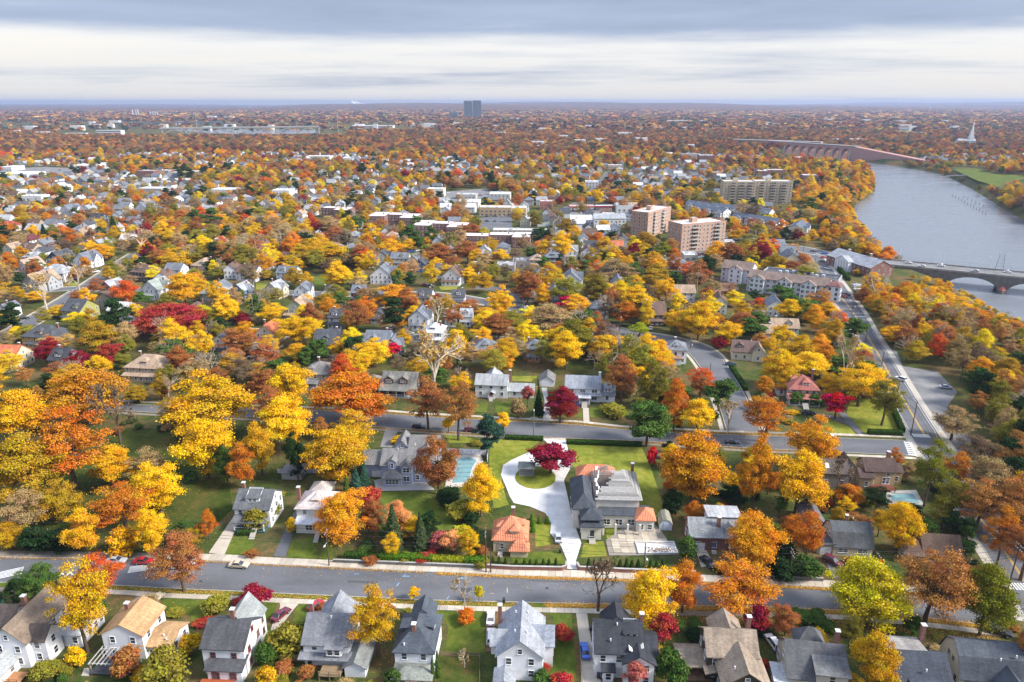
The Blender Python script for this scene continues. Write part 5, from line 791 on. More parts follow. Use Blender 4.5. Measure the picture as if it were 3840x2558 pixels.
def wall_mesh(x, y, w, d, z0, h, typ, rise, mat):
 a, c = w / 2, d / 2
 b = MB()
 X0, X1, Y0, Y1 = x - a, x + a, y - c, y + c
 hh = h - 0.05
 if typ in ('gy', 'gamy'):
  prof = [(-a, hh), (0, h + rise - .12), (a, hh)] if typ == 'gy' else [(-a, hh), (-a * .62, h + rise * .68 - .12), (0, h + rise - .12), (a * .62, h + rise * .68 - .12), (a, hh)]
  b.poly([(X0, Y0, z0), (X1, Y0, z0)] + [(x + p, Y0, q) for p, q in prof[::-1]])
  b.poly([(X1, Y1, z0), (X0, Y1, z0)] + [(x + p, Y1, q) for p, q in prof])
  b.poly([(X1, Y0, z0), (X1, Y1, z0), (X1, Y1, hh), (X1, Y0, hh)])
  b.poly([(X0, Y1, z0), (X0, Y0, z0), (X0, Y0, hh), (X0, Y1, hh)])
 elif typ in ('gx', 'gamx'):
  prof = [(-c, hh), (0, h + rise - .12), (c, hh)] if typ == 'gx' else [(-c, hh), (-c * .62, h + rise * .68 - .12), (0, h + rise - .12), (c * .62, h + rise * .68 - .12), (c, hh)]
  b.poly([(X1, Y0, z0), (X1, Y1, z0)] + [(X1, y + p, q) for p, q in prof[::-1]])
  b.poly([(X0, Y1, z0), (X0, Y0, z0)] + [(X0, y + p, q) for p, q in prof])
  b.poly([(X0, Y0, z0), (X1, Y0, z0), (X1, Y0, hh), (X0, Y0, hh)])
  b.poly([(X1, Y1, z0), (X0, Y1, z0), (X0, Y1, hh), (X1, Y1, hh)])
 else:
  z = {'shedS': (0, 0, 1, 1), 'shedN': (1, 1, 0, 0), 'shedE': (1, 0, 0, 1), 'shedW': (0, 1, 1, 0)}.get(typ, (0,) * 4)
  P = [(X0, Y0), (X1, Y0), (X1, Y1), (X0, Y1)]
  for i in range(4):
   j = (i + 1) % 4
   b.poly([(*P[i], z0), (*P[j], z0), (*P[j], hh + z[j] * rise - .1), (*P[i], hh + z[i] * rise - .1)])
 return b.me('wall', [M[mat]])
def chimney(h, x, y, z0, z1, w=0.75, color=None):
 z1 -= 0.6
 c = MB().box(-w / 2, w / 2, -w / 2, w / 2, z0, z1).build('chimney', M['brick'] if color is None else M['siding'], h, color, loc=(x, y, 0))
 MB().box(-w / 2 - .1, w / 2 + .1, -w / 2 - .1, w / 2 + .1, z1, z1 + .18).build('chimney_cap', M['concrete'], c, (0.6, 0.58, 0.55))
def dormer(h, x, y, z, w, dp, ht, face, typ, wall, roof, near, trim=WHITE):
 """small roofed window box; local front is -y, turned to face"""
 rz = FACE[face][0]
 d = mk('dormer', wall_mesh(0, dp / 2, w, dp, 0, ht, typ, w * 0.36, 'siding'), h, wall, (x, y, z), rz)
 V, F, mi = slab_roof(roof_faces(0, dp / 2, w, dp, ht, typ, w * 0.36 if typ != 'shedS' else 0.5, 0.28), 0.12)
 r = mk('roof', mesh('roof', V, F, [M['shingle'], M['trim']], mi), d, roof)
 n = max(1, int(w / 1.3))
 for i in range(n):
  window(d, (i - (n - 1) / 2) * min(1.2, w / n), -0.01, ht * 0.22, 'S', 0.7, ht * 0.6, False, trim)
def porch(h, x, y, w, d, ht, roof, ncol=3, face='S', typ='shedS', floor=0.5, colc=WHITE, rise=0.7, deckc=(0.35, 0.35, 0.35)):
 """open porch whose outer side faces the viewer; x, y is its centre"""
 MB().box(x - w / 2, x + w / 2, y - d / 2, y + d / 2, 0, floor).build('porch_floor', M['wood'], h, deckc)
 V, F, mi = slab_roof(roof_faces(x, y, w, d, ht, typ, rise, 0.3), 0.16)
 mk('porch_roof', mesh('porch_roof', V, F, [M['shingle'], M['trim']], mi), h, roof)
 cm = MB().box(-.12, .12, -.12, .12, floor, ht - .1).me('column', [M['trim']])
 for i in range(ncol):
  mk('column', cm, h, colc, (x - w / 2 + .25 + (w - .5) * i / max(1, ncol - 1), y - d / 2 + .2, 0))
 b = MB()
 b.box(x - w / 2 + .2, x + w / 2 - .2, y - d / 2 + .17, y - d / 2 + .23, floor + .75, floor + .85)
 b.build('railing', M['trim'], h, colc)
def steps(h, x, y, w, n, up=True, rise=0.17, going=0.32, color=(0.5, 0.46, 0.4)):
 """flight climbing away from the viewer; x, y is the foot"""
 me = MB().box(-w / 2, w / 2, 0, going + .02, 0, rise).me('step', [M['concrete']])
 for i in range(n):
  mk('step', me, h, color, (x, y + i * going, i * rise))
ANCH = []
def house(name, label, ox, oy, rot, wall, roof, blocks, extras=(), cat='house', group=None, near=True, wmat='siding', trim=WHITE, z=0.0, absolute=True):
 """blocks: (x, y, w, d, z0, eave, roof type, rise, {options}); x, y are site coordinates"""
 h = empty(name, (ox, oy, z), R(rot))
 tag(h, label, cat, group)
 if not group: ANCH.append((ox, oy, label))
 if absolute:
  blocks = [(b[0] - ox, b[1] - oy, *b[2:]) for b in blocks]
 def inside(px, py, pz, skip):
  for j, b in enumerate(blocks):
   if j == skip: continue
   top = b[5] + b[7] * (0.75 if b[6] != 'flat' else 0.0)
   if abs(px - b[0]) < b[2] / 2 + .15 and abs(py - b[1]) < b[3] / 2 + .15 and b[4] - .4 < pz < top + .4:
    return True
  return False
 for bi, b in enumerate(blocks):
  x, y, w_, d_, z0, eave, typ, rise = b[:8]
  op = b[8] if len(b) > 8 else {}
  wc, rc = op.get('wall', wall), op.get('roof', roof)
  mt = op.get('wmat', wmat)
  mk('wall', wall_mesh(x, y, w_, d_, z0, eave, typ, rise, mt), h, wc)
  if op.get('roofed', True):
   V, F, mi = slab_roof(roof_faces(x, y, w_, d_, eave, typ, rise, op.get('over', 0.45)), op.get('thick', 0.2))
   ro = mk('roof', mesh('roof', V, F, [M[op.get('rmat', 'shingle')], M['trim']], mi), h, rc)
   if op.get('rmat') == 'tile' and near:
    tile_rows(ro, V, F, mi)
  sp, ww, wh = op.get('sp', 2.7), op.get('ww', 0.95), op.get('wh', 1.45)
  for face in op.get('faces', 'SEW'):
   L = w_ if face in 'SN' else d_
   n = max(1, int((L - 0.8) / sp))
   _, (fx, fy) = FACE[face]
   fl = 0
   zz = max(z0, 0.0) + op.get('sill', 1.0)
   while zz + wh < eave - 0.05:
    for i in range(n):
     t = (i - (n - 1) / 2) * (L / n)
     px, py = (x + fx * w_ / 2 + (t if fx == 0 else 0), y + fy * d_ / 2 + (t if fy == 0 else 0))
     if not inside(px + fx * .3, py + fy * .3, zz + wh / 2, bi):
      window(h, px + fx * .004, py + fy * .004, zz, face, ww, wh, near, trim)
    zz += op.get('floor', 2.75)
   gab = (typ in ('gy', 'gamy') and face in 'SN') or (typ in ('gx', 'gamx') and face in 'EW')
   if gab and rise > 1.9 and op.get('attic', True):
    k = 2 if rise > 4 and typ.startswith('gam') else 1
    for q in range(k):
     t = (q - (k - 1) / 2) * 1.8
     px, py = (x + fx * w_ / 2 + (t if fx == 0 else 0), y + fy * d_ / 2 + (t if fy == 0 else 0))
     if not inside(px + fx * .3, py + fy * .3, eave + .9, bi):
      window(h, px + fx * .004, py + fy * .004, eave + (0.35 if k == 1 else 0.8), face, 0.75, 1.1, near, trim)
 lx, ly = (ox, oy) if absolute else (0, 0)
 for e in extras:
  k = e[0]
  if k == 'chim': chimney(h, e[1] - lx, e[2] - ly, e[3], e[4], *(e[5:]))
  elif k == 'dorm': dormer(h, e[1] - lx, e[2] - ly, e[3], e[4], e[5], e[6], e[7], e[8], e[9] if len(e) > 9 else wall, e[10] if len(e) > 10 else roof, near, trim)
  elif k == 'porch': porch(h, e[1] - lx, e[2] - ly, *e[3:])
  elif k == 'steps': steps(h, e[1] - lx, e[2] - ly, *e[3:])
  elif k == 'door':
   o = MB().box(-.5, .5, -.05, .02, 0, 2.1).build('door', M['trim'], h, e[5], loc=(e[1] - lx, e[2] - ly, e[3]), rz=FACE[e[4]][0])
   MB().box(.32, .4, -.1, -.05, .95, 1.05).build('handle', M['metal'], o, (.5, .45, .3))
  elif k == 'garage':
   o = MB().box(-e[5] / 2, e[5] / 2, -.05, .02, 0, 2.2).build('garage_door', M['trim'], h, (0.75, 0.76, 0.78), loc=(e[1] - lx, e[2] - ly, e[3]), rz=FACE[e[4]][0])
  elif k == 'sky':
   MB().box(-.5, .5, -.8, .8, 0, .15).build('skylight', M['trim'], h, (0.7, 0.68, 0.6), loc=(e[1] - lx, e[2] - ly, e[3]), rot=(e[4], e[5], 0))
  elif k == 'vent':
   MB().tube((0, 0, 0), (0, 0, .55), .13, .13, 8).build('roof_vent', M['metal'], h, (0.75, 0.75, 0.75), loc=(e[1] - lx, e[2] - ly, e[3]))
  elif k == 'win':
   window(h, e[1] - lx, e[2] - ly, e[3], e[4], e[5], e[6], near, trim)
  elif k == 'deck':
   x, y, w_, d_, zt, colr = e[1] - lx, e[2] - ly, *e[3:7]
   MB().box(x - w_ / 2, x + w_ / 2, y - d_ / 2, y + d_ / 2, zt - .18, zt).build('deck', M['wood'], h, colr)
   pm = MB().box(-.08, .08, -.08, .08, -zt, .95).me('deck_post', [M['wood']])
   for sx in (-1, 0, 1):
    mk('deck_post', pm, h, colr, (x + sx * (w_ / 2 - .1), y - d_ / 2 + .1, zt))
   for zz in (.45, .9):
    MB().box(x - w_ / 2, x + w_ / 2, y - d_ / 2 + .06, y - d_ / 2 + .14, zt + zz, zt + zz + .1).build('rail', M['wood'], h, colr)
  elif k == 'perg':
   x, y, w_, d_, zt, colr = e[1] - lx, e[2] - ly, *e[3:7]
   for sx in (-1, 1):
    for sy in (-1, 1):
     MB().box(-.09, .09, -.09, .09, 0, zt).build('post', M['wood'], h, colr, loc=(x + sx * (w_ / 2 - .2), y + sy * (d_ / 2 - .2), 0))
   for sy in (-1, 1):
    MB().box(-w_ / 2, w_ / 2, -.06, .06, zt - .2, zt).build('beam', M['wood'], h, colr, loc=(x, y + sy * (d_ / 2 - .2), 0))
   n = int(w_ / .8)
   rm = MB().box(-.05, .05, -d_ / 2 - .3, d_ / 2 + .3, zt, zt + .18).me('rafter', [M['wood']])
   for i in range(n):
    mk('rafter', rm, h, colr, (x - w_ / 2 + .2 + (w_ - .4) * i / (n - 1), y, 0))
 return h
def tile_rows(ro, V, F, mi):
 """barrel tile courses running up each roof plane"""
 b = MB()
 for f, m in zip(F, mi):
  if m: continue
  P = [np.array(V[i], float) for i in f]
  nrm = np.cross(P[1] - P[0], P[2] - P[0])
  nrm /= np.linalg.norm(nrm)
  if nrm[2] < 0: nrm = -nrm
  up = np.array([0, 0, 1.0]) - nrm * nrm[2]
  if np.linalg.norm(up) < 1e-3: continue
  up /= np.linalg.norm(up)
  ac = np.cross(up, nrm)
  c0 = P[0]
  Q = np.array([[(p - c0) @ ac, (p - c0) @ up] for p in P])
  for s in np.arange(Q[:, 0].min() + .2, Q[:, 0].max(), 0.42):
   ts = []
   for i in range(len(Q)):
    u, v = Q[i], Q[(i + 1) % len(Q)]
    if (u[0] - s) * (v[0] - s) < 0:
     ts.append(u[1] + (v[1] - u[1]) * (s - u[0]) / (v[0] - u[0]))
   if len(ts) < 2 or max(ts) - min(ts) < .3: continue
   p, q = c0 + ac * s + up * min(ts), c0 + ac * s + up * max(ts)
   b.poly([p - ac * .12, p + nrm * .1, q + nrm * .1, q - ac * .12])
   b.poly([p + nrm * .1, p + ac * .12, q + ac * .12, q + nrm * .1])
 o = b.build('tile_course', M['tile'], ro, ro.color)
 o['kind'] = 'stuff'
M['tile'] = surf('clay_tile', None, 0.75, 0.22, 0.5, fine=0.16, fscale=4)
# colours
WH, CREAM, OFFW = (0.78, 0.79, 0.81), (0.68, 0.62, 0.50), (0.70, 0.69, 0.65)
LAV = (0.36, 0.40, 0.54)
GREY, DGREY, SLATE, LGREY = (0.16, 0.165, 0.175), (0.065, 0.068, 0.075), (0.05, 0.058, 0.075), (0.30, 0.315, 0.34)
TANR, BRNR, DBRN = (0.44, 0.27, 0.13), (0.20, 0.13, 0.09), (0.075, 0.05, 0.04)
TILE = (0.60, 0.23, 0.12)
ms = -3.2
house('white_house', 'white bay windowed house with brown gable roof at the lower left corner', -97.3, 117, ms, WH, (0.22, 0.165, 0.12), [
 (-97.3, 117, 7.2, 12.5, 0, 6.3, 'gy', 3.3), (-92.6, 114.2, 3.6, 4.2, 0, 6.0, 'gx', 1.8, {'roof': (0.09, 0.07, 0.06)}),
 (-89.8, 120.5, 5.2, 7.5, 0, 3.4, 'hip', 0.9, {'roof': (0.45, 0.46, 0.45), 'sp': 1.6}),
 (-98.2, 107.0, 4.6, 7.5, 0, 2.9, 'gy', 1.3, {'roof': (0.30, 0.31, 0.31)}),
 (-103.2, 119, 5, 6, 0, 5.6, 'gx', 2.4, {'roof': (0.09, 0.07, 0.06)})],
 [('chim', -99.2, 119, 7, 10.8), ('deck', -94.5, 107.6, 3.2, 3, 0.7, (0.42, 0.2, 0.09))])
house('white_house', 'white house with tan shingled roof, lower side extension and a pergola deck', -76.6, 117.3, ms, WH, TANR, [
 (-76.6, 117.3, 8.2, 8.2, 0, 6.0, 'gy', 2.4, {'sp': 3.2, 'attic': False}), (-70.0, 117.2, 5.2, 6.6, 0, 2.9, 'gx', 1.3)],
 [('chim', -78.2, 118.6, 6.5, 9.4), ('perg', -77, 110.6, 8, 4.2, 2.8, (0.45, 0.44, 0.42)), ('deck', -77, 110.6, 8, 4.4, 0.6, (0.10, 0.10, 0.11)),
  ('steps', -82.0, 108.2, 1.4, 4), ('vent', -69.6, 115.6, 3.6), ('vent', -68.8, 114.9, 3.3)])
house('white_house', 'white house with red trimmed windows, dark shingle roof and red wooden deck', -55, 113.5, ms, WH, (0.075, 0.075, 0.08), [
 (-55, 113.2, 8.2, 8.6, 0, 6.6, 'gx', 2.9), (-54.6, 117.6, 6, 6.5, 0, 6.2, 'gy', 3.6, {'roof': (0.26, 0.28, 0.27), 'faces': 'EW'}),
 (-54.2, 108.1, 6.6, 2.6, 0, 3.3, 'shedS', 1.0, {'faces': 'S', 'ww': 1.2})],
 [('chim', -54.8, 114.2, 8.2, 11.6), ('deck', -55.6, 105.4, 6.2, 2.8, 0.9, (0.36, 0.085, 0.03)), ('steps', -51.8, 104.4, 1.2, 5),
  ('door', -56.2, 106.78, 0.9, 'S', (0.1, 0.1, 0.1))], trim=(0.34, 0.10, 0.07))
house('white_house', 'white house with broad mid grey roof, bow window and low side wing', -36, 115.5, ms, WH, (0.17, 0.175, 0.19), [
 (-36.1, 115.6, 8.8, 8.8, 0, 5.5, 'gx', 3.4, {'sp': 4}), (-36.2, 119.6, 6.4, 6.4, 0, 5.6, 'gy', 3.1, {'faces': 'EW', 'roof': (0.24, 0.25, 0.27)}),
 (-29.8, 112.2, 4.0, 7.2, 0, 2.5, 'gy', 1.3, {'roof': (0.18, 0.19, 0.18)}), (-36.1, 110.6, 9.4, 1.2, 2.6, 2.8, 'shedS', 0.5, {'faces': ''}),
 (-34.2, 110.7, 2.8, 1.1, 3.3, 5.2, 'flat', 0, {'sill': 0.3, 'wh': 1.3, 'sp': .9, 'roof': (0.17, 0.175, 0.19)})],
 [('deck', -34.4, 108.6, 4.2, 2.8, 1.3, (0.26, 0.18, 0.10)), ('win', -34.2, 110.98, 1.35, 'S', 2.6, 1.9), ('vent', -35.6, 114.6, 8.6),
  ('chim', -40.6, 117.6, 0, 10.2)])
house('white_house', 'white house with dark slate hip roof, green edged sunroom roof and brown pergola', -18.5, 114, ms, WH, (0.07, 0.082, 0.10), [
 (-18.5, 113.9, 7.4, 10.2, 0, 6.0, 'hip', 3.1), (-18.3, 106.9, 7.0, 3.6, 0, 3.0, 'hip', 0.8, {'roof': (0.20, 0.21, 0.18), 'faces': 'SE', 'sp': 2.3}),
 (-18.4, 120, 4.2, 4, 0, 6.2, 'gy', 2.0, {'faces': 'EW'})],
 [('chim', -18.8, 111.6, 7.5, 10.3), ('dorm', -15.4, 114.6, 6.4, 2.4, 2.6, 1.3, 'E', 'shedS', (0.07, 0.08, 0.1)), ('dorm', -21.6, 114, 6.4, 2.4, 2.6, 1.3, 'W', 'shedS', (0.07, 0.08, 0.1)),
  ('perg', -16.6, 104.0, 4.6, 2.6, 2.6, (0.30, 0.11, 0.05)), ('vent', -20.4, 109.4, 6.5)])
house('white_house', 'white gabled house with pale grey cross gable roof beside two parked white cars', 1.8, 113, ms, WH, LGREY, [
 (1.8, 113, 8.6, 11, 0, 5.9, 'gy', 3.6), (5.8, 113.8, 4.6, 5.2, 0, 5.6, 'gx', 2.3, {'roof': (0.25, 0.27, 0.31)}), (-2.4, 112.5, 3, 4, 3.2, 5.8, 'gx', 1.8),
 (-1.0, 105.7, 3.4, 3.8, 0, 2.7, 'gy', 0.9), (1.8, 119.6, 4.5, 3, 0, 4, 'gy', 2)],
 [('chim', -2.6, 116.4, 0, 10.6), ('vent', 0.6, 116, 8.6), ('vent', 3.0, 116, 8.6), ('vent', 0.7, 110.6, 8.6), ('vent', 3.0, 110.5, 8.6)])
house('white_house', 'white house with charcoal roof and skylights beside the long concrete driveway', 21.5, 112.5, ms, WH, (0.035, 0.038, 0.045), [
 (20.6, 112.6, 9.0, 9.0, 0, 6.2, 'gx', 3.2), (24.2, 108.2, 5.6, 4.4, 0, 5.6, 'gy', 1.7, {'sp': 2}), (20.6, 117.4, 5, 4, 0, 6, 'gy', 2.6, {'faces': 'EW'}),
 (26.2, 112.2, 3.6, 6.0, 0, 5.2, 'gx', 1.6), (18.6, 107.4, 1.9, 1.8, 0, 3.2, 'shedS', .4)],
 [('dorm', 23.0, 110.6, 7.1, 2.6, 3.2, 1.4, 'S', 'shedS'), ('chim', 25.4, 114.6, 0, 10.4), ('sky', 18.6, 114.2 - 3, 8.2, R(35), 0), ('sky', 24.8, 109, 6.9, R(0), R(-28)), ('sky', 22.8, 108.6, 6.6, 0, R(30)),
  ('vent', 20.4, 112, 9.0), ('door', 20.6, 107.95, 0.3, 'S', (0.5, 0.5, 0.5)), ('vent', 19, 109.5, 7.4)])
house('brown_house', 'dark brown shingled house with mottled tan roof and a carport', 42, 109, ms, (0.045, 0.035, 0.03), (0.27, 0.21, 0.155), [
 (41.8, 111, 9.4, 7.4, 0, 6.2, 'gx', 2.9), (43.0, 105.0, 8.2, 7.4, 0, 5.0, 'gy', 3.0, {'sp': 1.9}), (42.2, 115.4, 5.6, 5, 0, 5.8, 'gy', 2.4, {'faces': 'EW'}),
 (34.6, 110.6, 5.2, 5.4, 2.6, 3.0, 'gx', 1.2, {'faces': ''}), (38.0, 107.2, 2.2, 3, 2.4, 3.4, 'shedW', .8, {'faces': ''})],
 [('chim', 46.2, 114, 6, 10.2), ('vent', 41, 103, 7)])
house('cream_house', 'cream stucco house with charcoal roof and wide shed dormer behind crimson maple', 57.3, 108.6, -9, (0.58, 0.53, 0.44), (0.10, 0.10, 0.105), [
 (57.3, 108.4, 10.4, 9.6, 0, 4.2, 'gx', 4.2), (59.6, 105.6, 5.4, 5.2, 3.0, 6.0, 'shedS', 1.4, {'sp': 3, 'wall': (0.5, 0.47, 0.4), 'roof': (0.14, 0.14, 0.14)}), (57.6, 113.0, 5, 4, 0, 5.6, 'hip', 2.4, {'faces': ''}),
 (51.2, 105.6, 2.4, 4.2, 0, 2.8, 'flat', 0, {'roof': (0.45, 0.46, 0.48)})],
 [('chim', 62, 111, 5, 9.8)])
house('slate_house', 'house with plain blue black slate roof and tall brick chimney', 75.6, 106.2, -5, (0.10, 0.115, 0.14), SLATE, [
 (75.6, 106.2, 9.6, 9.2, 0, 4.6, 'gx', 3.6), (76.0, 102.0, 5.6, 3, 2.6, 4.9, 'shedS', .6, {'sp': 1.6}), (74.4, 109.6, 6.4, 3.6, 3, 6.6, 'shedN', .7, {'roof': (0.28, 0.26, 0.24), 'faces': ''})],
 [('chim', 78.6, 111.2, 0, 10.6), ('vent', 76, 103, 6.4)])
house('gambrel_house', 'cream sided house with dark blue grey gambrel roof at the lower right corner', 90, 108.2, -8, (0.60, 0.52, 0.38), (0.07, 0.08, 0.095), [
 (90, 108.4, 11.5, 8.6, 0, 3.2, 'gamx', 5.2, {'sp': 2.4}), (92.4, 102.4, 5.6, 6.0, 0, 3.0, 'gy', 3.0, {})],
 [('vent', 90.6, 104.6, 7.4), ('vent', 94, 106, 7.2)], trim=(0.45, 0.4, 0.36))
# north side of the main street
house('white_house', 'white house with dark grey gable roof, shed dormer and green front porch', -67, 163.2, -3, WH, (0.115, 0.12, 0.125), [
 (-67, 163.4, 9.2, 9.0, 0, 5.8, 'gx', 3.0, {'sp': 2.2})],
 [('chim', -71.2, 165, 0, 10.2), ('dorm', -67.2, 160.4, 6.4, 3.6, 3.4, 1.5, 'S', 'shedS'), ('porch', -67.2, 157.6, 8.2, 2.6, 3.1, (0.11, 0.115, 0.12), 3, 'S', 'shedS', 0.6, WHITE, 0.8, (0.05, 0.14, 0.13)),
  ('steps', -65.6, 153.6, 1.4, 9), ('door', -66, 158.8, .6, 'S', (0.3, 0.1, 0.08))])
house('cream_house', 'cream house with pale pinkish hip roof and glazed sunroom', -51.3, 163, -3, (0.72, 0.70, 0.62), (0.50, 0.43, 0.40), [
 (-51.3, 163.2, 8.8, 8.2, 0, 5.8, 'hip', 2.7), (-51.2, 157.6, 7.8, 2.8, 0, 2.9, 'shedS', .5, {'roof': (0.55, 0.55, 0.57), 'sp': 7, 'ww': 2.6, 'faces': 'SE'})],
 [('chim', -55.9, 162.6, 0, 10.2), ('dorm', -50.9, 160.6, 6.2, 2.2, 2.6, 1.3, 'S', 'hip'), ('steps', -48.9, 152.2, 1.2, 10), ('door', -49.2, 156.15, .7, 'S', (0.7, 0.72, 0.75))])
house('garage', 'small detached garage with pinkish hip roof behind the cream house', -53.5, 175, -3, (0.6, 0.55, 0.48), (0.46, 0.40, 0.36), [(-53.5, 175, 5.4, 6, 0, 2.6, 'hip', 1.7)], cat='garage')
house('garage', 'small grey roofed garage beside the dark evergreen', -64.5, 186, -3, (0.4, 0.38, 0.36), (0.22, 0.22, 0.23), [(-64.5, 186, 6, 5, 0, 2.6, 'hip', 1.5)], [('perg', -64, 190.5, 6, 3.6, 2.6, (0.4, 0.36, 0.3))], cat='garage')
house('lavender_house', 'lavender blue sided house with steep entry gable and window wall facing the lawn', -33, 187, -3, LAV, (0.18, 0.175, 0.17), [
 (-40.2, 188.3, 7.2, 7.4, 0, 4.6, 'gx', 2.6, {'sp': 6}), (-33.2, 187.4, 9.5, 8.6, 0, 5.2, 'gx', 3.0), (-34.1, 181.6, 5.2, 4.4, 0, 3.1, 'hip', 1.2, {'sp': 4.3, 'ww': 3.8, 'wh': 1.5, 'faces': 'SEW', 'sill': .8}),
 (-30.2, 182.6, 3.0, 3.0, 0, 5.6, 'gy', 1.5, {'ww': 1.8}), (-25.4, 186.4, 7.0, 8.5, 0, 6, 'gy', 2.6, {'sp': 2.2}), (-27, 196, 9, 8, 0, 5.6, 'gx', 3.0), (-33.8, 196.4, 5, 7, 0, 5.4, 'gy', 2.8)],
 [('dorm', -34.6, 182.6, 3.7, 2.4, 3.2, 2.6, 'S', 'gy'), ('garage', -39.6, 184.58, 0, 'S', 3.2), ('vent', -33.6, 187, 8), ('vent', -29, 190, 8)])
house('tile_cottage', 'small stucco cottage with orange clay tile hip roof by the white drive', -0.3, 152, -3, (0.66, 0.56, 0.36), TILE, [
 (-0.3, 152.2, 8.2, 8.0, 0, 4.0, 'hip', 3.9, {'rmat': 'tile'}), (2.0, 147.6, 4.2, 2.8, 0, 2.5, 'hip', 1.7, {'rmat': 'tile', 'faces': 'SEW', 'ww': 1.6, 'sp': 3})],
 [('chim', 0.2, 154.4, 6, 9.4), ('dorm', 0.8, 148.9, 5.0, 2.2, 2.8, 0.9, 'S', 'hip', (0.7, 0.6, 0.4), TILE), ('dorm', -3.6, 152, 4.9, 2.2, 2.6, 0.9, 'W', 'hip', (0.7, 0.6, 0.4), TILE), ('dorm', 3.1, 153, 4.9, 2.2, 2.6, .9, 'E', 'hip', (0.7, .6, .4), TILE), ('steps', -2.6, 146.0, 1.2, 4), ('door', -3, 148.15, .4, 'S', (0.35, 0.3, 0.25))])
STUC = (0.66, 0.63, 0.55)
mansion = house('mansion', 'derelict stucco mansion with torn dark roof and bare weathered boards', 25, 166, -2.5, STUC, (0.06, 0.068, 0.08), [
 (27.6, 168.4, 11.6, 13.6, 0, 7.2, 'flat', 0, {'roofed': False, 'sp': 2.2, 'ww': 1.5}),
 (18.9, 165.6, 5.6, 15.0, 0, 6.4, 'hip', 2.6, {'faces': 'SW'}), (20.6, 155.4, 5.0, 4.2, 0, 4.4, 'hip', 1.0, {'sp': 2.2, 'ww': .8, 'wh': 1.0, 'over': .7}),
 (20.6, 156.0, 4.2, 3.4, 4.4, 6.2, 'hip', 1.4, {'over': .8, 'wall': (0.30, 0.30, 0.32)}),
 (29.6, 160.4, 12.6, 3.2, 0, 4.0, 'shedS', .7, {'sp': 2.4, 'ww': 1.7, 'wh': 1.6}),
 (34.6, 159.4, 4.4, 5.0, 0, 4.2, 'hip', 1.7, {'rmat': 'tile', 'roof': TILE, 'sp': 1.5, 'ww': 1.1}),
 (23.2, 177.4, 10.5, 5.4, 0, 6.0, 'hip', 2.4, {'rmat': 'tile', 'roof': TILE})],
 [('door', 20.8, 153.25, .6, 'S', (0.05, 0.05, 0.05)), ('steps', 20.8, 151.4, 1.6, 4), ('chim', 33.2, 176, 5, 10.2)])
# bare roof boards and rafters over the mansion's main block (its own coordinates)
def mansion_roof():
 x0, x1, y0, y1, ze, zr = 27.6 - 6.6 - 25, 27.6 + 6.6 - 25, 168.4 - 7.4 - 166, 168.4 + 7.4 - 166, 6.9, 10.6
 rx0, rx1, ry = 0.2, 4.4, (y0 + y1) / 2 + 1.2
 PL = [(0.30, 0.29, 0.27), (0.24, 0.23, 0.21), (0.34, 0.33, 0.31), (0.19, 0.18, 0.165)]
 n = 15
 for i in range(n):                                   # south slope
  t0, t1 = i / n, (i + 0.97) / n
  L = lambda t: (x0 + (rx0 - x0) * t + (2.2 if t > .45 else 0.9) + 0.5 * math.sin(i * 2.1), x1 + (rx1 - x1) * t)
  a, c = L(t0), L(t1)
  ya, yc, za, zc = y0 + (ry - y0) * t0, y0 + (ry - y0) * t1, ze + (zr - ze) * t0, ze + (zr - ze) * t1
  b = MB()
  b.poly([(a[0], ya, za), (a[1], ya, za), (c[1], yc, zc), (a[0] + .1, yc, zc)])
  b.poly([(a[0], ya, za - .06), (a[0], ya, za), (a[1], ya, za), (a[1], ya, za - .06)][::-1])
  b.build('plank', M['wood'], mansion, random.choice(PL))
 for i in range(n):                                   # east slope
  t0, t1 = i / n, (i + 0.94) / n
  def E(t): return (x1 + (rx1 - x1) * t, y0 + (ry - y0) * t, y1 + (ry + 1.5 - y1) * t, ze + (zr - ze) * t)
  a, c = E(t0), E(t1)
  b = MB()
  b.poly([(a[0] + .02, a[1], a[3]), (a[0] + .02, a[2], a[3]), (c[0] + .02, c[2], c[3]), (c[0] + .02, c[1], c[3])])
  b.build('plank', M['wood'], mansion, random.choice(PL))
 for i in range(11):                                  # open rafters on the torn side
  y = ry + .4 + i * .55
  MB().tube((x0 + .4, y, ze), (rx0 + .8, y, zr - .2 - max(0, i - 5) * .25), .07, .07, 4).build('rafter', M['wood'], mansion, (0.33, 0.31, 0.28))
 for i in range(10):
  x = x0 + 1.2 + i * .55
  MB().tube((x, ry + .6, zr - 2.3 + i * .2), (x, ry + 5.8, zr - 2.8 + i * .2), .06, .06, 4).build('rafter', M['wood'], mansion, (0.42, 0.41, 0.39))
 MB().box(x0 + .4, x1 - .6, y0 + .9, y1 - .8, ze - .6, ze - .5).build('attic_floor', M['wood'], mansion, (0.12, 0.10, 0.085))
 MB().tube((rx0, ry, zr + .02), (rx1 + .2, ry, zr + .02), .1, .1, 5).build('ridge_board', M['wood'], mansion, (0.5, 0.5, 0.48))
 # white torn membrane along the break
 b = MB()
 for k in range(7):
  y = y0 + 1.5 + k * 1.5
  x = x0 + 1.2 + .5 * math.sin(k * 1.7) + k * .12
  z = ze + .5 + k * .38
  b.poly([(x, y, z + .12), (x + .5 + .3 * math.sin(k), y + .1, z + .14), (x + .6 + .3 * math.cos(k * 2), y + 1.5, z + .5), (x + .1, y + 1.45, z + .48)])
 b.build('torn_membrane', M['trim'], mansion, (0.75, 0.75, 0.74))
 for i in range(4):
  MB().box(-.25, .25, -.25, .25, 0, 3.2).build('porch_pillar', M['siding'], mansion, STUC, loc=(-1.2 + i * 3.1, -10.4, 0))
mansion_roof()
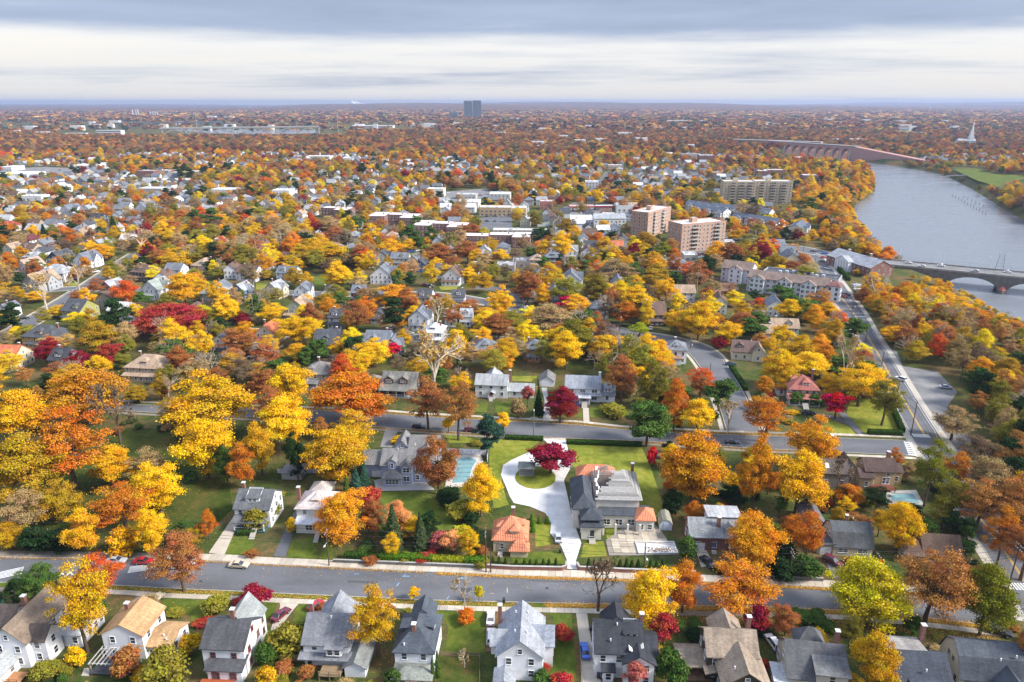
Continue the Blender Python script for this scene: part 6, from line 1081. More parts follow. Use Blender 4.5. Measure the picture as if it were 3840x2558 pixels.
house('brick_house', 'red brick house with grey shingle roof, white garage door and box dormer', 49.6, 153, -4, (0.8, 0.8, 0.8), (0.235, 0.245, 0.25), [
 (50.2, 152.6, 12.2, 7.2, 0, 4.2, 'gx', 2.9, {'wmat': 'brick', 'sp': 3.2, 'sill': .9}), (53, 155.4, 7.6, 5.4, 3.4, 7.0, 'shedN', .5, {'wall': WH, 'faces': 'EW', 'roof': (0.4, 0.41, 0.42)}), (46.3, 149.6, 4.6, 1.8, 0, 4.0, 'shedS', .5, {'wmat': 'brick', 'sp': 3})],
 [('garage', 46.4, 148.69, 0, 'S', 2.8), ('chim', 51.2, 151, 4.5, 8.8), ('dorm', 53.8, 150.2, 4.4, 2.4, 2.8, 1.4, 'S', 'gy', WH), ('door', 50, 148.95, .3, 'S', (0.1, 0.15, 0.25)), ('steps', 50, 147.4, 1.2, 3)])
house('garden_shed', 'small white barn shaped shed with mossy roof by the cracked terrace', 40, 160, -6, (0.62, 0.68, 0.76), (0.28, 0.265, 0.20), [(40, 160, 3.2, 4.8, 0, 1.9, 'gamy', 1.4, {'faces': 'W', 'sp': 9, 'wh': .7, 'ww': .6, 'over': .2})], [('door', 40, 157.55, 0, 'S', (0.55, 0.62, 0.72))], cat='shed')
house('cream_cape', 'cream cape house with very steep dark grey roof and attached garage', 83.2, 150, -5, (0.60, 0.53, 0.38), (0.085, 0.09, 0.095), [
 (83.2, 150.6, 9.2, 8.2, 0, 2.8, 'gamx', 4.4, {'sp': 3.4, 'ww': 2.2, 'wh': 1.0}), (76.9, 149.8, 3.6, 6, 0, 2.6, 'shedW', .8, {'faces': ''}), (77.2, 159.4, 4.6, 9, 0, 3.4, 'gy', 1.8, {'roof': (0.14, 0.14, 0.15)})],
 [('garage', 76.9, 146.7, 0, 'S', 2.6), ('chim', 83, 152.4, 6, 8.4, .6), ('vent', 84.4, 152, 7)])
house('brown_cape', 'cape house with worn brown roof and tan garage end', 102.6, 146.6, -8, (0.42, 0.32, 0.2), (0.11, 0.07, 0.05), [
 (103.4, 147, 8.6, 7.4, 0, 2.8, 'gx', 3.4, {}), (97.2, 146.2, 5, 6.5, 0, 2.6, 'gx', 2.2, {})], [('chim', 99.4, 148.4, 3, 7.6, .6, (0.7, 0.7, 0.68)), ('garage', 105.6, 143.2, 0, 'S', 2.8)])
house('tan_house', 'tan sided house with dark brown roof and red deck beside green pool', 105.4, 181.4, -5, (0.46, 0.34, 0.19), (0.085, 0.055, 0.045), [
 (105.6, 182.6, 8.4, 6.6, 0, 5.4, 'gx', 2.4, {'sp': 3.6}), (101.4, 180.4, 3.6, 5.4, 0, 4.0, 'gx', 1.4, {}), (111.2, 184, 3, 5, 0, 4.2, 'gx', 1.4, {})],
 [('chim', 109.2, 184.4, 4, 9.4), ('deck', 105.4, 177.6, 7.2, 3, 1.0, (0.2, 0.06, 0.035)), ('win', 107.4, 179.28, 1.2, 'S', 1.9, 1.9)])
house('grey_house', 'grey brown house half hidden by a bare tree next to the tan sided one', 92.4, 182.4, -5, (0.26, 0.23, 0.2), (0.11, 0.085, 0.075), [(92.4, 182.6, 8.4, 7.4, 0, 5.0, 'gx', 2.4, {}), (97.6, 184.4, 4, 6, 0, 5, 'gy', 2.4, {'wall': (0.42, 0.31, 0.18)})], [('sky', 90.6, 180.6, 6.1, R(33), 0)])
# second street
ss = -6
house('white_colonial', 'white two storey colonial with shuttered windows and low side wing', -7.2, 247.6, ss, (0.72, 0.73, 0.72), (0.31, 0.325, 0.33), [
 (-7.4, 248, 12.0, 8, 0, 5.5, 'gx', 2.6, {'sp': 3.6, 'ww': 1.1}), (3.6, 248.4, 9.4, 6.4, 0, 2.9, 'gx', 1.8, {'sp': 3}), (-8.2, 256, 6, 8, 0, 4, 'gy', 2.6, {'faces': ''})],
 [('chim', -0.9, 250, 0, 9.6), ('porch', -7.2, 243.0, 2.6, 1.8, 2.7, (0.3, 0.3, 0.32), 2, 'S', 'gy', .4), ('door', -7.2, 243.92, .4, 'S', (0.18, 0.04, 0.03)), ('steps', -7.2, 240.6, 1.4, 5)])
house('white_porch_house', 'white and grey shingled house with eyebrow roof window and square porch columns', 28.4, 244, ss, WH, (0.28, 0.30, 0.33), [
 (26.4, 244.6, 12.8, 8.6, 0, 5.6, 'gx', 3.2, {'sp': 4, 'ww': 1.8}), (35.4, 244.2, 5.6, 7.2, 0, 3.2, 'gx', 2.6, {'roof': (0.22, 0.24, 0.27)}), (26.4, 240.0, 13.0, 1.2, 2.6, 3.0, 'shedS', .7, {'faces': ''})],
 [('dorm', 35.6, 241.2, 3.8, 2.6, 3.2, 1.6, 'S', 'shedS'), ('dorm', 26.6, 243.2, 7.1, 2.8, 2.4, .5, 'S', 'shedS', (0.28, 0.3, 0.33)), ('chim', 32.6, 247, 5, 9.8, .8, (0.75, 0.75, 0.74)), ('porch', 27.2, 238.2, 4, 2.8, 3.0, (0.5, 0.5, 0.52), 2, 'S', 'flat', .7), ('steps', 27.2, 234.2, 2, 8), ('door', 27.2, 239.3, .7, 'S', (0.2, 0.15, 0.12))])
house('garage', 'small white garage with grey gable roof behind the crimson maple', 13.9, 258.6, ss, (0.72, 0.72, 0.7), (0.17, 0.165, 0.165), [(13.9, 258.6, 5.6, 7, 0, 2.6, 'gy', 1.9, {'faces': 'W', 'attic': False})], [('garage', 13.9, 255.08, 0, 'S', 4.2)], cat='garage')
house('bungalow', 'brown bungalow with twin front gables and deep porch under the sycamore', -42.6, 250, ss, (0.10, 0.065, 0.05), (0.25, 0.235, 0.20), [
 (-42.6, 252, 13.4, 11, 0, 3.2, 'gx', 4.4, {}), ], [('dorm', -46.4, 247.6, 4.4, 3.4, 4.4, 1.7, 'S', 'gy', (0.16, 0.09, 0.07)), ('dorm', -40.8, 247.6, 4.4, 3.4, 4.4, 1.7, 'S', 'gy', (0.16, 0.09, 0.07)), ('porch', -42.6, 245.0, 13, 2.6, 3.0, (0.22, 0.21, 0.18), 5)])
house('garage', 'brown garage with grey hip roof beside the giant orange oak', -54, 256, ss, (0.13, 0.09, 0.075), (0.2, 0.19, 0.17), [(-54, 256, 6, 6.5, 0, 2.8, 'hip', 2)], cat='garage')
house('hip_house', 'grey stucco house with hipped grey brown roof and small dormers', -75.4, 259, ss, (0.46, 0.43, 0.36), (0.20, 0.185, 0.175), [(-75.6, 259.6, 10.2, 10.6, 0, 5.9, 'hip', 3.2, {})], [('chim', -75.8, 260, 7.4, 11), ('dorm', -77.6, 255.6, 6.3, 2, 2.8, 1.3, 'S', 'hip'), ('dorm', -72, 260, 6.3, 2, 2.6, 1.3, 'E', 'hip'), ('porch', -76.4, 252.6, 5, 2.6, 2.8, (0.17, 0.16, 0.155), 2)])
house('red_roof_house', 'white stucco house with rose red tile roof, dormers and full width porch', 107.6, 244, -8, (0.72, 0.69, 0.60), (0.36, 0.13, 0.10), [
 (107.6, 244.6, 9.6, 10.4, 0, 5.9, 'hip', 3.3, {'rmat': 'tile', 'over': .8, 'sp': 1.9}), (114, 250, 3.4, 6, 0, 3.4, 'hip', 1, {'roof': (0.06, 0.06, 0.065)}), (101.2, 247, 2.6, 4, 0, 3, 'hip', .8, {})],
 [('chim', 112, 247, 6, 11), ('dorm', 108.4, 240.4, 6.6, 2.6, 3.2, 1.3, 'S', 'hip', (0.7, .68, .6), (0.36, 0.13, 0.10)), ('dorm', 103.8, 245, 6.6, 2.6, 3.0, 1.3, 'W', 'hip', (0.7, .68, .6), (0.36, 0.13, 0.10)),
  ('porch', 107.4, 237.6, 11, 3.2, 3.0, (0.36, 0.13, 0.10), 4, 'S', 'shedS', .6, (0.7, .68, .62), 1.0), ('steps', 107.6, 233.2, 2, 8)])
house('brown_roof_house', 'pale yellow house with brown roof at the top of the side street', 100.6, 288.6, -14, (0.62, 0.56, 0.42), (0.15, 0.095, 0.08), [(100.6, 289, 10.6, 9.6, 0, 4.2, 'gx', 3.6, {}), (106, 287, 5, 7, 0, 4.6, 'gy', 3.0, {'roof': (0.24, 0.17, 0.12)})], [('dorm', 98.4, 285.6, 4.8, 3, 3.4, 1.5, 'S', 'gy', (0.15, 0.1, 0.08)), ('vent', 103, 289, 7.6)])
house('white_foursquare', 'white foursquare house with slate hip roof beside the side street bend', 70, 285, -8, WH, (0.17, 0.18, 0.2), [(69.6, 285.4, 9.2, 9.8, 0, 6.4, 'hip', 2.8, {}), (69, 280, 6, 2.4, 0, 3.2, 'hip', .7, {'roof': (0.25, 0.14, 0.11)})], [('dorm', 69.6, 281.6, 6.7, 2, 2.8, 1.3, 'S', 'hip'), ('chim', 69.6, 286, 8, 10.6)])
# ------------------------------------------------------------------ trees
def np_mesh(name, V, Q, mats, tint=None):
 """quads only, straight from arrays"""
 me = bpy.data.meshes.new(name)
 n, k = len(V), len(Q)
 me.vertices.add(n)
 me.vertices.foreach_set('co', np.ascontiguousarray(V, np.float32).ravel())
 me.loops.add(4 * k)
 me.loops.foreach_set('vertex_index', np.ascontiguousarray(Q, np.int32).ravel())
 me.polygons.add(k)
 me.polygons.foreach_set('loop_start', np.arange(0, 4 * k, 4, dtype=np.int32))
 for m in mats:
  me.materials.append(m)
 if tint is not None:
  a = me.attributes.new('tint', 'FLOAT_COLOR', 'POINT')
  a.data.foreach_set('color', np.ascontiguousarray(np.concatenate([tint, np.ones((n, 1))], 1), np.float32).ravel())
 me.update(calc_edges=True)
 return me
def unit(v):
 return v / np.maximum(np.linalg.norm(v, axis=-1, keepdims=True), 1e-6)
def leaf_quads(P, Nrm, size, asp=0.75):
 """one leaf spray per point, lying across its normal"""
 n = len(P)
 r = unit(rng.normal(size=(n, 3)))
 a = unit(np.cross(Nrm, r))
 b = np.cross(Nrm, a)
 s = (size * rng.uniform(0.65, 1.35, n))[:, None] * 0.5
 a, b = a * s, b * s * asp
 bend = Nrm * s * rng.uniform(-0.35, 0.35, n)[:, None]
 V = np.stack([P - a - b + bend, P + a - b - bend, P + a + b + bend, P - a + b - bend], 1).reshape(-1, 3)
 return V, np.arange(4 * n).reshape(n, 4)
def crown_blobs(n, R_, z0, z1, shape):
 """bough centres: a few big uneven lobes inside the crown outline, boughs over the skin of each lobe"""
 zc, zr = (z0 + z1) / 2, (z1 - z0) / 2
 nl = max(3, int(n ** .5 * 1.1))
 lob = []
 for k in range(nl):
  d = unit(rng.normal(size=3))
  u = rng.uniform(.35, .72)
  if shape == 'dome': d[2] = d[2] * .8 + .1
  f = 1 - .5 * abs(d[2] * u) ** 1.4 if shape == 'oval' else 1.0
  lob.append((np.array([d[0] * u * R_ * f, d[1] * u * R_ * f, zc + d[2] * u * zr * 1.05]), rng.uniform(.26, .46) * R_))
 lob[0] = (np.array([0, 0, z1 - .3 * zr]), .34 * R_)
 lob[1] = (np.array([rng.normal(0, .3), rng.normal(0, .3), zc]), .55 * R_)
 out = []
 for i in range(n):
  if i % 5 < 2:
   d = unit(rng.normal(size=3)) * rng.uniform(.4, .86)
   f = 1 - .45 * abs(d[2]) ** 1.5 if shape == 'oval' else 1.0
   p = np.array([d[0] * R_ * f, d[1] * R_ * f, zc + d[2] * zr])
  else:
   c, r = lob[rng.integers(nl)]
   p = c + unit(rng.normal(size=3)) * r * rng.uniform(.5, 1.0)
  p[2] = np.clip(p[2], z0 + .3, z1 - .2)
  q = np.hypot(p[0], p[1])
  if q > R_ * .92: p[:2] *= R_ * .92 / q
  out.append(p)
 return np.array(out)
def make_crown(n_blob, R_, z0, z1, shape, n_leaf, size, br=(0.2, 0.36), flat=0.75, mat='leaf'):
 B = crown_blobs(n_blob, R_, z0, z1, shape)
 rad = rng.uniform(br[0], br[1], n_blob) * R_
 w_ = rad ** 2
 cnt = np.maximum(4, (n_leaf * w_ / w_.sum()).astype(int))
 P, Nn, G_ = [], [], []
 for i in range(n_blob):
  d = unit(rng.normal(size=(cnt[i], 3)))
  d[:, 2] = np.where(d[:, 2] < -0.35, -d[:, 2] * 0.6, d[:, 2])
  rr = rad[i] * np.where(rng.uniform(0, 1, cnt[i]) < .16, rng.uniform(1.05, 1.6, cnt[i]), rng.uniform(0.5, 1.05, cnt[i]))[:, None]
  P.append(B[i] + d * rr * np.array([1, 1, flat]))
  Nn.append(unit(d + 0.75 * rng.normal(size=d.shape) + np.array([0, 0, 0.35])))
  G_.append(np.full(cnt[i], rng.uniform()))
 P, Nn, G_ = np.concatenate(P), np.concatenate(Nn), np.concatenate(G_)
 # stretch to the full outline: 4 m radius, 10 m tall
 k = np.array([R_ / np.percentile(np.hypot(P[:, 0], P[:, 1]), 96)] * 2 + [1.0])
 P, B = P * k, B * k
 P[:, 2] += (z1 - P[:, 2].max()) * np.clip(P[:, 2] / z1, 0, 1)
 V, Q = leaf_quads(P, Nn, size)
 t = np.stack([rng.uniform(0, 1, len(P)), np.clip(G_ + rng.normal(0, 0.12, len(P)), 0, 1), rng.uniform(0, 1, len(P))], 1)
 return np_mesh('crown', V, Q, [M[mat]], np.repeat(t, 4, axis=0)), B
def make_trunk(B, h0, r0, lim=14, sub=2, lean=0.0, twig=0.04):
 """tapered stem, limbs out to the boughs, twigs off the limbs"""
 b = MB()
 top = np.array([lean, 0, h0])
 pts = [np.array([0, 0, -0.3]), np.array([lean * .2 + .08, .05, h0 * .35]), np.array([lean * .6, -.06, h0 * .7]), top]
 rs = [r0 * 1.25, r0 * .9, r0 * .72, r0 * .55]
 for i in range(3):
  b.tube(pts[i], pts[i + 1], rs[i], rs[i + 1], 7, cap=False)
 for p in B[:lim]:
  st = pts[2] + (top - pts[2]) * rng.uniform(0.1, 1.0)
  mid = st + (p - st) * 0.5 + np.array([*rng.normal(0, .2, 2), abs(rng.normal(0, .35))])
  ra = r0 * rng.uniform(.3, .5)
  b.tube(st, mid, ra, ra * .6, 5, cap=False)
  b.tube(mid, p, ra * .6, ra * .22, 5, cap=False)
  for _ in range(sub):
   q = mid + (p - mid) * rng.uniform(.2, .9)
   e = q + unit(p - st + rng.normal(0, 1.6, 3)) * rng.uniform(.7, 1.6)
   b.tube(q, e, max(twig, ra * .3), twig * .5, 4, cap=False)
 return b.me('trunk', [M['bark']])
def bare_tree(R_, h, seed, r0=0.24, spread=0.55, levels=5):
 g = np.random.default_rng(seed)
 b = MB()
 tips = []
 def grow(p, d, L, r, lv):
  q = p + d * L
  b.tube(p, q, r, r * .68, 6 if lv > 3 else 4 if lv > 1 else 3, cap=False)
  if lv == 0:
   tips.append(q); return
  n = 3 if lv > 1 else 3
  for k in range(n):
   v = unit(d + g.normal(0, spread, 3) + np.array([0, 0, 0.16]))
   grow(q, v, L * g.uniform(.58, .82), r * g.uniform(.5, .68), lv - 1)
 grow(np.array([0, 0, -.3]), np.array([.02, .0, 1.0]), h * .27, r0, levels)
 V = np.array(b.v)
 V[:, :2] *= R_ / np.percentile(np.abs(V[:, :2]), 97)
 V[:, 2] *= h / V[:, 2].max()
 b.v = [tuple(v) for v in V]
 tp = np.array(tips)
 tp[:, :2] *= R_ / 1.0 * 0 + 1
 return b.me('trunk', [M['bark']]), V[np.linspace(len(V) // 2, len(V) - 1, 900).astype(int)]
def sprinkle(P, n, size, mat='leaf'):
 k = rng.integers(0, len(P), n)
 Q = P[k] + rng.normal(0, .18, (n, 3))
 V, F = leaf_quads(Q, unit(rng.normal(size=(n, 3)) + np.array([0, 0, .6])), size)
 t = np.stack([rng.uniform(0, 1, n), rng.uniform(.2, .8, n), rng.uniform(0, 1, n)], 1)
 return np_mesh('crown', V, F, [M[mat]], np.repeat(t, 4, axis=0))
def make_spruce(R_, h, n, z0=0.6, power=0.9, whorl=14):
 z = z0 + (h - z0) * rng.uniform(0, 1, n) ** 1.35
 lay = np.round((z - z0) / (h - z0) * whorl) / whorl
 z = z0 + (h - z0) * (lay * .75 + (z - z0) / (h - z0) * .25)
 rr = R_ * np.clip(1 - (z - z0) / (h - z0), 0.02, 1) ** power
 u = rng.uniform(0.25, 1.0, n) ** 0.6
 th = rng.uniform(0, 2 * np.pi, n)
 lob = 1 + .16 * np.sin(th * 5 + lay * 37)
 P = np.stack([np.cos(th) * rr * u * lob, np.sin(th) * rr * u * lob, z - rr * u * .22], 1)
 Nn = unit(np.stack([np.cos(th) * .45, np.sin(th) * .45, np.ones(n)], 1) + rng.normal(0, .4, (n, 3)))
 V, Q = leaf_quads(P, Nn, 0.62, 0.45)
 t = np.stack([np.clip(rng.uniform(0, .75, n) + .25 * u, 0, 1), rng.uniform(.35, .65, n), rng.uniform(0, 1, n)], 1)
 return np_mesh('crown', V, Q, [M['needle']], np.repeat(t, 4, axis=0))
def stem(h, r):
 return MB().tube((0, 0, -.3), (0, 0, h), r, r * .4, 7, cap=False).me('trunk', [M['bark']])
# prototypes: (crown mesh, trunk mesh); all 10 m tall with a crown 4 m in radius
PROTO = {k: [] for k in 'bosnwpcah'}
for i in range(5):
 c, B = make_crown(110, 4.0, .9, 10.0, 'dome' if i % 2 else 'round', 30000, 0.15, (.13, .26))
 PROTO['b'].append((c, make_trunk(B, 4.6, .26, 18)))
for i in range(4):
 c, B = make_crown(76, 4.0, .6, 10.0, 'oval', 24000, 0.155, (.15, .28))
 PROTO['o'].append((c, make_trunk(B, 5.6, .22, 16)))
for i in range(4):
 c, B = make_crown(90, 4.0, 1.8, 10.0, 'dome' if i % 2 else 'round', 15000, 0.135, (.12, .24), .6)
 PROTO['s'].append((c, make_trunk(B, 4.8, .27, 40, 4, .3 * (-1) ** i, .045)))
for i in range(3):
 c, B = make_crown(40, 4.0, 2.2, 10.0, 'dome', 7500, 0.36, (.18, .32), .55)
 PROTO['w'].append((c, make_trunk(B, 4.2, .3, 16)))
for i in range(3):
 tr, P = bare_tree(4.0, 10.0, 11 + i)
 PROTO['n'].append((sprinkle(P, 420, 0.32), tr))
for i in range(3):
 B = crown_blobs(46, 4.0, 1.4, 10.0, 'oval' if i else 'round')
 c, B = make_crown(48, 4.0, 1.0, 10.0, 'round' if i == 0 else 'oval', 13000, 0.28, (.17, .3), .42, 'needle')
 PROTO['p'].append((c, make_trunk(B, 7.0, .24, 16)))
for i in range(2):
 PROTO['c'].append((make_spruce(4.0, 10.0, 5200, .3, .85, 16), stem(9.5, .2)))
PROTO['a'].append((make_spruce(4.0, 10.0, 2600, .1, .5, 30), stem(8, .3)))
for i in range(3):
 c, B = make_crown(44, 4.0, 0.0, 9.6, 'round', 5200, 0.5, (.24, .4), .9)
 PROTO['h'].append((c, make_trunk(B, 3.0, .3, 8)))
LEAFC = {'Y': (0.88, 0.54, 0.018), 'YG': (0.62, 0.52, 0.03), 'LM': (0.36, 0.42, 0.03), 'G': (0.68, 0.40, 0.025), 'DG': (0.46, 0.29, 0.03), 'OY': (0.80, 0.43, 0.022), 'YO': (0.82, 0.47, 0.02), 'OG': (0.72, 0.33, 0.025),
   'O': (0.62, 0.22, 0.03), 'DO': (0.54, 0.26, 0.03), 'OO': (0.76, 0.34, 0.03), 'OR': (0.62, 0.14, 0.035), 'OX': (0.66, 0.16, 0.02), 'OB': (0.46, 0.22, 0.065), 'RU': (0.40, 0.16, 0.055), 'B': (0.20, 0.14, 0.085),
   'T': (0.42, 0.29, 0.13), 'W': (0.52, 0.34, 0.12), 'CR': (0.27, 0.025, 0.035), 'RD': (0.42, 0.06, 0.045), 'X': (0.62, 0.02, 0.045), 'PK': (0.50, 0.15, 0.12), 'PE': (0.86, 0.40, 0.15),
   'V': (0.08, 0.14, 0.03), 'DV': (0.03, 0.06, 0.02), 'GV': (0.07, 0.10, 0.04), 'BG': (0.045, 0.10, 0.065), 'OL': (0.26, 0.23, 0.035), 'LG': (0.22, 0.23, 0.025)}
WORD = {'Y': 'bright yellow', 'YG': 'yellow green', 'LM': 'lime green', 'G': 'golden', 'DG': 'dark golden', 'OY': 'golden orange', 'YO': 'yellow orange', 'OG': 'orange and gold', 'O': 'orange', 'DO': 'deep orange', 'OO': 'orange and yellow',
  'OR': 'orange red', 'OX': 'vivid orange', 'OB': 'brownish orange', 'RU': 'rusty', 'B': 'grey brown', 'T': 'tan', 'W': 'pale', 'CR': 'crimson', 'RD': 'dull red', 'X': 'scarlet', 'PK': 'pinkish', 'PE': 'peach coloured',
  'V': 'green', 'DV': 'dark green', 'GV': 'grey green', 'BG': 'blue green', 'OL': 'olive', 'LG': 'light green'}
BARK, PALE = (0.12, 0.085, 0.06), (0.55, 0.47, 0.36)
TNAME = {'b': 'deciduous_tree', 'o': 'deciduous_tree', 's': 'deciduous_tree', 'n': 'bare_tree', 'w': 'ornamental_tree', 'p': 'pine_tree', 'c': 'spruce_tree', 'a': 'arborvitae', 'h': 'shrub'}
TCAT = {'n': 'tree', 'h': 'shrub', 'a': 'shrub'}
CNT = {}
def plant(kind, col, x, y, h, wd, label, group=None, z=0.0):
 i = CNT.get(kind, 0)
 CNT[kind] = i + 1
 cm, tm = PROTO[kind][i % len(PROTO[kind])]
 o = empty(TNAME[kind], (x, y, z), random.uniform(0, 6.28))
 o.scale = (wd / 8.0, wd / 8.0 * random.uniform(.92, 1.08), h / 10.0)
 tag(o, label, TCAT.get(kind, 'tree'), group)
 k = random.uniform(.9, 1.1)
 mk('crown', cm, o, [c * k for c in LEAFC[col]])
 bark = PALE if col == 'W' or (col in ('T',) and kind == 'n') else BARK
 mk('trunk', tm, o, bark)
 return o
for (kd, cl, x, y, h, wd, lb) in TREES:
 plant(kd, cl, x, y, h, wd, (WORD[cl] + ' ' + lb) if not lb.startswith('=') else lb[1:], z=float(terrain_z(x, y)))
# ------------------------------------------------------------------ houses of the middle distance
OCC = []                                    # circles kept free of scattered trees
for i, (x, y, wd, st, wc, rc, lb) in enumerate(MIDH):
 wl_, rf = MWALL[wc], MROOF[rc]
 rnd = random.Random(i)
 rot = {True: -14, False: -4}[x < -120 and y > 300] + rnd.uniform(-5, 5)
 if st in 'hr' and wd > 11.5:
  d = wd * .72
 else:
  d = max(8.0, wd * rnd.uniform(1.05, 1.3))
 he = 5.6 if wd > 7.5 else 5.0
 typ = {'g': 'gy', 'r': 'gx', 'h': 'hip', 'm': 'gamy'}[st]
 rise = {'g': wd * .42, 'r': d * .36, 'h': min(wd, d) * .32, 'm': wd * .42}[st]
 if st == 'm': he = 3.2
 bl = [(0, d / 2, wd, d, 0, he, typ, rise, {'sp': 2.4, 'ww': .85, 'wh': 1.3})]
 ex = []
 if st == 'g':
  bl.append((wd * .22, d * .55, wd * .78, d * .42, 0, he, 'gx', rise * .78, {'faces': 'E'}))
 if st in 'hr':
  ex.append(('dorm', rnd.choice((-1, 0, 1)) * wd * .15, d * .12 if st == 'h' else d * .1, he + rise * .22, 2.6, d * .3, 1.4, 'S', 'hip' if st == 'h' else 'gy'))
 if rnd.random() < .75:
  bl.append((rnd.uniform(-.1, .1) * wd, -1.1, wd * rnd.uniform(.6, .95), 2.2, 0, 2.7, 'shedS', .7, {'sp': 2.0, 'faces': 'SE'}))
 ex.append(('chim', wd * rnd.choice((-.3, .3)), d * .6, he, he + rise + 1.1, .7))
 house({'h': 'hip_roofed_house', 'g': 'gabled_house', 'r': 'side_gabled_house', 'm': 'gambrel_house'}[st], lb, x, y, rot, wl_, rf, bl, ex, near=False, absolute=False)
 OCC.append((x, y + d / 2, max(wd, d) * .62)); OCC.append((x, y - 4, wd * .45)); OCC.append((x, y - 9, wd * .42)); OCC.append((x, y - 14, wd * .36)); OCC.append((x, y - 19, wd * .32)); OCC.append((x, y - 25, wd * .25))
def windows_grid(h, x0, x1, y, z0, nf, n, face='S', w=1.3, hh=1.5, fl=2.9, mat=WHITE):
 for f in range(nf):
  for i in range(n):
   t = x0 + (x1 - x0) * (i + .5) / n
   if face == 'S': window(h, t, y - .004, z0 + f * fl, 'S', w, hh, False, mat)
   elif face == 'E': window(h, y + .004, t, z0 + f * fl, 'E', w, hh, False, mat)
   else: window(h, y - .004, t, z0 + f * fl, 'W', w, hh, False, mat)
def flat_block(h, x, y, w, d, z0, z1, mat, wc, rc, par=.6, name='wall'):
 """box with a parapet and a sunken roof sheet; x, y is the centre"""
 b = MB()
 X0, X1, Y0, Y1 = x - w / 2, x + w / 2, y - d / 2, y + d / 2
 b.extrude([(X0, Y0), (X1, Y0), (X1, Y1), (X0, Y1)], z0, z1)
 b.f.pop(0); b.m.pop(0)
 t = .3
 for (p, q) in (((X0, Y0), (X1, Y0 + t)), ((X0, Y1 - t), (X1, Y1)), ((X0, Y0 + t), (X0 + t, Y1 - t)), ((X1 - t, Y0 + t), (X1, Y1 - t))):
  b.box(p[0], q[0], p[1], q[1], z1 - .02, z1 + par)
 b.build(name, M[mat], h, wc)
 MB().box(X0 + .28, X1 - .28, Y0 + .28, Y1 - .28, z1 - .3, z1).build('roof', M['flat_roof'], h, rc)
def occ_block(x, y, w, d, rot, front=9):
 c, s = math.cos(R(rot)), math.sin(R(rot))
 n = max(1, int(w / 8))
 for i in range(n + 1):
  for j in (0, .5, 1):
   lx, ly = -w / 2 + w * i / n, d * j
   OCC.append((x + lx * c - ly * s, y + lx * s + ly * c, 7))
 for i in range(n + 1):
  lx = -w / 2 + w * i / n
  for k in range(8, front, 6): OCC.append((x + lx * c, y + lx * s - k, 6))
for i, (x, y, wd, ht, dp, mt, wc, rc, lb) in enumerate(FLATB):
 h = tag(empty('flat_roofed_building', (x, y, 0), R(-4)), lb, 'building')
 ANCH.append((x, y, lb))
 flat_block(h, 0, dp / 2, wd, dp, 0, ht, mt, wc, rc)
 windows_grid(h, -wd / 2 + .5, wd / 2 - .5, 0, 1.0, max(1, int(ht / 3.2)), max(2, int(wd / 4)), 'S', 1.8, 1.4, 3.1, (.5, .5, .5))
 for k in range(3):
  MB().box(-1, 1, -.8, .8, 0, 1.1).build('roof_unit', M['metal'], h, (.6, .6, .6), loc=(random.uniform(-.35, .35) * wd, dp * random.uniform(.3, .7), ht))
 occ_block(x, y, wd, dp, -4, 22)
def apartment(name, label, x, y, rot, blocks, nf, mat, balc=(), fl=2.85):
 """blocks: x0, width, y0, depth; local y runs away from the viewer"""
 h = tag(empty(name, (x, y, 0), R(rot)), label, 'apartment block')
 ht = nf * fl + .4
 for (x0, wd, y0, dp) in blocks:
  flat_block(h, x0 + wd / 2, y0 + dp / 2, wd, dp, 0, ht, mat, (.8, .8, .8), (.62, .61, .6), .8)
  windows_grid(h, x0 + .6, x0 + wd - .6, y0, .9, nf, int(wd / 3.4), 'S', 1.3, 1.4, fl)
  windows_grid(h, y0 + .6, y0 + dp - .6, x0 + wd, .9, nf, int(dp / 4), 'E', 1.3, 1.4, fl)
  windows_grid(h, y0 + .6, y0 + dp - .6, x0, .9, nf, int(dp / 4), 'W', 1.3, 1.4, fl)
  flat_block(h, x0 + wd * .4, y0 + dp * .5, 5, 4, ht - .1, ht + 3.4, mat, (.8,) * 3, (.5, .5, .5), .2, 'lift_house')
 for (bx, by, bw) in balc:
  for f in range(1, nf):
   z = f * fl + .25
   o = MB().box(bx - bw / 2, bx + bw / 2, by - 1.5, by - .005, z, z + .18).build('balcony', M['concrete'], h, (.55, .47, .4))
   MB().box(bx - bw / 2, bx + bw / 2, by - 1.5, by - 1.42, z + .18, z + 1.1).build('railing', M['trim'], o, (.42, .36, .3))
   MB().box(bx - bw / 2 + .4, bx + bw / 2 - .4, by - .05, by - .01, z + .2, z + 2.3).build('glass_door', M['glass'], h)
 occ_block(x, y, blocks[0][1] * (1 if len(blocks) == 1 else 2), blocks[0][3], rot, 34)
 return h
apartment('tall_flats', 'salmon brick seven storey flats with two stacks of balconies', 142, 521, 24, [(-20, 40, 0, 17)], 7, 'tan_brick', [(-8, 0, 6), (12, 0, 6)])
apartment('tall_flats', 'narrow salmon brick flats behind the wider block', 112, 574, 54, [(-4, 44, 0, 15)], 7, 'tan_brick', [(8, 0, 5), (24, 0, 5)])
apartment('buff_flats', 'wide buff brick eight storey flats near the river with balcony stacks', 264, 772, -5, [(-36, 34, 0, 18), (-1.8, 40, 6, 18)], 8, 'buff_brick', [(-26, 0, 5), (-17, 0, 5), (-8, 0, 5), (6, 6, 5), (18, 6, 5), (29, 6, 5)], 2.9)
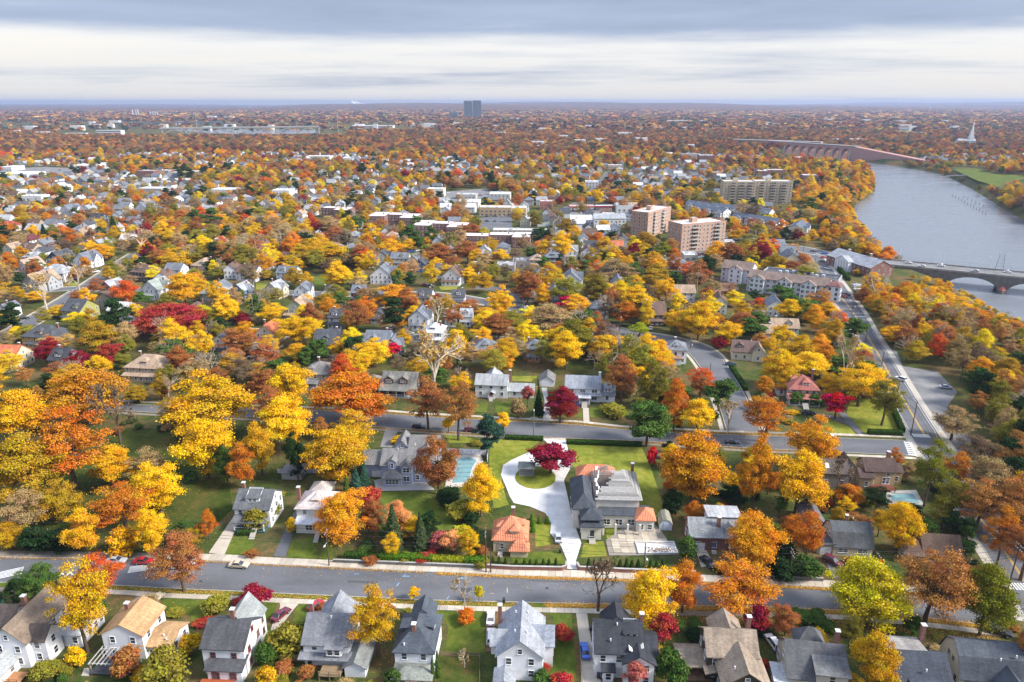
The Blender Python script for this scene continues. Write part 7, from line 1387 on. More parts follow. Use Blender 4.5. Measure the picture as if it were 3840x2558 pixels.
def garden_flats(x, y, rot, blocks, label):
 h = tag(empty('garden_flats', (x, y, 0), R(rot)), label, 'apartment block')
 for (bx, by, wd, dp, ht) in blocks:
  flat_block(h, bx, by, wd, dp, 0, ht, 'brick', (.8,) * 3, (.72, .72, .72), .35)
  nf = int(ht / 3)
  windows_grid(h, bx - wd / 2 + .6, bx + wd / 2 - .6, by - dp / 2, 1, nf, max(1, int(wd / 3.2)), 'S', 1.4, 1.4, 2.9)
  windows_grid(h, by - dp / 2 + .6, by + dp / 2 - .6, bx + wd / 2, 1, nf, max(1, int(dp / 4)), 'E', 1.4, 1.4, 2.9)
  chimney(h, bx + wd * .2, by, ht - .3, ht + 1.9, 1.1)
 occ_block(x, y - 8, 40, 26, rot, 26)
garden_flats(-104, 636, -8, [(-16, 4, 16, 26, 9.0), (0, 8, 18, 14, 9.03), (14, -2, 15, 26, 9.06)], 'three storey brick flats with stepped white roofs on the left of the pair')
garden_flats(-60, 585, -8, [(-14, 6, 15, 28, 9.0), (2, 10, 18, 14, 9.03), (16, 0, 16, 26, 9.06)], 'three storey brick flats with white roofs nearest the parking court')
garden_flats(-166, 678, -12, [(-8, 6, 18, 12, 9.0), (6, 0, 14, 20, 9.03)], 'brick flats with white roof behind the slim yellow green tree')
garden_flats(-8, 546, -6, [(-20, 4, 20, 14, 6.4), (0, 10, 22, 14, 6.43), (16, -2, 14, 24, 8.0)], 'brick flats with broad white roofs half behind rust trees')
# white apartment house
house('white_apartments', 'white two storey apartment house with grey roof and brick gable end', 87, 628, 2, (.74, .74, .74), (.33, .345, .36), [(0, 7, 28, 14, 0, 7.4, 'gx', 3.4, {'sp': 3.4, 'ww': 1.6})], [], near=False, absolute=False, cat='apartment block')
occ_block(87, 628, 30, 14, 0, 30)
# rows of town houses
def town_row(p, q, n, tail):
 p, q = np.array(p), np.array(q)
 a = math.degrees(math.atan2(*(q - p)[::-1]))
 L = np.linalg.norm(q - p) / n
 for i in range(n):
  c = p + (q - p) * (i + .5) / n
  house('town_house', 'white gabled town house with blue slate roof ' + tail, c[0], c[1], a, (.70, .70, .69), (.10, .12, .155), [
   (0, 6.5, L - .05, 11, 0, 7.2, 'gx', 2.8, {'sp': 3, 'over': .2, 'wmat': 'brick' if i % 3 == 1 else 'siding'}), (L * .12, -.4, L * .62, 2.6, 0, 6.6, 'gy', 1.9, {'sp': 2.2, 'ww': 1.2, 'over': .3})], [], near=False, absolute=False, group='town houses ' + tail)
  OCC.append((c[0], c[1] + 5, 9)); OCC.append((c[0] + 2, c[1] - 7, 7)); OCC.append((c[0] + 2, c[1] - 14, 6)); OCC.append((c[0], c[1] - 21, 5))
town_row((176, 728), (240, 664), 9, 'in the long back row')
town_row((176, 700), (198, 668), 3, 'in the short middle row')
town_row((199, 645), (228, 606), 4, 'in the row nearest the street')
house('town_block', 'slate roofed gabled block at the riverside trees', 246, 588, 60, (.68, .68, .68), (.11, .13, .165), [(0, 7, 30, 12, 0, 7, 'gx', 3, {'sp': 3}), (-8, 0, 6, 3, 0, 6.6, 'gy', 2, {}), (6, 0, 6, 3, 0, 6.6, 'gy', 2, {})], [], near=False, absolute=False)
occ_block(246, 588, 30, 12, 60)
# condominium
cn = house('condominium', 'three storey grey and white condominium with brown roof along river road', 156, 391, -32, (.60, .61, .64), (.20, .145, .12), [
 (0, 7, 44, 13, 0, 8.6, 'gx', 3.2, {'sp': 3.2, 'ww': 1.5}), (-16, -.6, 8, 3, 0, 8.4, 'gy', 2.6, {'wall': WH, 'ww': 1.5, 'sp': 2}), (-1, -.6, 8, 3, 0, 8.4, 'gy', 2.6, {'wall': WH, 'ww': 1.5, 'sp': 2}), (12, -.6, 8, 3, 0, 8.4, 'gy', 2.6, {'wall': WH, 'ww': 1.5, 'sp': 2}),
 (24.6, 4.5, 7, 7.5, 0, 9.2, 'hip', 2.2, {'wall': WH, 'roof': (.22, .10, .09), 'ww': 1.4, 'sp': 2.2})], [], near=False, absolute=False, cat='apartment block')
flat_block(cn, 4, 21, 42, 14.5, 0, 8.8, 'siding', (.4, .4, .42), (.07, .075, .085), .9)
for k in range(8):
 MB().box(-.8, .8, -.8, .8, 0, 1.2).build('roof_unit', M['metal'], cn, (.6, .62, .65), loc=(-8 + k * 3.4, 20 + (k % 3) * 2, 8.8))
house('condominium', 'brown roofed rear wing of the condominium facing the construction yard', 137, 423, -32, (.60, .61, .64), (.20, .145, .12), [(0, 7, 18, 14, 0, 8.6, 'gx', 3.6, {'sp': 3}), (0, -.6, 8, 3, 0, 8.4, 'gy', 2.6, {'wall': WH})], [], near=False, absolute=False, cat='apartment block')
occ_block(156, 391, 60, 30, -32, 24); occ_block(137, 423, 20, 14, -32)
# brick hall with a white portico
bh = house('brick_hall', 'long red brick hall with pale grey roof and white portico by the bridge', 228, 434, 14, (.8,) * 3, (.33, .34, .36), [(5.5, 22, 17, 42, 0, 6.6, 'gy', 4.2, {'wmat': 'brick', 'sp': 4}), (-4.2, 24, 4, 13, 0, 7.0, 'gx', 3.0, {'wmat': 'siding', 'wall': WH, 'faces': ''})], [('chim', 7, 14, 9, 13, 1.4), ('chim', 7, 34, 9, 12, 1.4)], near=False, absolute=False, cat='hall')
for k in range(5):
 MB().tube((0, 0, 0), (0, 0, 7.4), .4, .35, 8).build('column', M['trim'], bh, WHITE, loc=(-6.6, 19 + k * 2.6, 0))
occ_block(229, 432, 30, 50, 14, 40)
# petrol station
gs = tag(empty('gas_station', (72, 716, 0), R(5)), 'gas station with red edged canopy and low kiosk', 'gas station')
MB().box(-14, 12, 0, 12, 4.8, 5.7).build('canopy', M['trim'], gs, (.30, .03, .035))
MB().box(-13.6, 11.6, .4, 11.6, 5.7, 5.9).build('canopy_top', M['flat_roof'], gs, (.5, .32, .3))
for sx in (-10, -2, 6):
 for sy in (3, 9):
  MB().box(sx - .3, sx + .3, sy - .3, sy + .3, 0, 4.8).build('canopy_column', M['trim'], gs, (.35, .04, .04))
 MB().box(sx - .5, sx + .5, 5, 7, 0, 1.8).build('fuel_pump', M['metal'], gs, (.35, .05, .05))
flat_block(gs, 24, 14, 20, 9, 0, 4.4, 'siding', (.12, .12, .14), (.7, .7, .7), .5)
MB().box(14, 34, 9.35, 9.45, 3.2, 4.4).build('fascia', M['trim'], gs, (.35, .04, .05))
occ_block(72, 716, 60, 16, 5, 30)
# ------------------------------------------------------------------ stone bridge over the river
def arch_wall(L, z_top, z_bot, arches, y0, y1, seg=14):
 """wall along x with round arched openings (x0, x1, spring z, crown z)"""
 b = MB()
 for yy, flip in ((y0, False), (y1, True)):
  xs = [0.0]
  P = lambda pts: b.poly([(x, yy, z) for x, z in (pts[::-1] if flip else pts)])
  cur = 0.0
  for (a, c, zs, zc) in arches:
   if a > cur: P([(cur, z_bot), (a, z_bot), (a, z_top), (cur, z_top)])
   for k in range(seg):
    t0, t1 = math.pi * (1 - k / seg), math.pi * (1 - (k + 1) / seg)
    m, r = (a + c) / 2, (c - a) / 2
    x_0, x_1 = m + r * math.cos(t0), m + r * math.cos(t1)
    z_0, z_1 = zs + (zc - zs) * math.sin(t0), zs + (zc - zs) * math.sin(t1)
    P([(x_0, z_0), (x_1, z_1), (x_1, z_top), (x_0, z_top)])
    if not flip:
     b.poly([(x_0, y0, z_0), (x_0, y1, z_0), (x_1, y1, z_1), (x_1, y0, z_1)])
   b.poly([(a, y0, z_bot), (a, y1, z_bot), (a, y1, zs), (a, y0, zs)])
   b.poly([(c, y0, zs), (c, y1, zs), (c, y1, z_bot), (c, y0, z_bot)])
   cur = c
  if cur < L: P([(cur, z_bot), (L, z_bot), (L, z_top), (cur, z_top)])
 b.poly([(0, y0, z_bot), (0, y0, z_top), (0, y1, z_top), (0, y1, z_bot)])
 b.poly([(L, y0, z_top), (L, y0, z_bot), (L, y1, z_bot), (L, y1, z_top)])
 return b
M['stone'] = surf('bridge_stone', None, 0.9, 0.3, 0.35, fine=0.25, fscale=1.6)
sb = tag(empty('stone_bridge', (250, 466, 0), R(-30)), 'stone arch road bridge crossing the river with red roofed piers', 'bridge')
arch_wall(190, 1.2, -11, [(37.5, 65, -8.2, -1.2), (70.5, 98, -8.2, -1.2), (103.5, 131, -8.2, -1.2), (136.5, 164, -8.2, -1.2)], 0, 19).build('arch_wall', M['stone'], sb, (.16, .145, .13))
MB().box(-12, 190, .6, 18.4, 1.25, 1.5).build('deck', M['old_asphalt'], sb)
for yy in (0, 18.4):
 MB().box(-12, 190, yy, yy + .55, 1.22, 2.3).build('parapet', M['stone'], sb, (.30, .275, .25))
MB().box(-12, 190, 16.2, 16.4, 1.5, 1.7).build('kerb', M['concrete'], sb, (.5, .48, .45))
rail_post = MB().tube((0, 0, 0), (0, 0, 2.2), .05, .05, 4).me('fence_post', [M['metal']])
for k in range(40):
 mk('fence_post', rail_post, sb, (.3, .3, .3), (k * 4.5, 18.7, 2.3))
for z in (.8, 2.1):
 MB().box(-2, 180, 18.68, 18.72, 2.3 + z, 2.36 + z).build('fence_rail', M['metal'], sb, (.3, .3, .3))
for k, xx in enumerate((34.5, 67.75, 100.75, 133.75)):
 pr = MB()
 pr.extrude([(xx - 2.4, 0), (xx - 2.4, -2.2), (xx, -4.6), (xx + 2.4, -2.2), (xx + 2.4, 0)], -11, -6.8)
 pc = pr.build('pier_nose', M['stone'], sb, (.17, .15, .135))
 c = MB()
 ap = (xx, -.1, -4.2)
 rim = [(xx - 2.5, 0, -6.78), (xx - 2.5, -2.3, -6.78), (xx, -4.8, -6.78), (xx + 2.5, -2.3, -6.78), (xx + 2.5, 0, -6.78)]
 for i in range(4):
  c.poly([rim[i], rim[i + 1], ap])
 c.build('pier_cap', M['tile'], pc, (.34, .10, .085))
for k in range(4):
 lp = MB().tube((0, 0, 0), (0, 0, 7.5), .09, .06, 6).build('lamp_post', M['metal'], sb, (.7, .7, .7), loc=(8 + k * 26, 18.3, 2.3))
 MB().box(-.15, .15, -1.6, 0, 7.4, 7.55).build('lamp_head', M['metal'], lp, (.7, .7, .7))
# sign gantry frame on the bridge
gt = tag(empty('steel_gantry', (316, 449, 2.4), R(-30)), 'small steel lattice gantry standing on the stone bridge', 'gantry')
for sx in (-2.2, 2.2):
 for sy in (-.7, .7):
  MB().tube((sx, sy, 0), (sx * .6, sy, 10), .12, .1, 4).build('leg', M['metal'], gt, (.28, .34, .34))
for k in range(6):
 z = 1.5 + k * 1.6
 f = 1 - .4 * z / 10
 MB().tube((-2.2 * f, -.7, z), (2.2 * f, -.7, z + 1.5), .07, .07, 4).build('brace', M['metal'], gt, (.28, .34, .34))
 MB().tube((2.2 * f, .7, z), (-2.2 * f, .7, z + 1.5), .07, .07, 4).build('brace', M['metal'], gt, (.28, .34, .34))
# ------------------------------------------------------------------ far landmarks
def box_building(name, label, x, y, w_, d_, h_, wc, rc, rot=0, cat='building', nf=None, sp=6.0, z=0):
 h = tag(empty(name, (x, y, z), R(rot)), label, cat)
 flat_block(h, 0, d_ / 2, w_, d_, 0, h_, 'siding', wc, rc, max(.6, h_ * .04))
 nf = nf or max(1, int(h_ / 4))
 for f in range(nf):
  zc = h_ * (f + .35) / nf
  MB().box(-w_ / 2 + w_ * .03, w_ / 2 - w_ * .03, -.25, -.02, zc, zc + h_ / nf * .42).build('window_band', M['glass'], h)
 return h
for (x, y, wd, ht, mt, lb) in FARB:
 wc = {'white': (.66, .66, .65), 'grey': (.28, .29, .31), 'tan': (.45, .36, .24)}[mt]
 box_building('distant_building', lb, x, y, wd, max(20, wd * .3), ht, wc, (.68, .68, .68), 0, 'building', max(1, ht // 6))
# twin office tower
tw = tag(empty('office_tower', (-246, 4641, 0)), 'tall dark glass office tower rising above the woods', 'tower')
GLB = (.03, .085, .15)
for (x0, x1, ht, y0) in ((-52, -4, 110, 0), (2, 52, 112, 8)):
 MB().box(x0, x1, y0, y0 + 40, 0, ht).build('glass_shaft', M['siding'], tw, GLB)
 for f in range(26):
  z = 6 + f * 4
  MB().box(x0 - .6, x1 + .6, y0 - .8, y0 - .02, z, z + 1.0).build('spandrel', M['siding'], tw, (.34, .36, .38))
 for xx in (x0, x1, (x0 + x1) / 2 + 6):
  MB().box(xx - 2.2, xx + 2.2, y0 - 1.4, y0 - .81, 0, ht).build('pier', M['siding'], tw, (.16, .19, .22))
 MB().box(x0 - 1, x1 + 1, y0 - 1, y0 + 41, ht, ht + 4).build('crown_band', M['siding'], tw, (.35, .35, .33))
MB().box(-60, 60, -6, -2, 0, 9).build('podium', M['siding'], tw, (.5, .5, .5))
box_building('office_block', 'pale office slab beside the dark glass tower', -372, 4700, 58, 40, 44, (.40, .42, .43), (.5, .5, .5), 0, 'building', 8)
# white church with steeple
ch = tag(empty('church', (1240, 1990, -3), R(-8)), 'white church with tall pointed steeple on the far bank', 'church')
CHW = (.76, .76, .75)
mk('wall', wall_mesh(-4, 10, 44, 18, 0, 9, 'gx', 5, 'siding'), ch, CHW)
V, F, mi = slab_roof(roof_faces(-4, 10, 44, 18, 9, 'gx', 5, .6), .4)
mk('roof', mesh('roof', V, F, [M['shingle'], M['trim']], mi), ch, (.34, .35, .37))
for (r0, z0, z1) in ((5.5, 0, 20), (4.2, 20, 29), (3.0, 29, 36)):
 MB().box(8 - r0, 8 + r0, 10 - r0, 10 + r0, z0, z1).build('steeple_stage', M['siding'], ch, CHW)
MB().tube((8, 10, 36), (8, 10, 62), 3.0, .15, 8).build('spire', M['siding'], ch, CHW)
for k in range(6):
 window(ch, -21 + k * 7, .99, 2.5, 'S', 2.2, 4.5, False)
# brick viaduct with round arches
va = np.array([624.0, 1672.0]); vb = np.array([697.0, 1502.0]); vc = np.array([760.0, 1352.0])
L1 = float(np.linalg.norm(vb - va))
vi = tag(empty('arch_viaduct', (va[0], va[1], -8), math.atan2(*(vb - va)[::-1])), 'red brick road viaduct with a row of round arches', 'bridge')
arch_wall(L1 + 10, 26, -2, [(2 + k * 23, 2 + k * 23 + 18, 12, 22) for k in range(8)], 0, 16).build('arch_wall', M['stone'], vi, (.44, .235, .195))
MB().box(-60, L1 + 10, -.6, 16.6, 26.02, 27.6).build('deck', M['concrete'], vi, (.26, .25, .24))
for k in range(9):
 MB().box(-1.4 + k * 23 - 1.2, 1.2 + k * 23 - .4, -1.2, -.02, -2, 18).build('buttress', M['concrete'], vi, (.48, .42, .38))
rp = MB()
rp.poly([(L1 + 10, 0, -2), (L1 + 190, 0, -2), (L1 + 190, 0, 8), (L1 + 10, 0, 26)])
rp.poly([(L1 + 10, 0, 26), (L1 + 190, 0, 8), (L1 + 190, 16, 8), (L1 + 10, 16, 26)])
rp.build('ramp', M['stone'], vi, (.44, .24, .20))
rw = tag(empty('brick_causeway', (560, 1800, 0), R(-38)), 'long red brick causeway wall behind the arch viaduct', 'bridge')
MB().box(-20, 190, 0, 14, 0, 17).build('wall', M['stone'], rw, (.44, .25, .21))
MB().box(-20, 190, -.6, 14.6, 17.02, 18.4).build('deck', M['concrete'], rw, (.42, .4, .38))
# concrete arch viaduct and dark overpass on the left
def long_bridge(name, label, p, q, z, n, col, arch):
 p, q = np.array(p, float), np.array(q, float)
 L = float(np.linalg.norm(q - p))
 h = tag(empty(name, (p[0], p[1], 0), math.atan2(*(q - p)[::-1])), label, 'bridge')
 MB().box(0, L, 0, 18, z, z + 4).build('deck', M['concrete'], h, col)
 MB().box(0, L, -.5, -.02, z + 2.4, z + 5.2).build('parapet', M['concrete'], h, [c * 1.25 for c in col])
 for k in range(n + 1):
  x = L * k / n
  MB().box(x - 3, x + 3, 2, 16, -1, z - .02).build('pier', M['concrete'], h, col)
  if arch and k < n:
   s = 10
   b = MB()
   for i in range(s):
    t0, t1 = i / s, (i + 1) / s
    f = lambda t: (x + L / n * t, 3 + (z - 5) * math.sin(math.pi * t))
    (xa, za), (xb, zb) = f(t0), f(t1)
    b.poly([(xa, 1.5, za - 2), (xb, 1.5, zb - 2), (xb, 1.5, zb + 1.2), (xa, 1.5, za + 1.2)])
    b.poly([(xa, 1.5, za + 1.2), (xb, 1.5, zb + 1.2), (xb, 14, zb + 1.2), (xa, 14, za + 1.2)])
   b.build('arch_rib', M['concrete'], h, col)
 return h
long_bridge('concrete_viaduct', 'pale concrete arch viaduct crossing the far river', (-1130, 2380), (-670, 2560), 22, 7, (.27, .27, .265), True)
long_bridge('highway_overpass', 'dark highway overpass beyond the concrete viaduct', (-1680, 3150), (-1290, 3300), 18, 9, (.10, .11, .13), False)
# transmission masts
for i, (x, y, ht) in enumerate(MASTS):
 m = tag(empty('transmission_mast', (x, y, 0)), 'slim grey transmission mast in the line crossing the far woods', 'mast', 'transmission masts across the far woods')
 MB().tube((0, 0, 0), (0, 0, ht), ht * .014, ht * .008, 6).build('pole', M['metal'], m, (.42, .44, .46))
 for k in range(3):
  z = ht * (.97 - k * .09)
  MB().box(-ht * .06, ht * .06, -.3, .3, z, z + ht * .012).build('crossarm', M['metal'], m, (.42, .44, .46))
for (x, y, ht, lb) in WTOWERS:
 m = tag(empty('water_tower', (x, y, 0)), lb, 'water tower')
 MB().tube((0, 0, 0), (0, 0, ht * .75), ht * .06, ht * .05, 8).build('shaft', M['metal'], m, (.6, .62, .64))
 b = MB()
 for k in range(6):
  a0, a1 = -math.pi / 2 + math.pi * k / 6, -math.pi / 2 + math.pi * (k + 1) / 6
  r = ht * .17
  b.tube((0, 0, ht * .85 + r * .7 * math.sin(a0)), (0, 0, ht * .85 + r * .7 * math.sin(a1)), max(.01, r * math.cos(a0)), max(.01, r * math.cos(a1)), 12, cap=False)
 b.build('tank', M['metal'], m, (.66, .68, .7))
for k, (x, y, ht, r) in enumerate(STACKS):
 c = MB().tube((0, 0, 0), (0, 0, ht), r, r * .8, 10).build('power_station_stack', M['concrete'], None, (.5, .5, .52), loc=(x, y, 0))
 tag(c, 'pale power station stack on the far left plain', 'chimney', 'power station stacks')
# steam drifting from a far works
b = MB()
g = np.random.default_rng(3)
sm = []
for k in range(26):
 t = k / 25
 c = np.array([60 - 330 * t, g.normal(0, 20), 15 + 85 * t ** .8]) + g.normal(0, 10, 3)
 sm.append((c, 12 + 30 * t * (1.25 - t)))
V, F = [], []
ico = [(math.cos(a) * math.cos(e), math.sin(a) * math.cos(e), math.sin(e)) for e in np.linspace(-1.4, 1.4, 7) for a in np.linspace(0, 2 * math.pi, 11)[:-1]]
for c, r in sm:
 n0 = len(V)
 V += [tuple(c + r * np.array(p) * g.uniform(.85, 1.15)) for p in ico]
 for i in range(6):
  for j in range(10):
   F.append((n0 + i * 10 + j, n0 + i * 10 + (j + 1) % 10, n0 + (i + 1) * 10 + (j + 1) % 10, n0 + (i + 1) * 10 + j))
M['steam'] = surf('steam', (.8, .8, .82), 1.0, .05, .02)
tag(mk('smoke', mesh('smoke', V, F, [M['steam']], smooth=True), loc=(*SMOKE, 0)), 'white steam plume drifting from a far works', 'smoke', kind='stuff')
# old pilings in the river
for i, (x, y, ht) in enumerate(PILES):
 p = MB().tube((0, 0, -11), (0, 0, -9 + ht), .28, .22, 6).build('piling', M['wood'], None, (.06, .05, .045), loc=(x, y, 0))
 tag(p, 'thin dark wooden piling standing in the river', 'piling', 'old pilings in the river')
# footbridge on the far bank
fb = tag(empty('footbridge', (*FOOTB, -6), R(-18)), 'pale arched footbridge over the canal on the far bank', 'footbridge')
for k in range(10):
 f = lambda t: 3.0 * math.sin(math.pi * t)
 MB().box(-30 + k * 6, -24.05 + k * 6, 0, 4, 2 + f((k + .5) / 10), 2.5 + f((k + .5) / 10)).build('deck_panel', M['concrete'], fb, (.45, .44, .42))
 MB().box(-30 + k * 6, -24.05 + k * 6, -.15, -.02, 2.6 + f((k + .5) / 10), 3.6 + f((k + .5) / 10)).build('railing', M['metal'], fb, (.5, .5, .5))
# ------------------------------------------------------------------ occupancy of the middle distance
CELL = 2.0
OX, OY = -1700.0, 80.0
occ = np.zeros((1160, 1700), bool)
def block_disc(x, y, r):
 i0, i1 = int((y - r - OY) / CELL), int((y + r - OY) / CELL) + 1
 j0, j1 = int((x - r - OX) / CELL), int((x + r - OX) / CELL) + 1
 i0, j0 = max(i0, 0), max(j0, 0)
 i1, j1 = min(i1, occ.shape[0]), min(j1, occ.shape[1])
 if i1 <= i0 or j1 <= j0: return
 yy, xx = np.mgrid[i0:i1, j0:j1]
 occ[i0:i1, j0:j1] |= ((xx + .5) * CELL + OX - x) ** 2 + ((yy + .5) * CELL + OY - y) ** 2 < r * r
def is_free(x, y):
 i, j = int((y - OY) / CELL), int((x - OX) / CELL)
 return 0 <= i < occ.shape[0] and 0 <= j < occ.shape[1] and not occ[i, j]
for (x, y, r) in OCC:
 block_disc(x, y, r)
for li, (q, nn, ww, ro, zr) in enumerate(LANE_LINES):
 for p, w_ in zip(q, ww[:, 0]):
  block_disc(p[0], p[1], w_ + 3)
  if li in (0, 1, 2, 4):
   block_disc(p[0], p[1] - 8, w_ + 2); block_disc(p[0], p[1] - 15, w_)
  elif li in (3, 5):
   block_disc(p[0], p[1] - 7, w_)
def block_poly(poly, pad=3):
 P = np.array(poly)
 x0, x1, y0, y1 = P[:, 0].min(), P[:, 0].max(), P[:, 1].min(), P[:, 1].max()
 X, Y = np.meshgrid(np.arange(x0 - pad, x1 + pad, 2.0), np.arange(y0 - pad, y1 + pad, 2.0))
 d = poly_dist(X, Y, poly)
 for x, y in zip(X[d < pad], Y[d < pad]):
  if OX < x < OX + 3400 and OY < y < OY + 2300:
   occ[int((y - OY) / CELL), int((x - OX) / CELL)] = True
for p, m in LOTS + LAWNS:
 if np.mean([c[1] for c in p]) > 235:
  block_poly(p)
  if np.mean([c[1] for c in p]) < 900:
   block_poly([(x, y - 9) for x, y in p], 0)
for p in FAR_CLEAR:
 block_poly(p, 0)
for (x, y, w_) in ((70, 280, 11), (101, 284, 12), (107, 238, 12), (-7, 244, 16), (3, 245, 10), (28, 239, 17), (-42, 246, 14), (-75, 253, 11), (14, 255, 7)):
 for k in (-6, 2, 6, 11, 16, 21): block_disc(x, y - k, w_ * (.6 - .012 * k))
for (kd, cl, x, y, h, wd, lb) in TREES:
 if kd != 'h': block_disc(x, y, wd * .42)
# ------------------------------------------------------------------ more houses, plain at this distance
g = np.random.default_rng(21)
HV = [('W', 'S'), ('W', 'L'), ('W', 'D'), ('W', 'W'), ('CR', 'S'), ('G', 'S'), ('W', 'T'), ('T', 'B'), ('LB', 'S'), ('W', 'B'), ('CR', 'L'), ('W', 'D'), ('W', 'L'), ('W', 'S')]
HW = {'W': 'white', 'CR': 'cream', 'G': 'grey', 'T': 'tan', 'LB': 'pale blue'}
HR = {'S': 'blue grey', 'L': 'pale grey', 'D': 'dark', 'W': 'nearly white', 'T': 'tan', 'B': 'brown'}
import re
from collections import Counter
def brief(lb):
 return re.split(r' (?:with|behind|beside|by|at|near|nearest|in|among|above|next|hidden|half|cut|on|and|before|around|right|far|to|of|showing) ', lb)[0]
_n = Counter(brief(a[2]) for a in ANCH)
ANCH = [(x, y, brief(l)) for x, y, l in ANCH if _n[brief(l)] == 1]
AX = np.array([(a[0], a[1]) for a in ANCH])
def zone(x, y):
 """the nearest building one can tell from its description"""
 d = (AX[:, 0] - x) ** 2 + (AX[:, 1] - y) ** 2
 k = int(d.argmin())
 dy = y - AX[k, 1]
 return ('behind' if dy > 9 else 'in front of' if dy < -3 else 'beside') + ' the ' + ANCH[k][2]
generic = {}
def generic_house(k):
 if k not in generic:
  typ, wd, d, he, rise = [('gy', 8.5, 11, 5.8, 3.6), ('gx', 11, 9, 5.6, 3.3), ('hip', 10, 10, 5.8, 3.0), ('gy', 7.5, 12, 6.4, 3.2)][k]
  wm = wall_mesh(0, 0, wd, d, 0, he, typ, rise, 'siding')
  V, F, mi = slab_roof(roof_faces(0, 0, wd, d, he, typ, rise, .45), .22)
  rm = mesh('roof', V, F, [M['shingle'], M['trim']], mi)
  ws = []
  for zz in (1.0, 3.7):
   for t in (-.3, 0, .3): ws.append((t * wd, -d / 2 - .004, zz, 'S'))
   for t in (-.25, .25): ws.append((wd / 2 + .004, t * d, zz, 'E'))
  generic[k] = (wm, rm, ws, wd, d, he, rise)
 return generic[k]
def patch(x, y):
 """slow wander between built up and wooded blocks"""
 return (math.sin(x / 61 + 1.7 * math.sin(y / 130)) + math.sin(y / 78 + x / 190 + 2) + math.sin((x + y) / 43)) / 3
spots = []
for y in np.arange(330, 1500, 23):
 for x in np.arange(-0.74 * y - 20, 0.74 * y + 20, 13.5):
  px, py = x + g.uniform(-3, 3), y + 6 * math.sin(x / 90.0) + g.uniform(-4, 4)
  dr = float(poly_dist(np.array(px), np.array(py), RIVER))
  if dr < 60 or not is_free(px, py) or not is_free(px - 5, py) or not is_free(px + 5, py): continue
  if px > 205 + (py - 450) * .35 and py < 800: continue
  if px > 380 and py < 1300: continue
  dens = .3 if py < 480 else .42 if py < 1150 else .28
  if py > 520 and px > 120 and py < 800: dens = .1
  nz = patch(px, py)
  dens *= 1.5 if nz < -.25 else .25 if nz > .3 else .9
  if g.uniform() < dens:
   spots.append((px, py))
   block_disc(px, py, 7.5)
   block_disc(px, py - 9, 6.5); block_disc(px, py - 16, 5.5); block_disc(px, py - 23, 4)
spots.sort(key=lambda p: p[1])
n_ind = 165
wmk = win_mesh(.85, 1.3, 'sash')[2]
chm = MB().box(-.35, .35, -.35, .35, 0, 4.4).me('chimney', [M['brick']])
for i, (x, y) in enumerate(spots[:n_ind]):
 wc, rc = HV[g.integers(len(HV))]
 wm, rm, ws, wd, d, he, rise = generic_house(int(g.integers(4)))
 wd_ = ' '.join([HW[wc], 'house with', HR[rc], 'roof', zone(x, y)])
 h = tag(empty('house', (x, y, 0), R(g.uniform(-12, 4)) + (math.pi / 2 if g.uniform() < .25 else 0)), wd_, 'house', HW[wc] + ' houses ' + zone(x, y))
 k = g.uniform(.85, 1.1)
 mk('wall', wm, h, [c * k for c in MWALL[wc]])
 mk('roof', rm, h, [c * k for c in MROOF[rc]])
 for (a, b_, z_, f) in ws:
  mk('window', wmk, h, WHITE, (a, b_, z_), FACE[f][0])
 mk('chimney', chm, h, None, (wd * .2, d * .15, he))
def joined(name, parts, mats, **k):
 o = mk(name, parts, **k)
 return tag(o, kind='stuff')
# the remaining far houses as one mass
Vv, Ff, Mi = [], [], []
tints = []
for (x, y) in spots[n_ind:]:
 wc, rc = HV[g.integers(len(HV))]
 wm, rm, ws, wd, d, he, rise = generic_house(int(g.integers(4)))
 a = R(g.uniform(-12, 4)) + (math.pi / 2 if g.uniform() < .3 else 0)
 ca, sa = math.cos(a), math.sin(a)
 for me_, cl in ((wm, MWALL[wc]), (rm, MROOF[rc])):
  n0 = len(Vv)
  for v in me_.vertices:
   Vv.append((x + v.co.x * ca - v.co.y * sa, y + v.co.x * sa + v.co.y * ca, v.co.z))
   tints.append((*cl, 1))
  for p in me_.polygons:
   Ff.append(tuple(n0 + i for i in p.vertices))
for _ in range(130):
 y = float(np.exp(g.uniform(math.log(1580), math.log(5200))))
 x = g.uniform(-.74, .74) * y
 if math.sin(x / 310 + 1) + math.sin(y / 420) < -.2: continue
 k, ww_, hh_ = len(Vv), g.uniform(6, 16) * (y / 1600) ** .6, g.uniform(5, 9) * (y / 1600) ** .4
 for dx, dy in ((-1, -1), (1, -1), (1, 1), (-1, 1)):
  for z in (0, hh_ + 8):
   Vv.append((x + dx * ww_, y + dy * ww_ * .6, z)); tints.append((.72, .72, .72, 1))
 Ff += [(k + 1, k + 3, k + 5, k + 7), (k, k + 2, k + 3, k + 1), (k + 2, k + 4, k + 5, k + 3), (k + 6, k, k + 1, k + 7)]
me = mesh('distant_houses', Vv, Ff, [M['far_leaf']])
at = me.attributes.new('tint', 'FLOAT_COLOR', 'POINT')
at.data.foreach_set('color', np.array(tints, np.float32).ravel())
tag(mk('distant_houses', me), 'mass of small far houses showing between the trees', 'houses', kind='stuff')
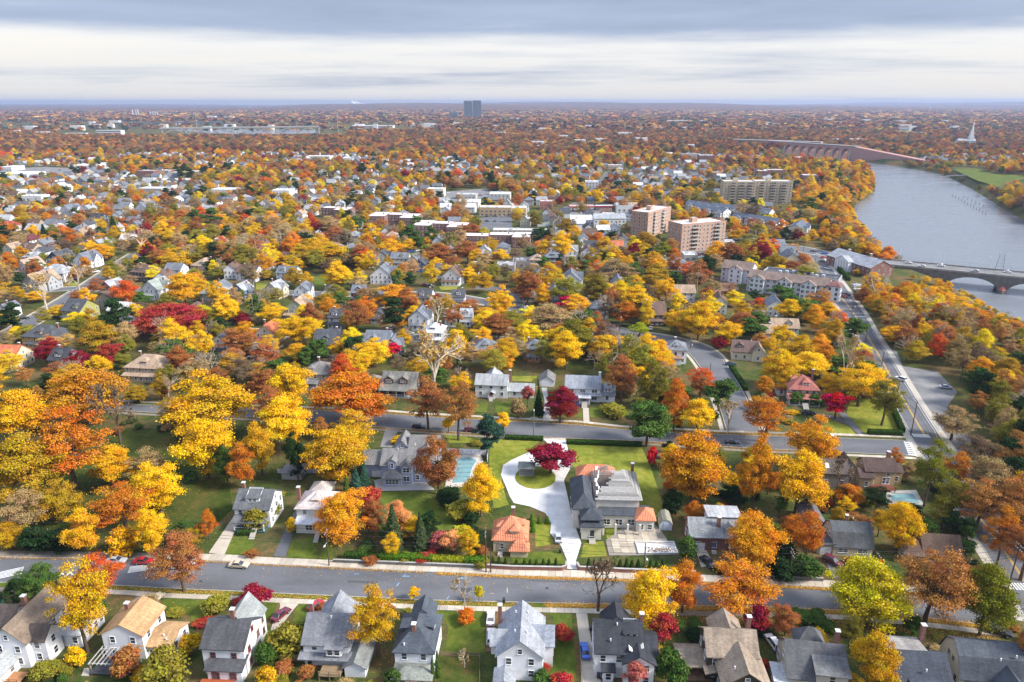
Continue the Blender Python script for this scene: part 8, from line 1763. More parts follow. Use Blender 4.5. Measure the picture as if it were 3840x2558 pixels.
# ------------------------------------------------------------------ the remaining trees
PALN = ['Y', 'G', 'OY', 'OG', 'O', 'RU', 'T', 'OL', 'DG', 'DV', 'V', 'CR', 'OR', 'OB', 'B']
PAL = np.array([LEAFC[c] for c in PALN])
FARP = 1.45 * np.array([(.30, .12, .045), (.22, .08, .04), (.36, .16, .04), (.17, .12, .07), (.15, .13, .045), (.13, .05, .04), (.04, .065, .03), (.44, .24, .05), (.24, .15, .08)])
def weights(x, y):
 near = np.array([.16, .12, .03, .03, .05, .09, .11, .13, .09, .06, .07, .01, .02, .02, .04])
 mid = np.array([.10, .11, .02, .02, .04, .12, .15, .13, .11, .08, .04, .02, .02, .02, .08])
 far = np.array([.04, .07, .02, .03, .07, .20, .14, .07, .08, .07, .01, .04, .04, .06, .12])
 t = np.clip((y - 300) / 300, 0, 1)
 u = np.clip((y - 700) / 900, 0, 1)
 w_ = near * (1 - t) + mid * t
 w_ = w_ * (1 - u) + far * u
 if poly_river_near(x, y):
  w_ = np.array([.10, .18, .10, .08, .08, .08, .05, .12, .14, .03, .04, 0, .02, .03, .05])
 return w_ / w_.sum()
def poly_river_near(x, y):
 return x > 150 and 330 < y < 1250 and x > 205 + (y - 450) * .3
def scatter(y0, y1, step, half, jit, keep=1.0, xmin=None):
 out = []
 y = y0
 while y < y1:
  xs = np.arange(-half * y - 25, half * y + 25, step)
  for x in xs:
   px, py = x + g.uniform(-jit, jit), y + g.uniform(-jit, jit)
   if g.uniform() > keep: continue
   out.append((px, py))
  y += step
 return out
cand = scatter(243, 520, 11.0, .78, 4.8) + scatter(520, 900, 10.6, .76, 5.2) + scatter(900, 1560, 12.6, .75, 6.5)
cand = [(x, y) for x, y in cand if is_free(x, y) and not (patch(x, y) < -.25 and y > 420 and g.uniform() < .4)]
for _ in range(900):
 i = g.integers(8, 21)
 f = g.uniform()
 x, y = (np.array(RIVER[i]) * (1 - f) + np.array(RIVER[i - 1]) * f) + np.array([-g.uniform(1, 26), g.uniform(-14, 6)])
 if is_free(x, y) and y > 470: cand.append((x, y)); block_disc(x, y, 4)
cx = np.array(cand)
dr = poly_dist(cx[:, 0], cx[:, 1], RIVER)
cand = [c for c, d in zip(cand, dr) if d > 1.5]
rr = LANE_LINES[0][0]
rs_ = rr[np.argsort(rr[:, 1])]
cand = [(x, y) for x, y in cand if y > 470 or x < np.interp(y, rs_[:, 1], rs_[:, 0]) + 6]
# wood between the river road and the water, and the bank below the side street
wood = []
for _ in range(5200):
 y = g.uniform(118, 470)
 xr = np.interp(y, rr[:, 1][::-1] if rr[0, 1] > rr[-1, 1] else rr[:, 1], rr[:, 0][::-1] if rr[0, 1] > rr[-1, 1] else rr[:, 0])
 x = xr + 9 + g.uniform(0, 1) * (0.80 * y + 30 - xr - 9)
 if x < xr + 9: continue
 wood.append((x, y))
wx = np.array(wood)
dw = poly_dist(wx[:, 0], wx[:, 1], RIVER)
lot = poly_dist(wx[:, 0], wx[:, 1], LOTS[0][0])
lot2 = poly_dist(wx[:, 0], wx[:, 1] + 8, LOTS[0][0])
keepw = []
grid = {}
for (x, y), d, l, l2 in zip(wood, dw, lot, lot2):
 if not is_free(x, y) or d < 5 or l < 4 or l2 < 2 or (x > 228 and (x - 250) * .5 + (y - 466) * .866 > -30): continue
 k = (int(x / 7), int(y / 7))
 if any((k[0] + i, k[1] + j) in grid and (grid[(k[0] + i, k[1] + j)][0] - x) ** 2 + (grid[(k[0] + i, k[1] + j)][1] - y) ** 2 < 40 for i in (-1, 0, 1) for j in (-1, 0, 1)): continue
 grid[k] = (x, y)
 keepw.append((x, y))
def tree_size(y):
 return (g.uniform(6.5, 12), g.uniform(6, 11)) if g.uniform() < .8 else (g.uniform(11, 16), g.uniform(9, 13))
allt = []
for (x, y) in cand:
 h, wd = tree_size(y)
 if patch(x, y) > .3: h, wd = h * 1.25, wd * 1.3
 c = int(g.choice(len(PALN), p=weights(x, y)))
 allt.append((x, y, h, wd, c))
for (x, y) in keepw:
 h, wd = g.uniform(8, 15), g.uniform(6, 11)
 if x > 215:                             # low growth along the water by the bridge
  h = min(h, max(2.6, (float(poly_dist(np.array(x), np.array(y), RIVER)) - 4) * .24), max(3, (-(x - 250) * .5 - (y - 466) * .866 - 14) * .2))
  wd = min(wd, h * 1.2)
 if y < 330:
  c = int(g.choice(len(PALN), p=np.array([.02, .06, .02, .02, .03, .08, .23, .15, .11, .04, .02, 0, .01, .08, .13])))
 else:
  c = int(g.choice(len(PALN), p=np.array([.20, .30, .14, .06, .04, .01, .01, .09, .13, .01, 0, 0, 0, .01, 0])))
 allt.append((x, y, h, wd, c))
def on_screen(x, y):
 d = y * math.cos(R(18.68)) + CAM_H * math.sin(R(18.68))
 return abs(x) / d < .76
allt.sort(key=lambda t: t[1])
vis = [t for t in allt if on_screen(t[0], t[1])]
NI = 80
zs = terrain_z([t[0] for t in vis], [t[1] for t in vis])
for t, z in list(zip(vis, zs))[:NI]:
 x, y, h, wd, c = t
 col = PALN[c]
 kd = 'p' if col in ('DV', 'V') else 's' if col in ('T', 'B', 'OB', 'RU') else 'b' if g.uniform() < .6 else 'o'
 xr = np.interp(y, np.sort(rr[:, 1]), rr[:, 0][np.argsort(rr[:, 1])])
 where = 'in the riverside wood' if x > xr + 6 else zone(x, y)
 nm = {'p': 'pine', 's': 'thin tree', 'b': 'round tree', 'o': 'oval tree'}[kd]
 plant(kd, col, x, y, h, wd, WORD[col] + ' ' + nm + ' ' + where, WORD[col] + ' ' + nm + 's ' + where, float(z))
front = []
# gardens near the camera: undergrowth wherever no lawn, drive, house or road lies
for o_ in [o_ for o_ in COL.objects if o_.type == 'MESH' and o_.name.startswith(('wall', 'porch_floor', 'deck'))]:
 m_ = o_.matrix_world if o_.parent is None else None
 pr = o_.parent
 if pr is None or pr.location.y > 330: continue
 ca, sa = math.cos(pr.rotation_euler.z), math.sin(pr.rotation_euler.z)
 vs_ = np.array([v.co[:] for v in o_.data.vertices])
 x0, y0, x1, y1 = vs_[:, 0].min(), vs_[:, 1].min(), vs_[:, 0].max(), vs_[:, 1].max()
 for xx in np.arange(x0, x1 + .1, 2.5):
  for k in (3, 6, 9): front.append((pr.location.x + xx * ca - y0 * sa, pr.location.y + xx * sa + y0 * ca - k))
 for xx in np.arange(x0, x1 + .1, 1.8):
  for yy in np.arange(y0, y1 + .1, 1.8):
   block_disc(pr.location.x + xx * ca - yy * sa, pr.location.y + xx * sa + yy * ca, 2.6)
for p, m in LAWNS:
 if np.mean([c[1] for c in p]) < 235 and m != 'park_lawn': block_poly(p, 0)
for p, m, c in DRIVES:
 block_poly(p, 1.2)
for p in (POOLDECK, POOL2DECK, TERR, LOTS[0][0]):
 block_poly(p, 1)
for q_, w_ in ((mN, 3.4), (mS, 4.4), (sN, 4.6), (sS, 3.2)):
 for p in q_: block_disc(p[0], p[1], w_)
for q_ in (mN, mS):
 for p in q_: block_disc(p[0], (p[1] + 137) / 2, 4)
for q_ in (sN, sS):
 for p in q_: block_disc(p[0], p[1] - 5, 3)
for (kd, cl, x, y, h, wd, lb) in TREES:
 block_disc(x, y, wd * (.5 if kd == 'h' else .2))
for p in ([(-6, 141), (-7, 213), (43, 213), (46, 141)], [(-62, 158), (-68, 190), (-44, 190), (-44, 158)], [(-44, 160), (-46, 204), (-6, 204), (-6, 166)], [(-76, 148), (-76, 162), (-46, 162), (-46, 148)]):
 block_poly(p, 0)
fill = []
fa = np.array(front)
fg = np.random.default_rng(5)
for _ in range(9000):
 y = fg.uniform(98, 246)
 x = fg.uniform(-.72 * (y + 36), .72 * (y + 36))
 if not is_free(x, y): continue
 xr = np.interp(y, np.sort(rr[:, 1]), rr[:, 0][np.argsort(rr[:, 1])])
 if x > xr - 7: continue
 if x < -66 and 152 < y < 214: continue
 big = fg.uniform() < (.16 if y > 142 else .03) and np.min((fa[:, 0] - x) ** 2 + (fa[:, 1] - y) ** 2) > 16
 fill.append((x, y, big))
 block_disc(x, y, 3.4 if big else 2.2)
fill.sort(key=lambda t: t[2], reverse=True)
for (x, y, big) in fill[:300]:
 zn = zone(x, y)
 if big:
  col = str(fg.choice(['RU', 'T', 'OL', 'G', 'V', 'DV', 'O', 'OB', 'DG', 'Y']))
  kd = 'p' if col == 'DV' else str(fg.choice(['s', 'o', 's', 'b']))
  plant(kd, col, x, y, fg.uniform(4.5, 8.5), fg.uniform(4, 7), WORD[col] + ' young tree ' + zn, WORD[col] + ' young trees ' + zn)
 else:
  col = str(fg.choice(['V', 'OL', 'DV', 'RU', 'OL', 'T', 'G', 'RD', 'V']))
  plant('h', col, x, y, fg.uniform(1.0, 2.8), fg.uniform(2, 4.2), WORD[col] + ' garden shrub ' + zn, WORD[col] + ' garden shrubs ' + zn)
def template(n, size):
 """a cheap crown: leaf sprays gathered in boughs, 10 m tall, 4 m in radius"""
 nb = max(4, n // 9)
 B = crown_blobs(nb, 4.0, 1.6, 10.0, 'round')
 k = rng.integers(0, nb, n)
 d = unit(rng.normal(size=(n, 3)))
 d[:, 2] = np.abs(d[:, 2]) * .9
 P = B[k] + d * rng.uniform(.7, 1.5, n)[:, None]
 V, Q = leaf_quads(P, unit(d + .55 * rng.normal(size=d.shape) + np.array([0, 0, .35])), size, .85)
 return V.reshape(n, 4, 3), rng.uniform(.62, 1.3, n)
def mass(name, label, trees, n, size, zarr):
 T_ = [template(n, size) for _ in range(6)]
 N = len(trees)
 A = np.array([(t[0], t[1], t[2], t[3]) for t in trees])
 col = PAL[[t[4] for t in trees]] if not isinstance(trees[0][4], tuple) else np.array([t[4] for t in trees])
 th = g.uniform(0, 6.28, N)
 ti = g.integers(0, 6, N)
 VV = np.empty((N, n, 4, 3), np.float32)
 TT = np.empty((N, n, 4, 3), np.float32)
 for k in range(6):
  s = ti == k
  if not s.any(): continue
  V, br = T_[k]
  c, sn = np.cos(th[s])[:, None, None], np.sin(th[s])[:, None, None]
  sx, sz = (A[s, 3] / 8)[:, None, None], (A[s, 2] / 10)[:, None, None]
  X = (V[None, ..., 0] * c - V[None, ..., 1] * sn) * sx + A[s, 0][:, None, None]
  Y = (V[None, ..., 0] * sn + V[None, ..., 1] * c) * sx + A[s, 1][:, None, None]
  Z = V[None, ..., 2] * sz + zarr[s][:, None, None]
  VV[s] = np.stack([X, Y, Z], -1)
  jit = g.uniform(.9, 1.1, (int(s.sum()), n, 3))
  TT[s] = (col[s][:, None, :] * br[None, :, None] * jit * g.uniform(.82, 1.12, (int(s.sum()), 1, 1)))[:, :, None, :].repeat(4, 2)
 V = VV.reshape(-1, 3)
 me = np_mesh(name, V, np.arange(len(V)).reshape(-1, 4), [M['far_leaf']], TT.reshape(-1, 3))
 tag(mk(name, me), label, 'trees', kind='stuff')
def tree_mass(name, label, trees, zarr, tree=None):
 """one object: a cloud of points, each grown into one of the tree crowns"""
 N = len(trees)
 V = np.stack([[t[0] for t in trees], [t[1] for t in trees], zarr], 1)
 me = bpy.data.meshes.new(name)
 me.vertices.add(N)
 me.vertices.foreach_set('co', np.ascontiguousarray(V, np.float32).ravel())
 cols = np.array([PAL[t[4]] if not isinstance(t[4], tuple) else t[4] for t in trees]) * g.uniform(.85, 1.35, (N, 1)) * g.uniform(.93, 1.07, (N, 3))
 cols = np.minimum(cols, .92)
 pick = []
 for t in trees:
  c = PALN[t[4]] if not isinstance(t[4], tuple) else 'O'
  k = 'p' if c in ('DV', 'V') else 's' if c in ('T', 'B') else g.choice(['b', 'o', 's'], p=[.4, .27, .33])
  lo, hi = POOL[k]
  pick.append(int(g.integers(lo, hi)) if tree is None else int(g.integers(0, 3)))
 for nm, ty, key, arr in (('icol', 'FLOAT_COLOR', 'color', np.concatenate([cols, np.ones((N, 1))], 1)), ('grow', 'FLOAT_VECTOR', 'vector', np.stack([[t[3] / 8 for t in trees], [t[3] / 8 for t in trees], [t[2] / 10 for t in trees]], 1)),
        ('turn', 'FLOAT_VECTOR', 'vector', np.stack([g.normal(0, .05, N), g.normal(0, .05, N), g.uniform(0, 6.28, N)], 1)), ('pick', 'INT', 'value', np.array(pick))):
  a = me.attributes.new(nm, ty, 'POINT')
  a.data.foreach_set(key, np.ascontiguousarray(arr, np.int32 if ty == 'INT' else np.float32).ravel())
 o = tag(mk(name, me), label, 'trees', kind='stuff')
 o.modifiers.new('grow', 'NODES').node_group = tree or GROW
POOL, protos = {}, []
for k in 'bosp':
 lo = len(protos)
 seen = set()
 for o_ in list(COL.objects):
  if o_.name.startswith('crown') and o_.data in [c for c, t in PROTO[k]] and o_.data.name not in seen:
   seen.add(o_.data.name); protos.append(o_)
 POOL[k] = (lo, len(protos))
GROW = bpy.data.node_groups.new('grow_trees', 'GeometryNodeTree')
GROW.interface.new_socket('Geometry', in_out='INPUT', socket_type='NodeSocketGeometry')
GROW.interface.new_socket('Geometry', in_out='OUTPUT', socket_type='NodeSocketGeometry')
def gn(t, **k):
 n = GROW.nodes.new(t)
 for a, b_ in k.items(): setattr(n, a, b_)
 return n
gi, go = gn('NodeGroupInput'), gn('NodeGroupOutput')
iop = gn('GeometryNodeInstanceOnPoints')
iop.inputs['Pick Instance'].default_value = True
join = gn('GeometryNodeGeometryToInstance')
for o_ in protos[::-1]:                     # a multi-input socket lists its links last first
 oi = gn('GeometryNodeObjectInfo')
 oi.inputs['Object'].default_value = o_
 GROW.links.new(oi.outputs['Geometry'], join.inputs[0])
sm_n = gn('GeometryNodeSetMaterial')
sm_n.inputs['Material'].default_value = M['town_leaf']
GROW.links.new(join.outputs[0], sm_n.inputs['Geometry'])
GROW.links.new(gi.outputs[0], iop.inputs['Points'])
GROW.links.new(sm_n.outputs[0], iop.inputs['Instance'])
for nm, ty, sk in (('pick', 'INT', 'Instance Index'), ('grow', 'FLOAT_VECTOR', 'Scale'), ('turn', 'FLOAT_VECTOR', 'Rotation')):
 a = gn('GeometryNodeInputNamedAttribute', data_type=ty)
 a.inputs['Name'].default_value = nm
 GROW.links.new([q for q in a.outputs if q.enabled][0], iop.inputs[sk])
GROW.links.new(iop.outputs[0], go.inputs[0])
rest = list(zip(vis, zs))[NI:]
def part(lo, hi):
 s = [(t, z) for t, z in rest if lo <= t[1] < hi]
 return [t for t, _ in s], np.array([z for _, z in s])
tree_mass('town_trees', 'autumn trees between the nearer houses', *part(0, 600))
tree_mass('town_trees', 'autumn trees between the houses of the middle town', *part(600, 900))
tree_mass('town_trees', 'autumn trees of the far town', *part(900, 1600))
# leafless trees standing among the others
GROW2 = GROW.copy()
for n_ in list(GROW2.nodes):
 if n_.bl_idname == 'GeometryNodeObjectInfo': GROW2.nodes.remove(n_)
j2 = [n_ for n_ in GROW2.nodes if n_.bl_idname == 'GeometryNodeGeometryToInstance'][0]
[n_ for n_ in GROW2.nodes if n_.bl_idname == 'GeometryNodeSetMaterial'][0].inputs['Material'].default_value = M['twig']
for o_ in [next(c for c in COL.objects if c.name.startswith('trunk') and c.data == PROTO['n'][i][1]) for i in range(3)]:
 oi = GROW2.nodes.new('GeometryNodeObjectInfo')
 oi.inputs['Object'].default_value = o_
 GROW2.links.new(oi.outputs['Geometry'], j2.inputs[0])
bt = [t for t in vis if t[1] < 900]
bt = [bt[i] for i in g.permutation(len(bt))[:420]]
bt = [(x + g.uniform(-4, 4), y + g.uniform(-4, 4), h * 1.15, wd * 1.05, c) for x, y, h, wd, c in bt]
tree_mass('leafless_trees', 'pale leafless trees standing among the autumn crowns', bt, terrain_z([t[0] for t in bt], [t[1] for t in bt]), GROW2)
# far woods
def far_ring(y0, y1, step, half, hh, wd, n, size, name, label, grown=False):
 out = []
 y = y0
 while y < y1:
  for x in np.arange(-half * y - 40, half * y + 40, step):
   px, py = x + g.uniform(-.5, .5) * step, y + g.uniform(-.5, .5) * step
   # open land: marsh and landfill on the left, river park on the right
   if -0.75 * py < px < -0.10 * py and 2650 < py < 4200 and g.uniform() < .85: continue
   if -0.62 * py < px < -0.22 * py and 2250 < py < 2700: continue
   if g.uniform() < .12: continue
   k = g.uniform(.7, 1.15)
   out.append((px, py, hh * g.uniform(.7, 1.3), wd * g.uniform(.75, 1.3), tuple(FARP[g.integers(0, len(FARP))] * k)))
  y += step
 A = np.array([(o[0], o[1]) for o in out])
 ok = poly_dist(A[:, 0], A[:, 1], RIVER) > 12
 for p in FAR_CLEAR:
  ok &= poly_dist(A[:, 0], A[:, 1], p) > 0
 out = [o for o, k in zip(out, ok) if k]
 A = A[ok]
 if grown: tree_mass(name, label, out, terrain_z(A[:, 0], A[:, 1]))
 else: mass(name, label, out, n, size, terrain_z(A[:, 0], A[:, 1]))
far_ring(1560, 2600, 14, .75, 14, 15, 16, 3.3, 'distant_trees', 'rust coloured woods beyond the town', True)
far_ring(2600, 4600, 30, .75, 16, 30, 14, 3.6, 'distant_trees', 'rust coloured woods around the office tower')
far_ring(4600, 8200, 62, .75, 17, 62, 14, 3.6, 'distant_trees', 'dull red woods below the horizon')
# canopy of the farthest woods: a rough sheet over the plain and hills
ys = np.geomspace(7800, 25000, 90)
xs = np.linspace(-.78, .78, 420)
X = xs[None, :] * ys[:, None] * 1.02
Y = ys[:, None] + np.zeros_like(X)
Y = Y + g.uniform(-.4, .4, X.shape) * ys[:, None] * .012
Z = terrain_z(X, Y) + 6 + g.uniform(0, 11, X.shape)
V = np.stack([X, Y, Z], -1).reshape(-1, 3)
idx = np.arange(len(V)).reshape(X.shape)
Q = np.stack([idx[:-1, :-1], idx[:-1, 1:], idx[1:, 1:], idx[1:, :-1]], -1).reshape(-1, 4)
base = np.array([[.15, .07, .04], [.20, .09, .04], [.11, .08, .04], [.09, .07, .045], [.24, .12, .04]])
ct = base[g.integers(0, 5, len(V))] * g.uniform(.7, 1.2, (len(V), 1))
me = np_mesh('distant_woods', V, Q, [M['far_leaf']], ct)
tag(mk('distant_woods', me), 'blue grey woods along the horizon', 'woods', kind='stuff')
# ------------------------------------------------------------------ air
hz_m = bpy.data.materials.new('haze_air')
hz_m.use_nodes = True
t = hz_m.node_tree
t.nodes.clear()
o = t.nodes.new('ShaderNodeOutputMaterial')
pv = t.nodes.new('ShaderNodeVolumePrincipled')
pv.inputs['Color'].default_value = (0.50, 0.60, 0.84, 1)
pv.inputs['Density'].default_value = HAZE
pv.inputs['Anisotropy'].default_value = 0.2
t.links.new(pv.outputs[0], o.inputs['Volume'])
if HAZE > 0:
 hb = MB().box(-26500, 26500, -500, 27000, -14, 152).build('haze', hz_m)
 tag(hb, kind='stuff')
# ------------------------------------------------------------------ vehicles
CARC = {'silver': (.42, .44, .47), 'red': (.42, .02, .025), 'white': (.80, .80, .80), 'beige': (.50, .42, .30), 'maroon': (.13, .015, .03), 'black': (.015, .016, .018), 'blue': (.01, .10, .50), 'navy': (.02, .04, .10)}
def car_body(kind):
 """side profile carried across the width, with sills tucked under and shoulders drawn in"""
 if kind == 'suv':
  prof = [(-2.3, .42), (-2.34, .8), (-2.28, 1.02), (1.2, 1.02), (2.0, .95), (2.28, .8), (2.32, .45)]
  cab = [(-2.25, 1.0), (-2.0, 1.68), (.25, 1.70), (1.05, 1.0)]
 elif kind == 'hatch':
  prof = [(-1.95, .38), (-2.0, .75), (-1.95, .93), (1.0, .93), (1.7, .84), (1.98, .7), (2.0, .4)]
  cab = [(-1.93, .92), (-1.45, 1.46), (.1, 1.48), (.95, .92)]
 else:
  prof = [(-2.28, .38), (-2.34, .7), (-2.25, .92), (-1.5, .95), (.95, .92), (1.9, .82), (2.26, .68), (2.32, .4)]
  cab = [(-1.65, .93), (-.95, 1.41), (.2, 1.43), (1.0, .91)]
 b = MB()
 W0, W1 = .88, .82
 n = len(prof)
 for s in (-1, 1):
  f = [(x, s * (W0 if z < .85 else W1), z) for x, z in prof] 
  b.poly(f if s < 0 else f[::-1])
 for i in range(n):
  (x0, z0), (x1, z1) = prof[i], prof[(i + 1) % n]
  w0, w1 = (W0 if z0 < .85 else W1), (W0 if z1 < .85 else W1)
  b.poly([(x0, -w0, z0), (x0, w0, z0), (x1, w1, z1), (x1, -w1, z1)])
 # roof panel and pillars
 (xa, za), (xb, zb), (xc, zc), (xd, zd) = cab
 wt, wb = .62, .80
 b.box(xb - .02, xc + .02, -wt, wt, zb - .02, zb + .04)
 for (p, q) in ((cab[0], cab[1]), (cab[3], cab[2])):
  for s in (-1, 1):
   b.tube((p[0], s * wb, p[1]), (q[0], s * wt, q[1]), .05, .05, 4)
 g_ = MB()
 B0 = [(xa, -wb, za), (xd, -wb, zd), (xd, wb, zd), (xa, wb, za)]
 T0 = [(xb, -wt, zb), (xc, -wt, zc), (xc, wt, zc), (xb, wt, zb)]
 for i in range(4):
  j = (i + 1) % 4
  g_.poly([B0[i], B0[j], T0[j], T0[i]])
 return b.me('body', [M['car']]), g_.me('glasshouse', [M['glass']])
CARM = {k: car_body(k) for k in ('sedan', 'suv', 'hatch')}
_w = MB()
for s in (-1, 1):
 pass
tyre = MB().tube((0, -.1, 0), (0, .1, 0), .33, .33, 14)
tyre.f.append(tuple(range(14))); tyre.m.append(0)
tyre_m = tyre.me('wheel', [M['rubber']])
rim = MB()
for s in (-1, 1):
 rim.poly([(.19 * math.cos(a), s * .105, .19 * math.sin(a)) for a in np.linspace(0, 2 * math.pi, 11)[:-1]][::-s])
rim_m = rim.me('rim', [M['metal']])
hl = MB().box(-.03, .03, -.2, .2, -.07, .07).me('headlight', [M['metal']])
def make_car(kind):
 c = empty('parked_car', (0, 0, 0))
 bm, gm = CARM[kind]
 mk('body', bm, c, (1, 1, 1))
 mk('window', gm, c)
 fx = {'sedan': (1.42, -1.36), 'suv': (1.42, -1.4), 'hatch': (1.22, -1.2)}[kind]
 L = {'sedan': 2.3, 'suv': 2.3, 'hatch': 1.98}[kind]
 for x in fx:
  for s in (-1, 1):
   wv = mk('wheel', tyre_m, c, None, (x, s * .8, .33))
   mk('rim', rim_m, wv, (.4, .4, .42))
 for s in (-1, 1):
  mk('headlight', hl, c, (.8, .8, .78), (L - .02, s * .6, .68))
  mk('taillight', hl, c, (.35, .02, .02), (-L - .02, s * .6, .78))
 return c
CPRO = {k: make_car(k) for k in CARM}
cused = set()
def put_car(x, y, hd, col, kind, label, group=None, z=0.06):
 o = CPRO[kind] if kind not in cused else copy_tree(CPRO[kind])
 cused.add(kind)
 o.location = (x, y, z)
 o.rotation_euler = (0, 0, R(hd))
 if 'group' in o: del o['group']
 tag(o, label, 'car', group)
 for ch in o.children:
  if ch.name.startswith('body'):
   ch.color = (*CARC[col], 1)
 return o
for (x, y, hd, col, kd, lb, grp) in CARS:
 put_car(x, y, hd, col, kd, lb if not grp else col + ' ' + lb, (col + ' ' + grp) if grp else None, .1)
lb_car = None
bc, bs = math.cos(R(-30)), math.sin(R(-30))
for i, (lx, ly, col) in enumerate(((-6, 12, 'white'), (14, 13, 'white'), (22, 6, 'white'), (33, 13, 'white'), (52, 6, 'silver'), (70, 13, 'white'))):
 put_car(250 + lx * bc - ly * bs, 466 + lx * bs + ly * bc, -30 if ly > 9 else 150, col, 'sedan', col + ' car crossing the stone bridge', col + ' cars on the stone bridge', 1.55)
# ------------------------------------------------------------------ poles and wires
WOODP = (.10, .065, .045)
def make_pole(x, y, h, kind, label):
 o = tag(empty('utility_pole' if kind != 'p' else 'street_pole', (x, y, 0), R(-3)), label, 'pole')
 col = (.16, .2, .14) if kind == 'p' else WOODP
 MB().tube((0, 0, -.2), (0, 0, h), .17, .12, 8).build('pole', M['wood'], o, col)
 if kind in 'xtl':
  for z in ((h - .5, h - 1.5) if kind == 'x' else (h - .6,)):
   ar = MB().box(-.06, .06, -1.2, 1.2, z, z + .14).build('crossarm', M['wood'], o, (.16, .12, .09))
   for yy in (-1.1, -.4, .4, 1.1):
    MB().tube((0, yy, z + .14), (0, yy, z + .34), .06, .05, 6).build('insulator', M['metal'], ar, (.7, .72, .74))
 if kind == 't':
  MB().tube((0, -.42, h - 3.0), (0, -.42, h - 1.9), .28, .28, 10).build('transformer', M['metal'], o, (.55, .57, .58))
 if kind in 'lt':
  a = MB().tube((0, -.1, h - 3.2), (.2, -2.1, h - 2.7), .05, .04, 6).build('lamp_arm', M['metal'], o, (.6, .6, .6))
  MB().box(.05, .35, -2.7, -2.0, h - 2.78, h - 2.6).build('lamp_head', M['metal'], a, (.75, .75, .74))
 if kind == 'p':
  MB().box(-1.1, 1.1, -.25, -.18, h - 3.4, h - 2.2).build('solar_panel', M['glass'], o)
  MB().tube((0, 0, h), (0, 0, h + .6), .22, .1, 8).build('lantern', M['metal'], o, (.75, .75, .7))
 return o
for p in POLES:
 make_pole(*p)
def wire(p, q, sag, r, tail):
 b = MB()
 n = 12
 P = [np.array(p) + (np.array(q) - np.array(p)) * t - np.array([0, 0, 4 * sag * t * (1 - t)]) for t in np.linspace(0, 1, n + 1)]
 for i in range(n):
  b.tube(P[i], P[i + 1], r, r, 3, cap=False)
 tag(b.build('overhead_wire', M['rubber']), 'thin black overhead wire ' + tail, 'wire', 'overhead wires ' + tail)
mp = [POLES[i] for i in (0, 1, 2, 4, 5, 6, 7)]
mp = [(-128, 146.5, 11.5)] + [p[:3] for p in mp]
for a, c in zip(mp[:-1], mp[1:]):
 for (dz, dy) in ((-.2, -1.0), (-.2, 1.0), (-2.6, 0), (-3.4, 0)):
  wire((a[0], a[1] + dy, a[2] + dz), (c[0], c[1] + dy, c[2] + dz), .9, .04, 'strung along the main street')
rp_ = [POLES[i] for i in (7, 9, 8, 10, 13, 12)]
for a, c in zip(rp_[:-1], rp_[1:]):
 for (dz, dx) in ((-.3, -.8), (-.3, .8), (-3, 0)):
  wire((a[0] + dx, a[1], a[2] + dz), (c[0] + dx, c[1], c[2] + dz), .9, .04, 'strung along the river road')
# ------------------------------------------------------------------ hedges, walls, fences
LEAFC['HV'], LEAFC['HG'], LEAFC['HY'] = (.05, .10, .02), (.10, .20, .02), (.32, .34, .03)
def hedge_mesh(L, w_, h_, n):
 P = np.stack([rng.uniform(-L / 2, L / 2, n), rng.uniform(-w_ / 2, w_ / 2, n), rng.uniform(0, h_, n)], 1)
 f = rng.integers(0, 5, n)
 P[f == 0, 2] = h_; P[f == 1, 1] = -w_ / 2; P[f == 2, 1] = w_ / 2; P[f == 3, 0] = -L / 2
 P[f == 4, 2] = h_
 P += rng.normal(0, .07, P.shape)
 d = unit(P - np.array([0, 0, h_ * .4]) * 1.0 - np.stack([P[:, 0], 0 * P[:, 0], 0 * P[:, 0]], 1))
 V, Q = leaf_quads(P, unit(d + rng.normal(0, .5, P.shape)), .28)
 t = np.stack([rng.uniform(0, 1, n), rng.uniform(.2, .8, n), rng.uniform(0, 1, n)], 1)
 return np_mesh('foliage', V, Q, [M['leaf']], np.repeat(t, 4, axis=0))
for (p, q, w_, h_, cl, n, lb) in HEDGE:
 p, q = np.array(p), np.array(q)
 L = np.linalg.norm(q - p)
 o = tag(empty('hedge', (*((p + q) / 2), 0), math.atan2(*(q - p)[::-1])), lb, 'hedge')
 k = max(1, int(round(L / 5)))
 me_ = hedge_mesh(L / k, w_, h_, 1500)
 core = MB().box(-L / k / 2, L / k / 2, -w_ / 2 + .1, w_ / 2 - .1, 0, h_ - .12).me('stems', [M['bark']])
 for i in range(k):
  xx = -L / 2 + L / k * (i + .5)
  mk('foliage', me_, o, LEAFC[cl], (xx, 0, 0))
  mk('stems', core, o, (.03, .04, .015), (xx, 0, 0))
for (pts, w_, h_, mt, lb) in WALLS:
 o = tag(empty('garden_wall', (*pts[0], 0)), lb, 'wall')
 for i in range(len(pts) - 1):
  p, q = np.array(pts[i]), np.array(pts[i + 1])
  L = np.linalg.norm(q - p)
  c = (p + q) / 2 - np.array(pts[0])
  rz = math.atan2(*(q - p)[::-1])
  MB().box(-L / 2, L / 2, -w_ / 2, w_ / 2, 0, h_).build('wall_run', M[mt], o, (.17, .165, .16), loc=(*c, 0), rz=rz)
  n = max(1, int(L / 1.6))
  cm = MB().box(-L / n / 2 + .015, L / n / 2 - .015, -w_ / 2 - .05, w_ / 2 + .05, h_ + .003, h_ + .09).me('coping', [M['concrete']])
  d = (q - p) / L
  for k in range(n):
   cc = p + d * L * (k + .5) / n - np.array(pts[0])
   v = random.uniform(.85, 1.1)
   mk('coping', cm, o, (.42 * v, .40 * v, .37 * v), (*cc, 0), rz)
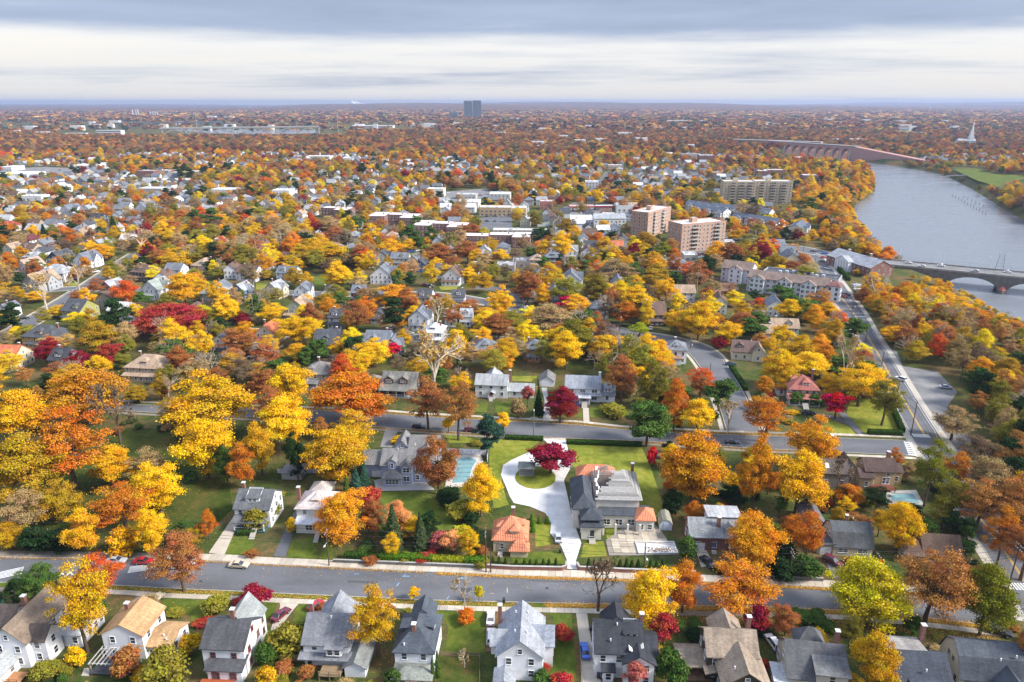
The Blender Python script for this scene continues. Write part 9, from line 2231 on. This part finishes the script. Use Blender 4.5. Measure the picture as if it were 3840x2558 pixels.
for (pts, h_, kd, lb) in FENCES:
 o = tag(empty('fence', (*pts[0], 0)), lb, 'fence')
 col = {'wood': (.30, .22, .15), 'rail': (.22, .15, .09), 'white': (.78, .78, .80)}[kd]
 for i in range(len(pts) - 1):
  p, q = np.array(pts[i]), np.array(pts[i + 1])
  L = np.linalg.norm(q - p)
  d = (q - p) / L
  rz = math.atan2(d[1], d[0])
  n = max(1, int(L / 2.2))
  pm = MB().box(-.06, .06, -.06, .06, 0, h_ + .12).me('post', [M['wood']])
  pnl = MB().box(-L / n / 2 + .07, L / n / 2 - .07, -.025, .025, .06, h_).me('panel', [M['wood']])
  rl = MB().box(-L / n / 2, L / n / 2, -.03, .03, -.05, .05).me('rail', [M['wood']])
  for k in range(n + 1):
   c = p + d * L * k / n - np.array(pts[0])
   mk('post', pm, o, col, (*c, 0), rz)
   if k < n:
    c = p + d * L * (k + .5) / n - np.array(pts[0])
    v = random.uniform(.88, 1.08)
    if kd == 'rail':
     for z in (.35, .75, 1.1): mk('rail', rl, o, col, (*c, z * h_ / 1.2), rz)
    else:
     mk('panel', pnl, o, [cc * v for cc in col], (*c, 0), rz)
for (x, y, cl, lb) in BINS:
 o = tag(empty('wheeled_bin', (x, y, .1), R(random.uniform(-20, 20))), lb, 'bin')
 col = (.03, .06, .28) if cl == 'b' else (.03, .032, .035)
 b = MB()
 B0 = [(-.24, -.28, .06), (.24, -.28, .06), (.24, .28, .06), (-.24, .28, .06)]
 T0 = [(-.3, -.36, 1.0), (.3, -.36, 1.0), (.3, .36, 1.0), (-.3, .36, 1.0)]
 for i in range(4):
  b.poly([B0[i], B0[(i + 1) % 4], T0[(i + 1) % 4], T0[i]])
 b.build('bin_body', M['metal'], o, col)
 MB().box(-.32, .32, -.38, .4, 1.0, 1.07).build('lid', M['metal'], o, col)
 for s in (-1, 1):
  mk('wheel', tyre_m, o, None, (s * .26, .3, .12), 0, .35)
for (x, y, h_, w_, cl, lb, grp) in CONES:
 plant('a', cl, x, y, h_ * random.uniform(.88, 1.1), w_, lb, grp)
# ------------------------------------------------------------------ gazebo, arbor, pools, terrace
gz = tag(empty('gazebo', (4.4, 187.2, .16), R(-3)), 'weathered wooden gazebo with square roof under the crimson maple', 'gazebo')
GWD = (.30, .29, .25)
MB().box(-2.3, 2.3, -2.0, 2.0, 0, .25).build('floor', M['wood'], gz, GWD)
for sx in (-1, 0, 1):
 for sy in (-1, 1):
  MB().box(-.08, .08, -.08, .08, .25, 2.7).build('post', M['wood'], gz, GWD, loc=(sx * 2.1, sy * 1.8, 0))
for sy in (-1, 1):
 MB().box(-2.1, 2.1, -.04, .04, .95, 1.05).build('rail', M['wood'], gz, GWD, loc=(0, sy * 1.8, 0))
V, F, mi = slab_roof(roof_faces(0, 0, 4.4, 3.8, 2.7, 'hip', .8, .35), .1)
mk('roof', mesh('roof', V, F, [M['shingle'], M['wood']], mi), gz, (.22, .23, .20))
ab = tag(empty('garden_arbor', (15.6, 190.6, .12), R(-3)), 'grey timber arbor spanning the path to the mansion', 'arbor')
for sx in (-1, 1):
 MB().box(-.25, .25, -.25, .25, 0, 2.9).build('post', M['wood'], ab, (.55, .53, .48), loc=(sx * 2.4, 0, 0))
 MB().box(-.1, .1, -1.4, 1.4, 2.9, 3.1).build('beam', M['wood'], ab, GWD, loc=(sx * 2.4, 0, 0))
for k in range(7):
 MB().box(-3.2, 3.2, -.06, .06, 3.12, 3.28).build('slat', M['wood'], ab, GWD, loc=(0, -1.2 + k * .4, 0))
sheet('terrace', POOLDECK, 'concrete', 0.17, color=(.5, .44, .37))
def pool(poly, deck, label, col, zz=.2):
 o = tag(empty('swimming_pool', (*np.mean(poly, 0), 0)), label, 'pool')
 c = np.mean(poly, 0)
 if poly_area(poly) < 0: poly = poly[::-1]
 L = [(x - c[0], y - c[1]) for x, y in poly]
 MB().extrude([(x * 1.08, y * 1.06) for x, y in L], 0, zz + .02).build('coping', M['concrete'], o, (.6, .56, .5))
 b = MB(); b.poly([(x, y, zz + .05) for x, y in L])
 b.build('cover', M['pool'], o)
 for k in range(5):
  MB().box(-5, 5, -.05, .05, zz + .052, zz + .07).build('strap', M['rubber'], o, loc=(0, -5.5 + k * 2.6, 0), scale=(.45, 1, 1))
pool(POOLC, POOLDECK, 'pool under a pale turquoise cover beside the lavender house', None)
sheet('terrace', POOL2DECK, 'concrete', 0.14, color=(.42, .4, .36))
pool(POOL2, POOL2DECK, 'pool under a green cover behind the tan sided house', None)
tr = sheet('terrace', TERR, 'concrete', 0.13, color=(.25, .22, .18))
sm_ = MB().box(-.97, .97, -.97, .97, 0, .08, bot=False).me('slab', [M['concrete']])
for i in range(10):
 for j in range(9):
  x, y = 24 + i * 2.0, 146.6 + j * 2.0
  if float(poly_dist(np.array(x), np.array(y), TERR)) < -1.1 and not (30.6 < x < 41 and 146.4 < y < 152.4):
   v = random.uniform(.75, 1.1)
   mk('slab', sm_, tr, (.46 * v, .39 * v, .30 * v), (x, y, .125 + random.uniform(0, .03)), R(random.uniform(-1.5, 1.5)))
ep = tag(empty('empty_pool', (35.8, 149.6, 0)), 'drained white walled pool with brown leaves on its floor', 'pool')
MB().box(-4.6, 4.6, -2.2, 2.2, .1, .16).build('pool_floor', M['pale_paving'], ep)
for (a, b_, c, d) in ((-4.9, 4.9, 2.2, 2.5), (-4.9, 4.9, -2.5, -2.2), (-4.9, -4.6, -2.2, 2.2), (4.6, 4.9, -2.2, 2.2)):
 MB().box(a, b_, c, d, .1, .55).build('pool_wall', M['pale_paving'], ep)
lv_ = MB()
for k in range(150):
 x, y = random.gauss(.6, 1.8), random.gauss(-.7, .6)
 if abs(x) < 4.4 and abs(y) < 2:
  s = random.uniform(.1, .25)
  lv_.poly([(x - s, y, .17), (x, y - s, .175), (x + s, y, .17), (x, y + s, .18)])
o = lv_.build('leaves', M['soil'], ep); o['kind'] = 'stuff'
# ------------------------------------------------------------------ fallen leaves
def litter(n, pts_fn, name, label):
 P = pts_fn(n)
 N = len(P)
 V, Q = leaf_quads(np.concatenate([P, rng.uniform(.1, .17, (N, 1))], 1), unit(np.stack([rng.normal(0, .25, N), rng.normal(0, .25, N), np.ones(N)], 1)), .16)
 cl = np.array([(.70, .38, .06), (.60, .27, .05), (.46, .2, .06), (.75, .5, .08), (.34, .17, .07)])[rng.integers(0, 5, N)] * rng.uniform(.7, 1.1, (N, 1))
 tag(mk(name, np_mesh(name, V, Q, [M['litter']], np.repeat(cl, 4, axis=0))), label, 'leaves', kind='stuff')
def along(q, lo, hi, n, off, sp):
 s = q[(q[:, 0] > lo) & (q[:, 0] < hi)]
 k = rng.integers(0, len(s) - 1, n)
 f = rng.uniform(0, 1, (n, 1))
 return s[k] * (1 - f) + s[k + 1] * f + np.stack([rng.normal(0, .5, n), off + rng.normal(0, sp, n)], 1)
def street_leaves(n):
 return np.concatenate([along(mN, -20, 110, 13000, -.4, .3), along(mS, 5, 110, 14000, -.8, .5), along(mS, -110, 5, 4000, -1, .5), along(mN, -130, -20, 2500, -.2, .25),
         along(sN, -120, 100, 10000, 1.0, .6), along(sS, -120, 100, 6000, -.8, .5), along(mN, -60, 110, 500, -2, 1.5), along(mS, 20, 110, 5000, -4.5, 1.6)])
litter(0, street_leaves, 'fallen_leaves', 'orange fallen leaves drifted along the kerbs')
def yard_leaves(n):
 out = []
 for (kd, cl, x, y, h, wd, lb) in TREES:
  if kd in 'bosw' and y < 330:
   k = int(wd * wd * .9)
   a, r = rng.uniform(0, 6.28, k), np.sqrt(rng.uniform(0, 1, k)) * wd * .6
   out.append(np.stack([x + r * np.cos(a), y + r * np.sin(a)], 1))
 return np.concatenate(out)
litter(0, yard_leaves, 'fallen_leaves', 'fallen leaves lying under the trees')
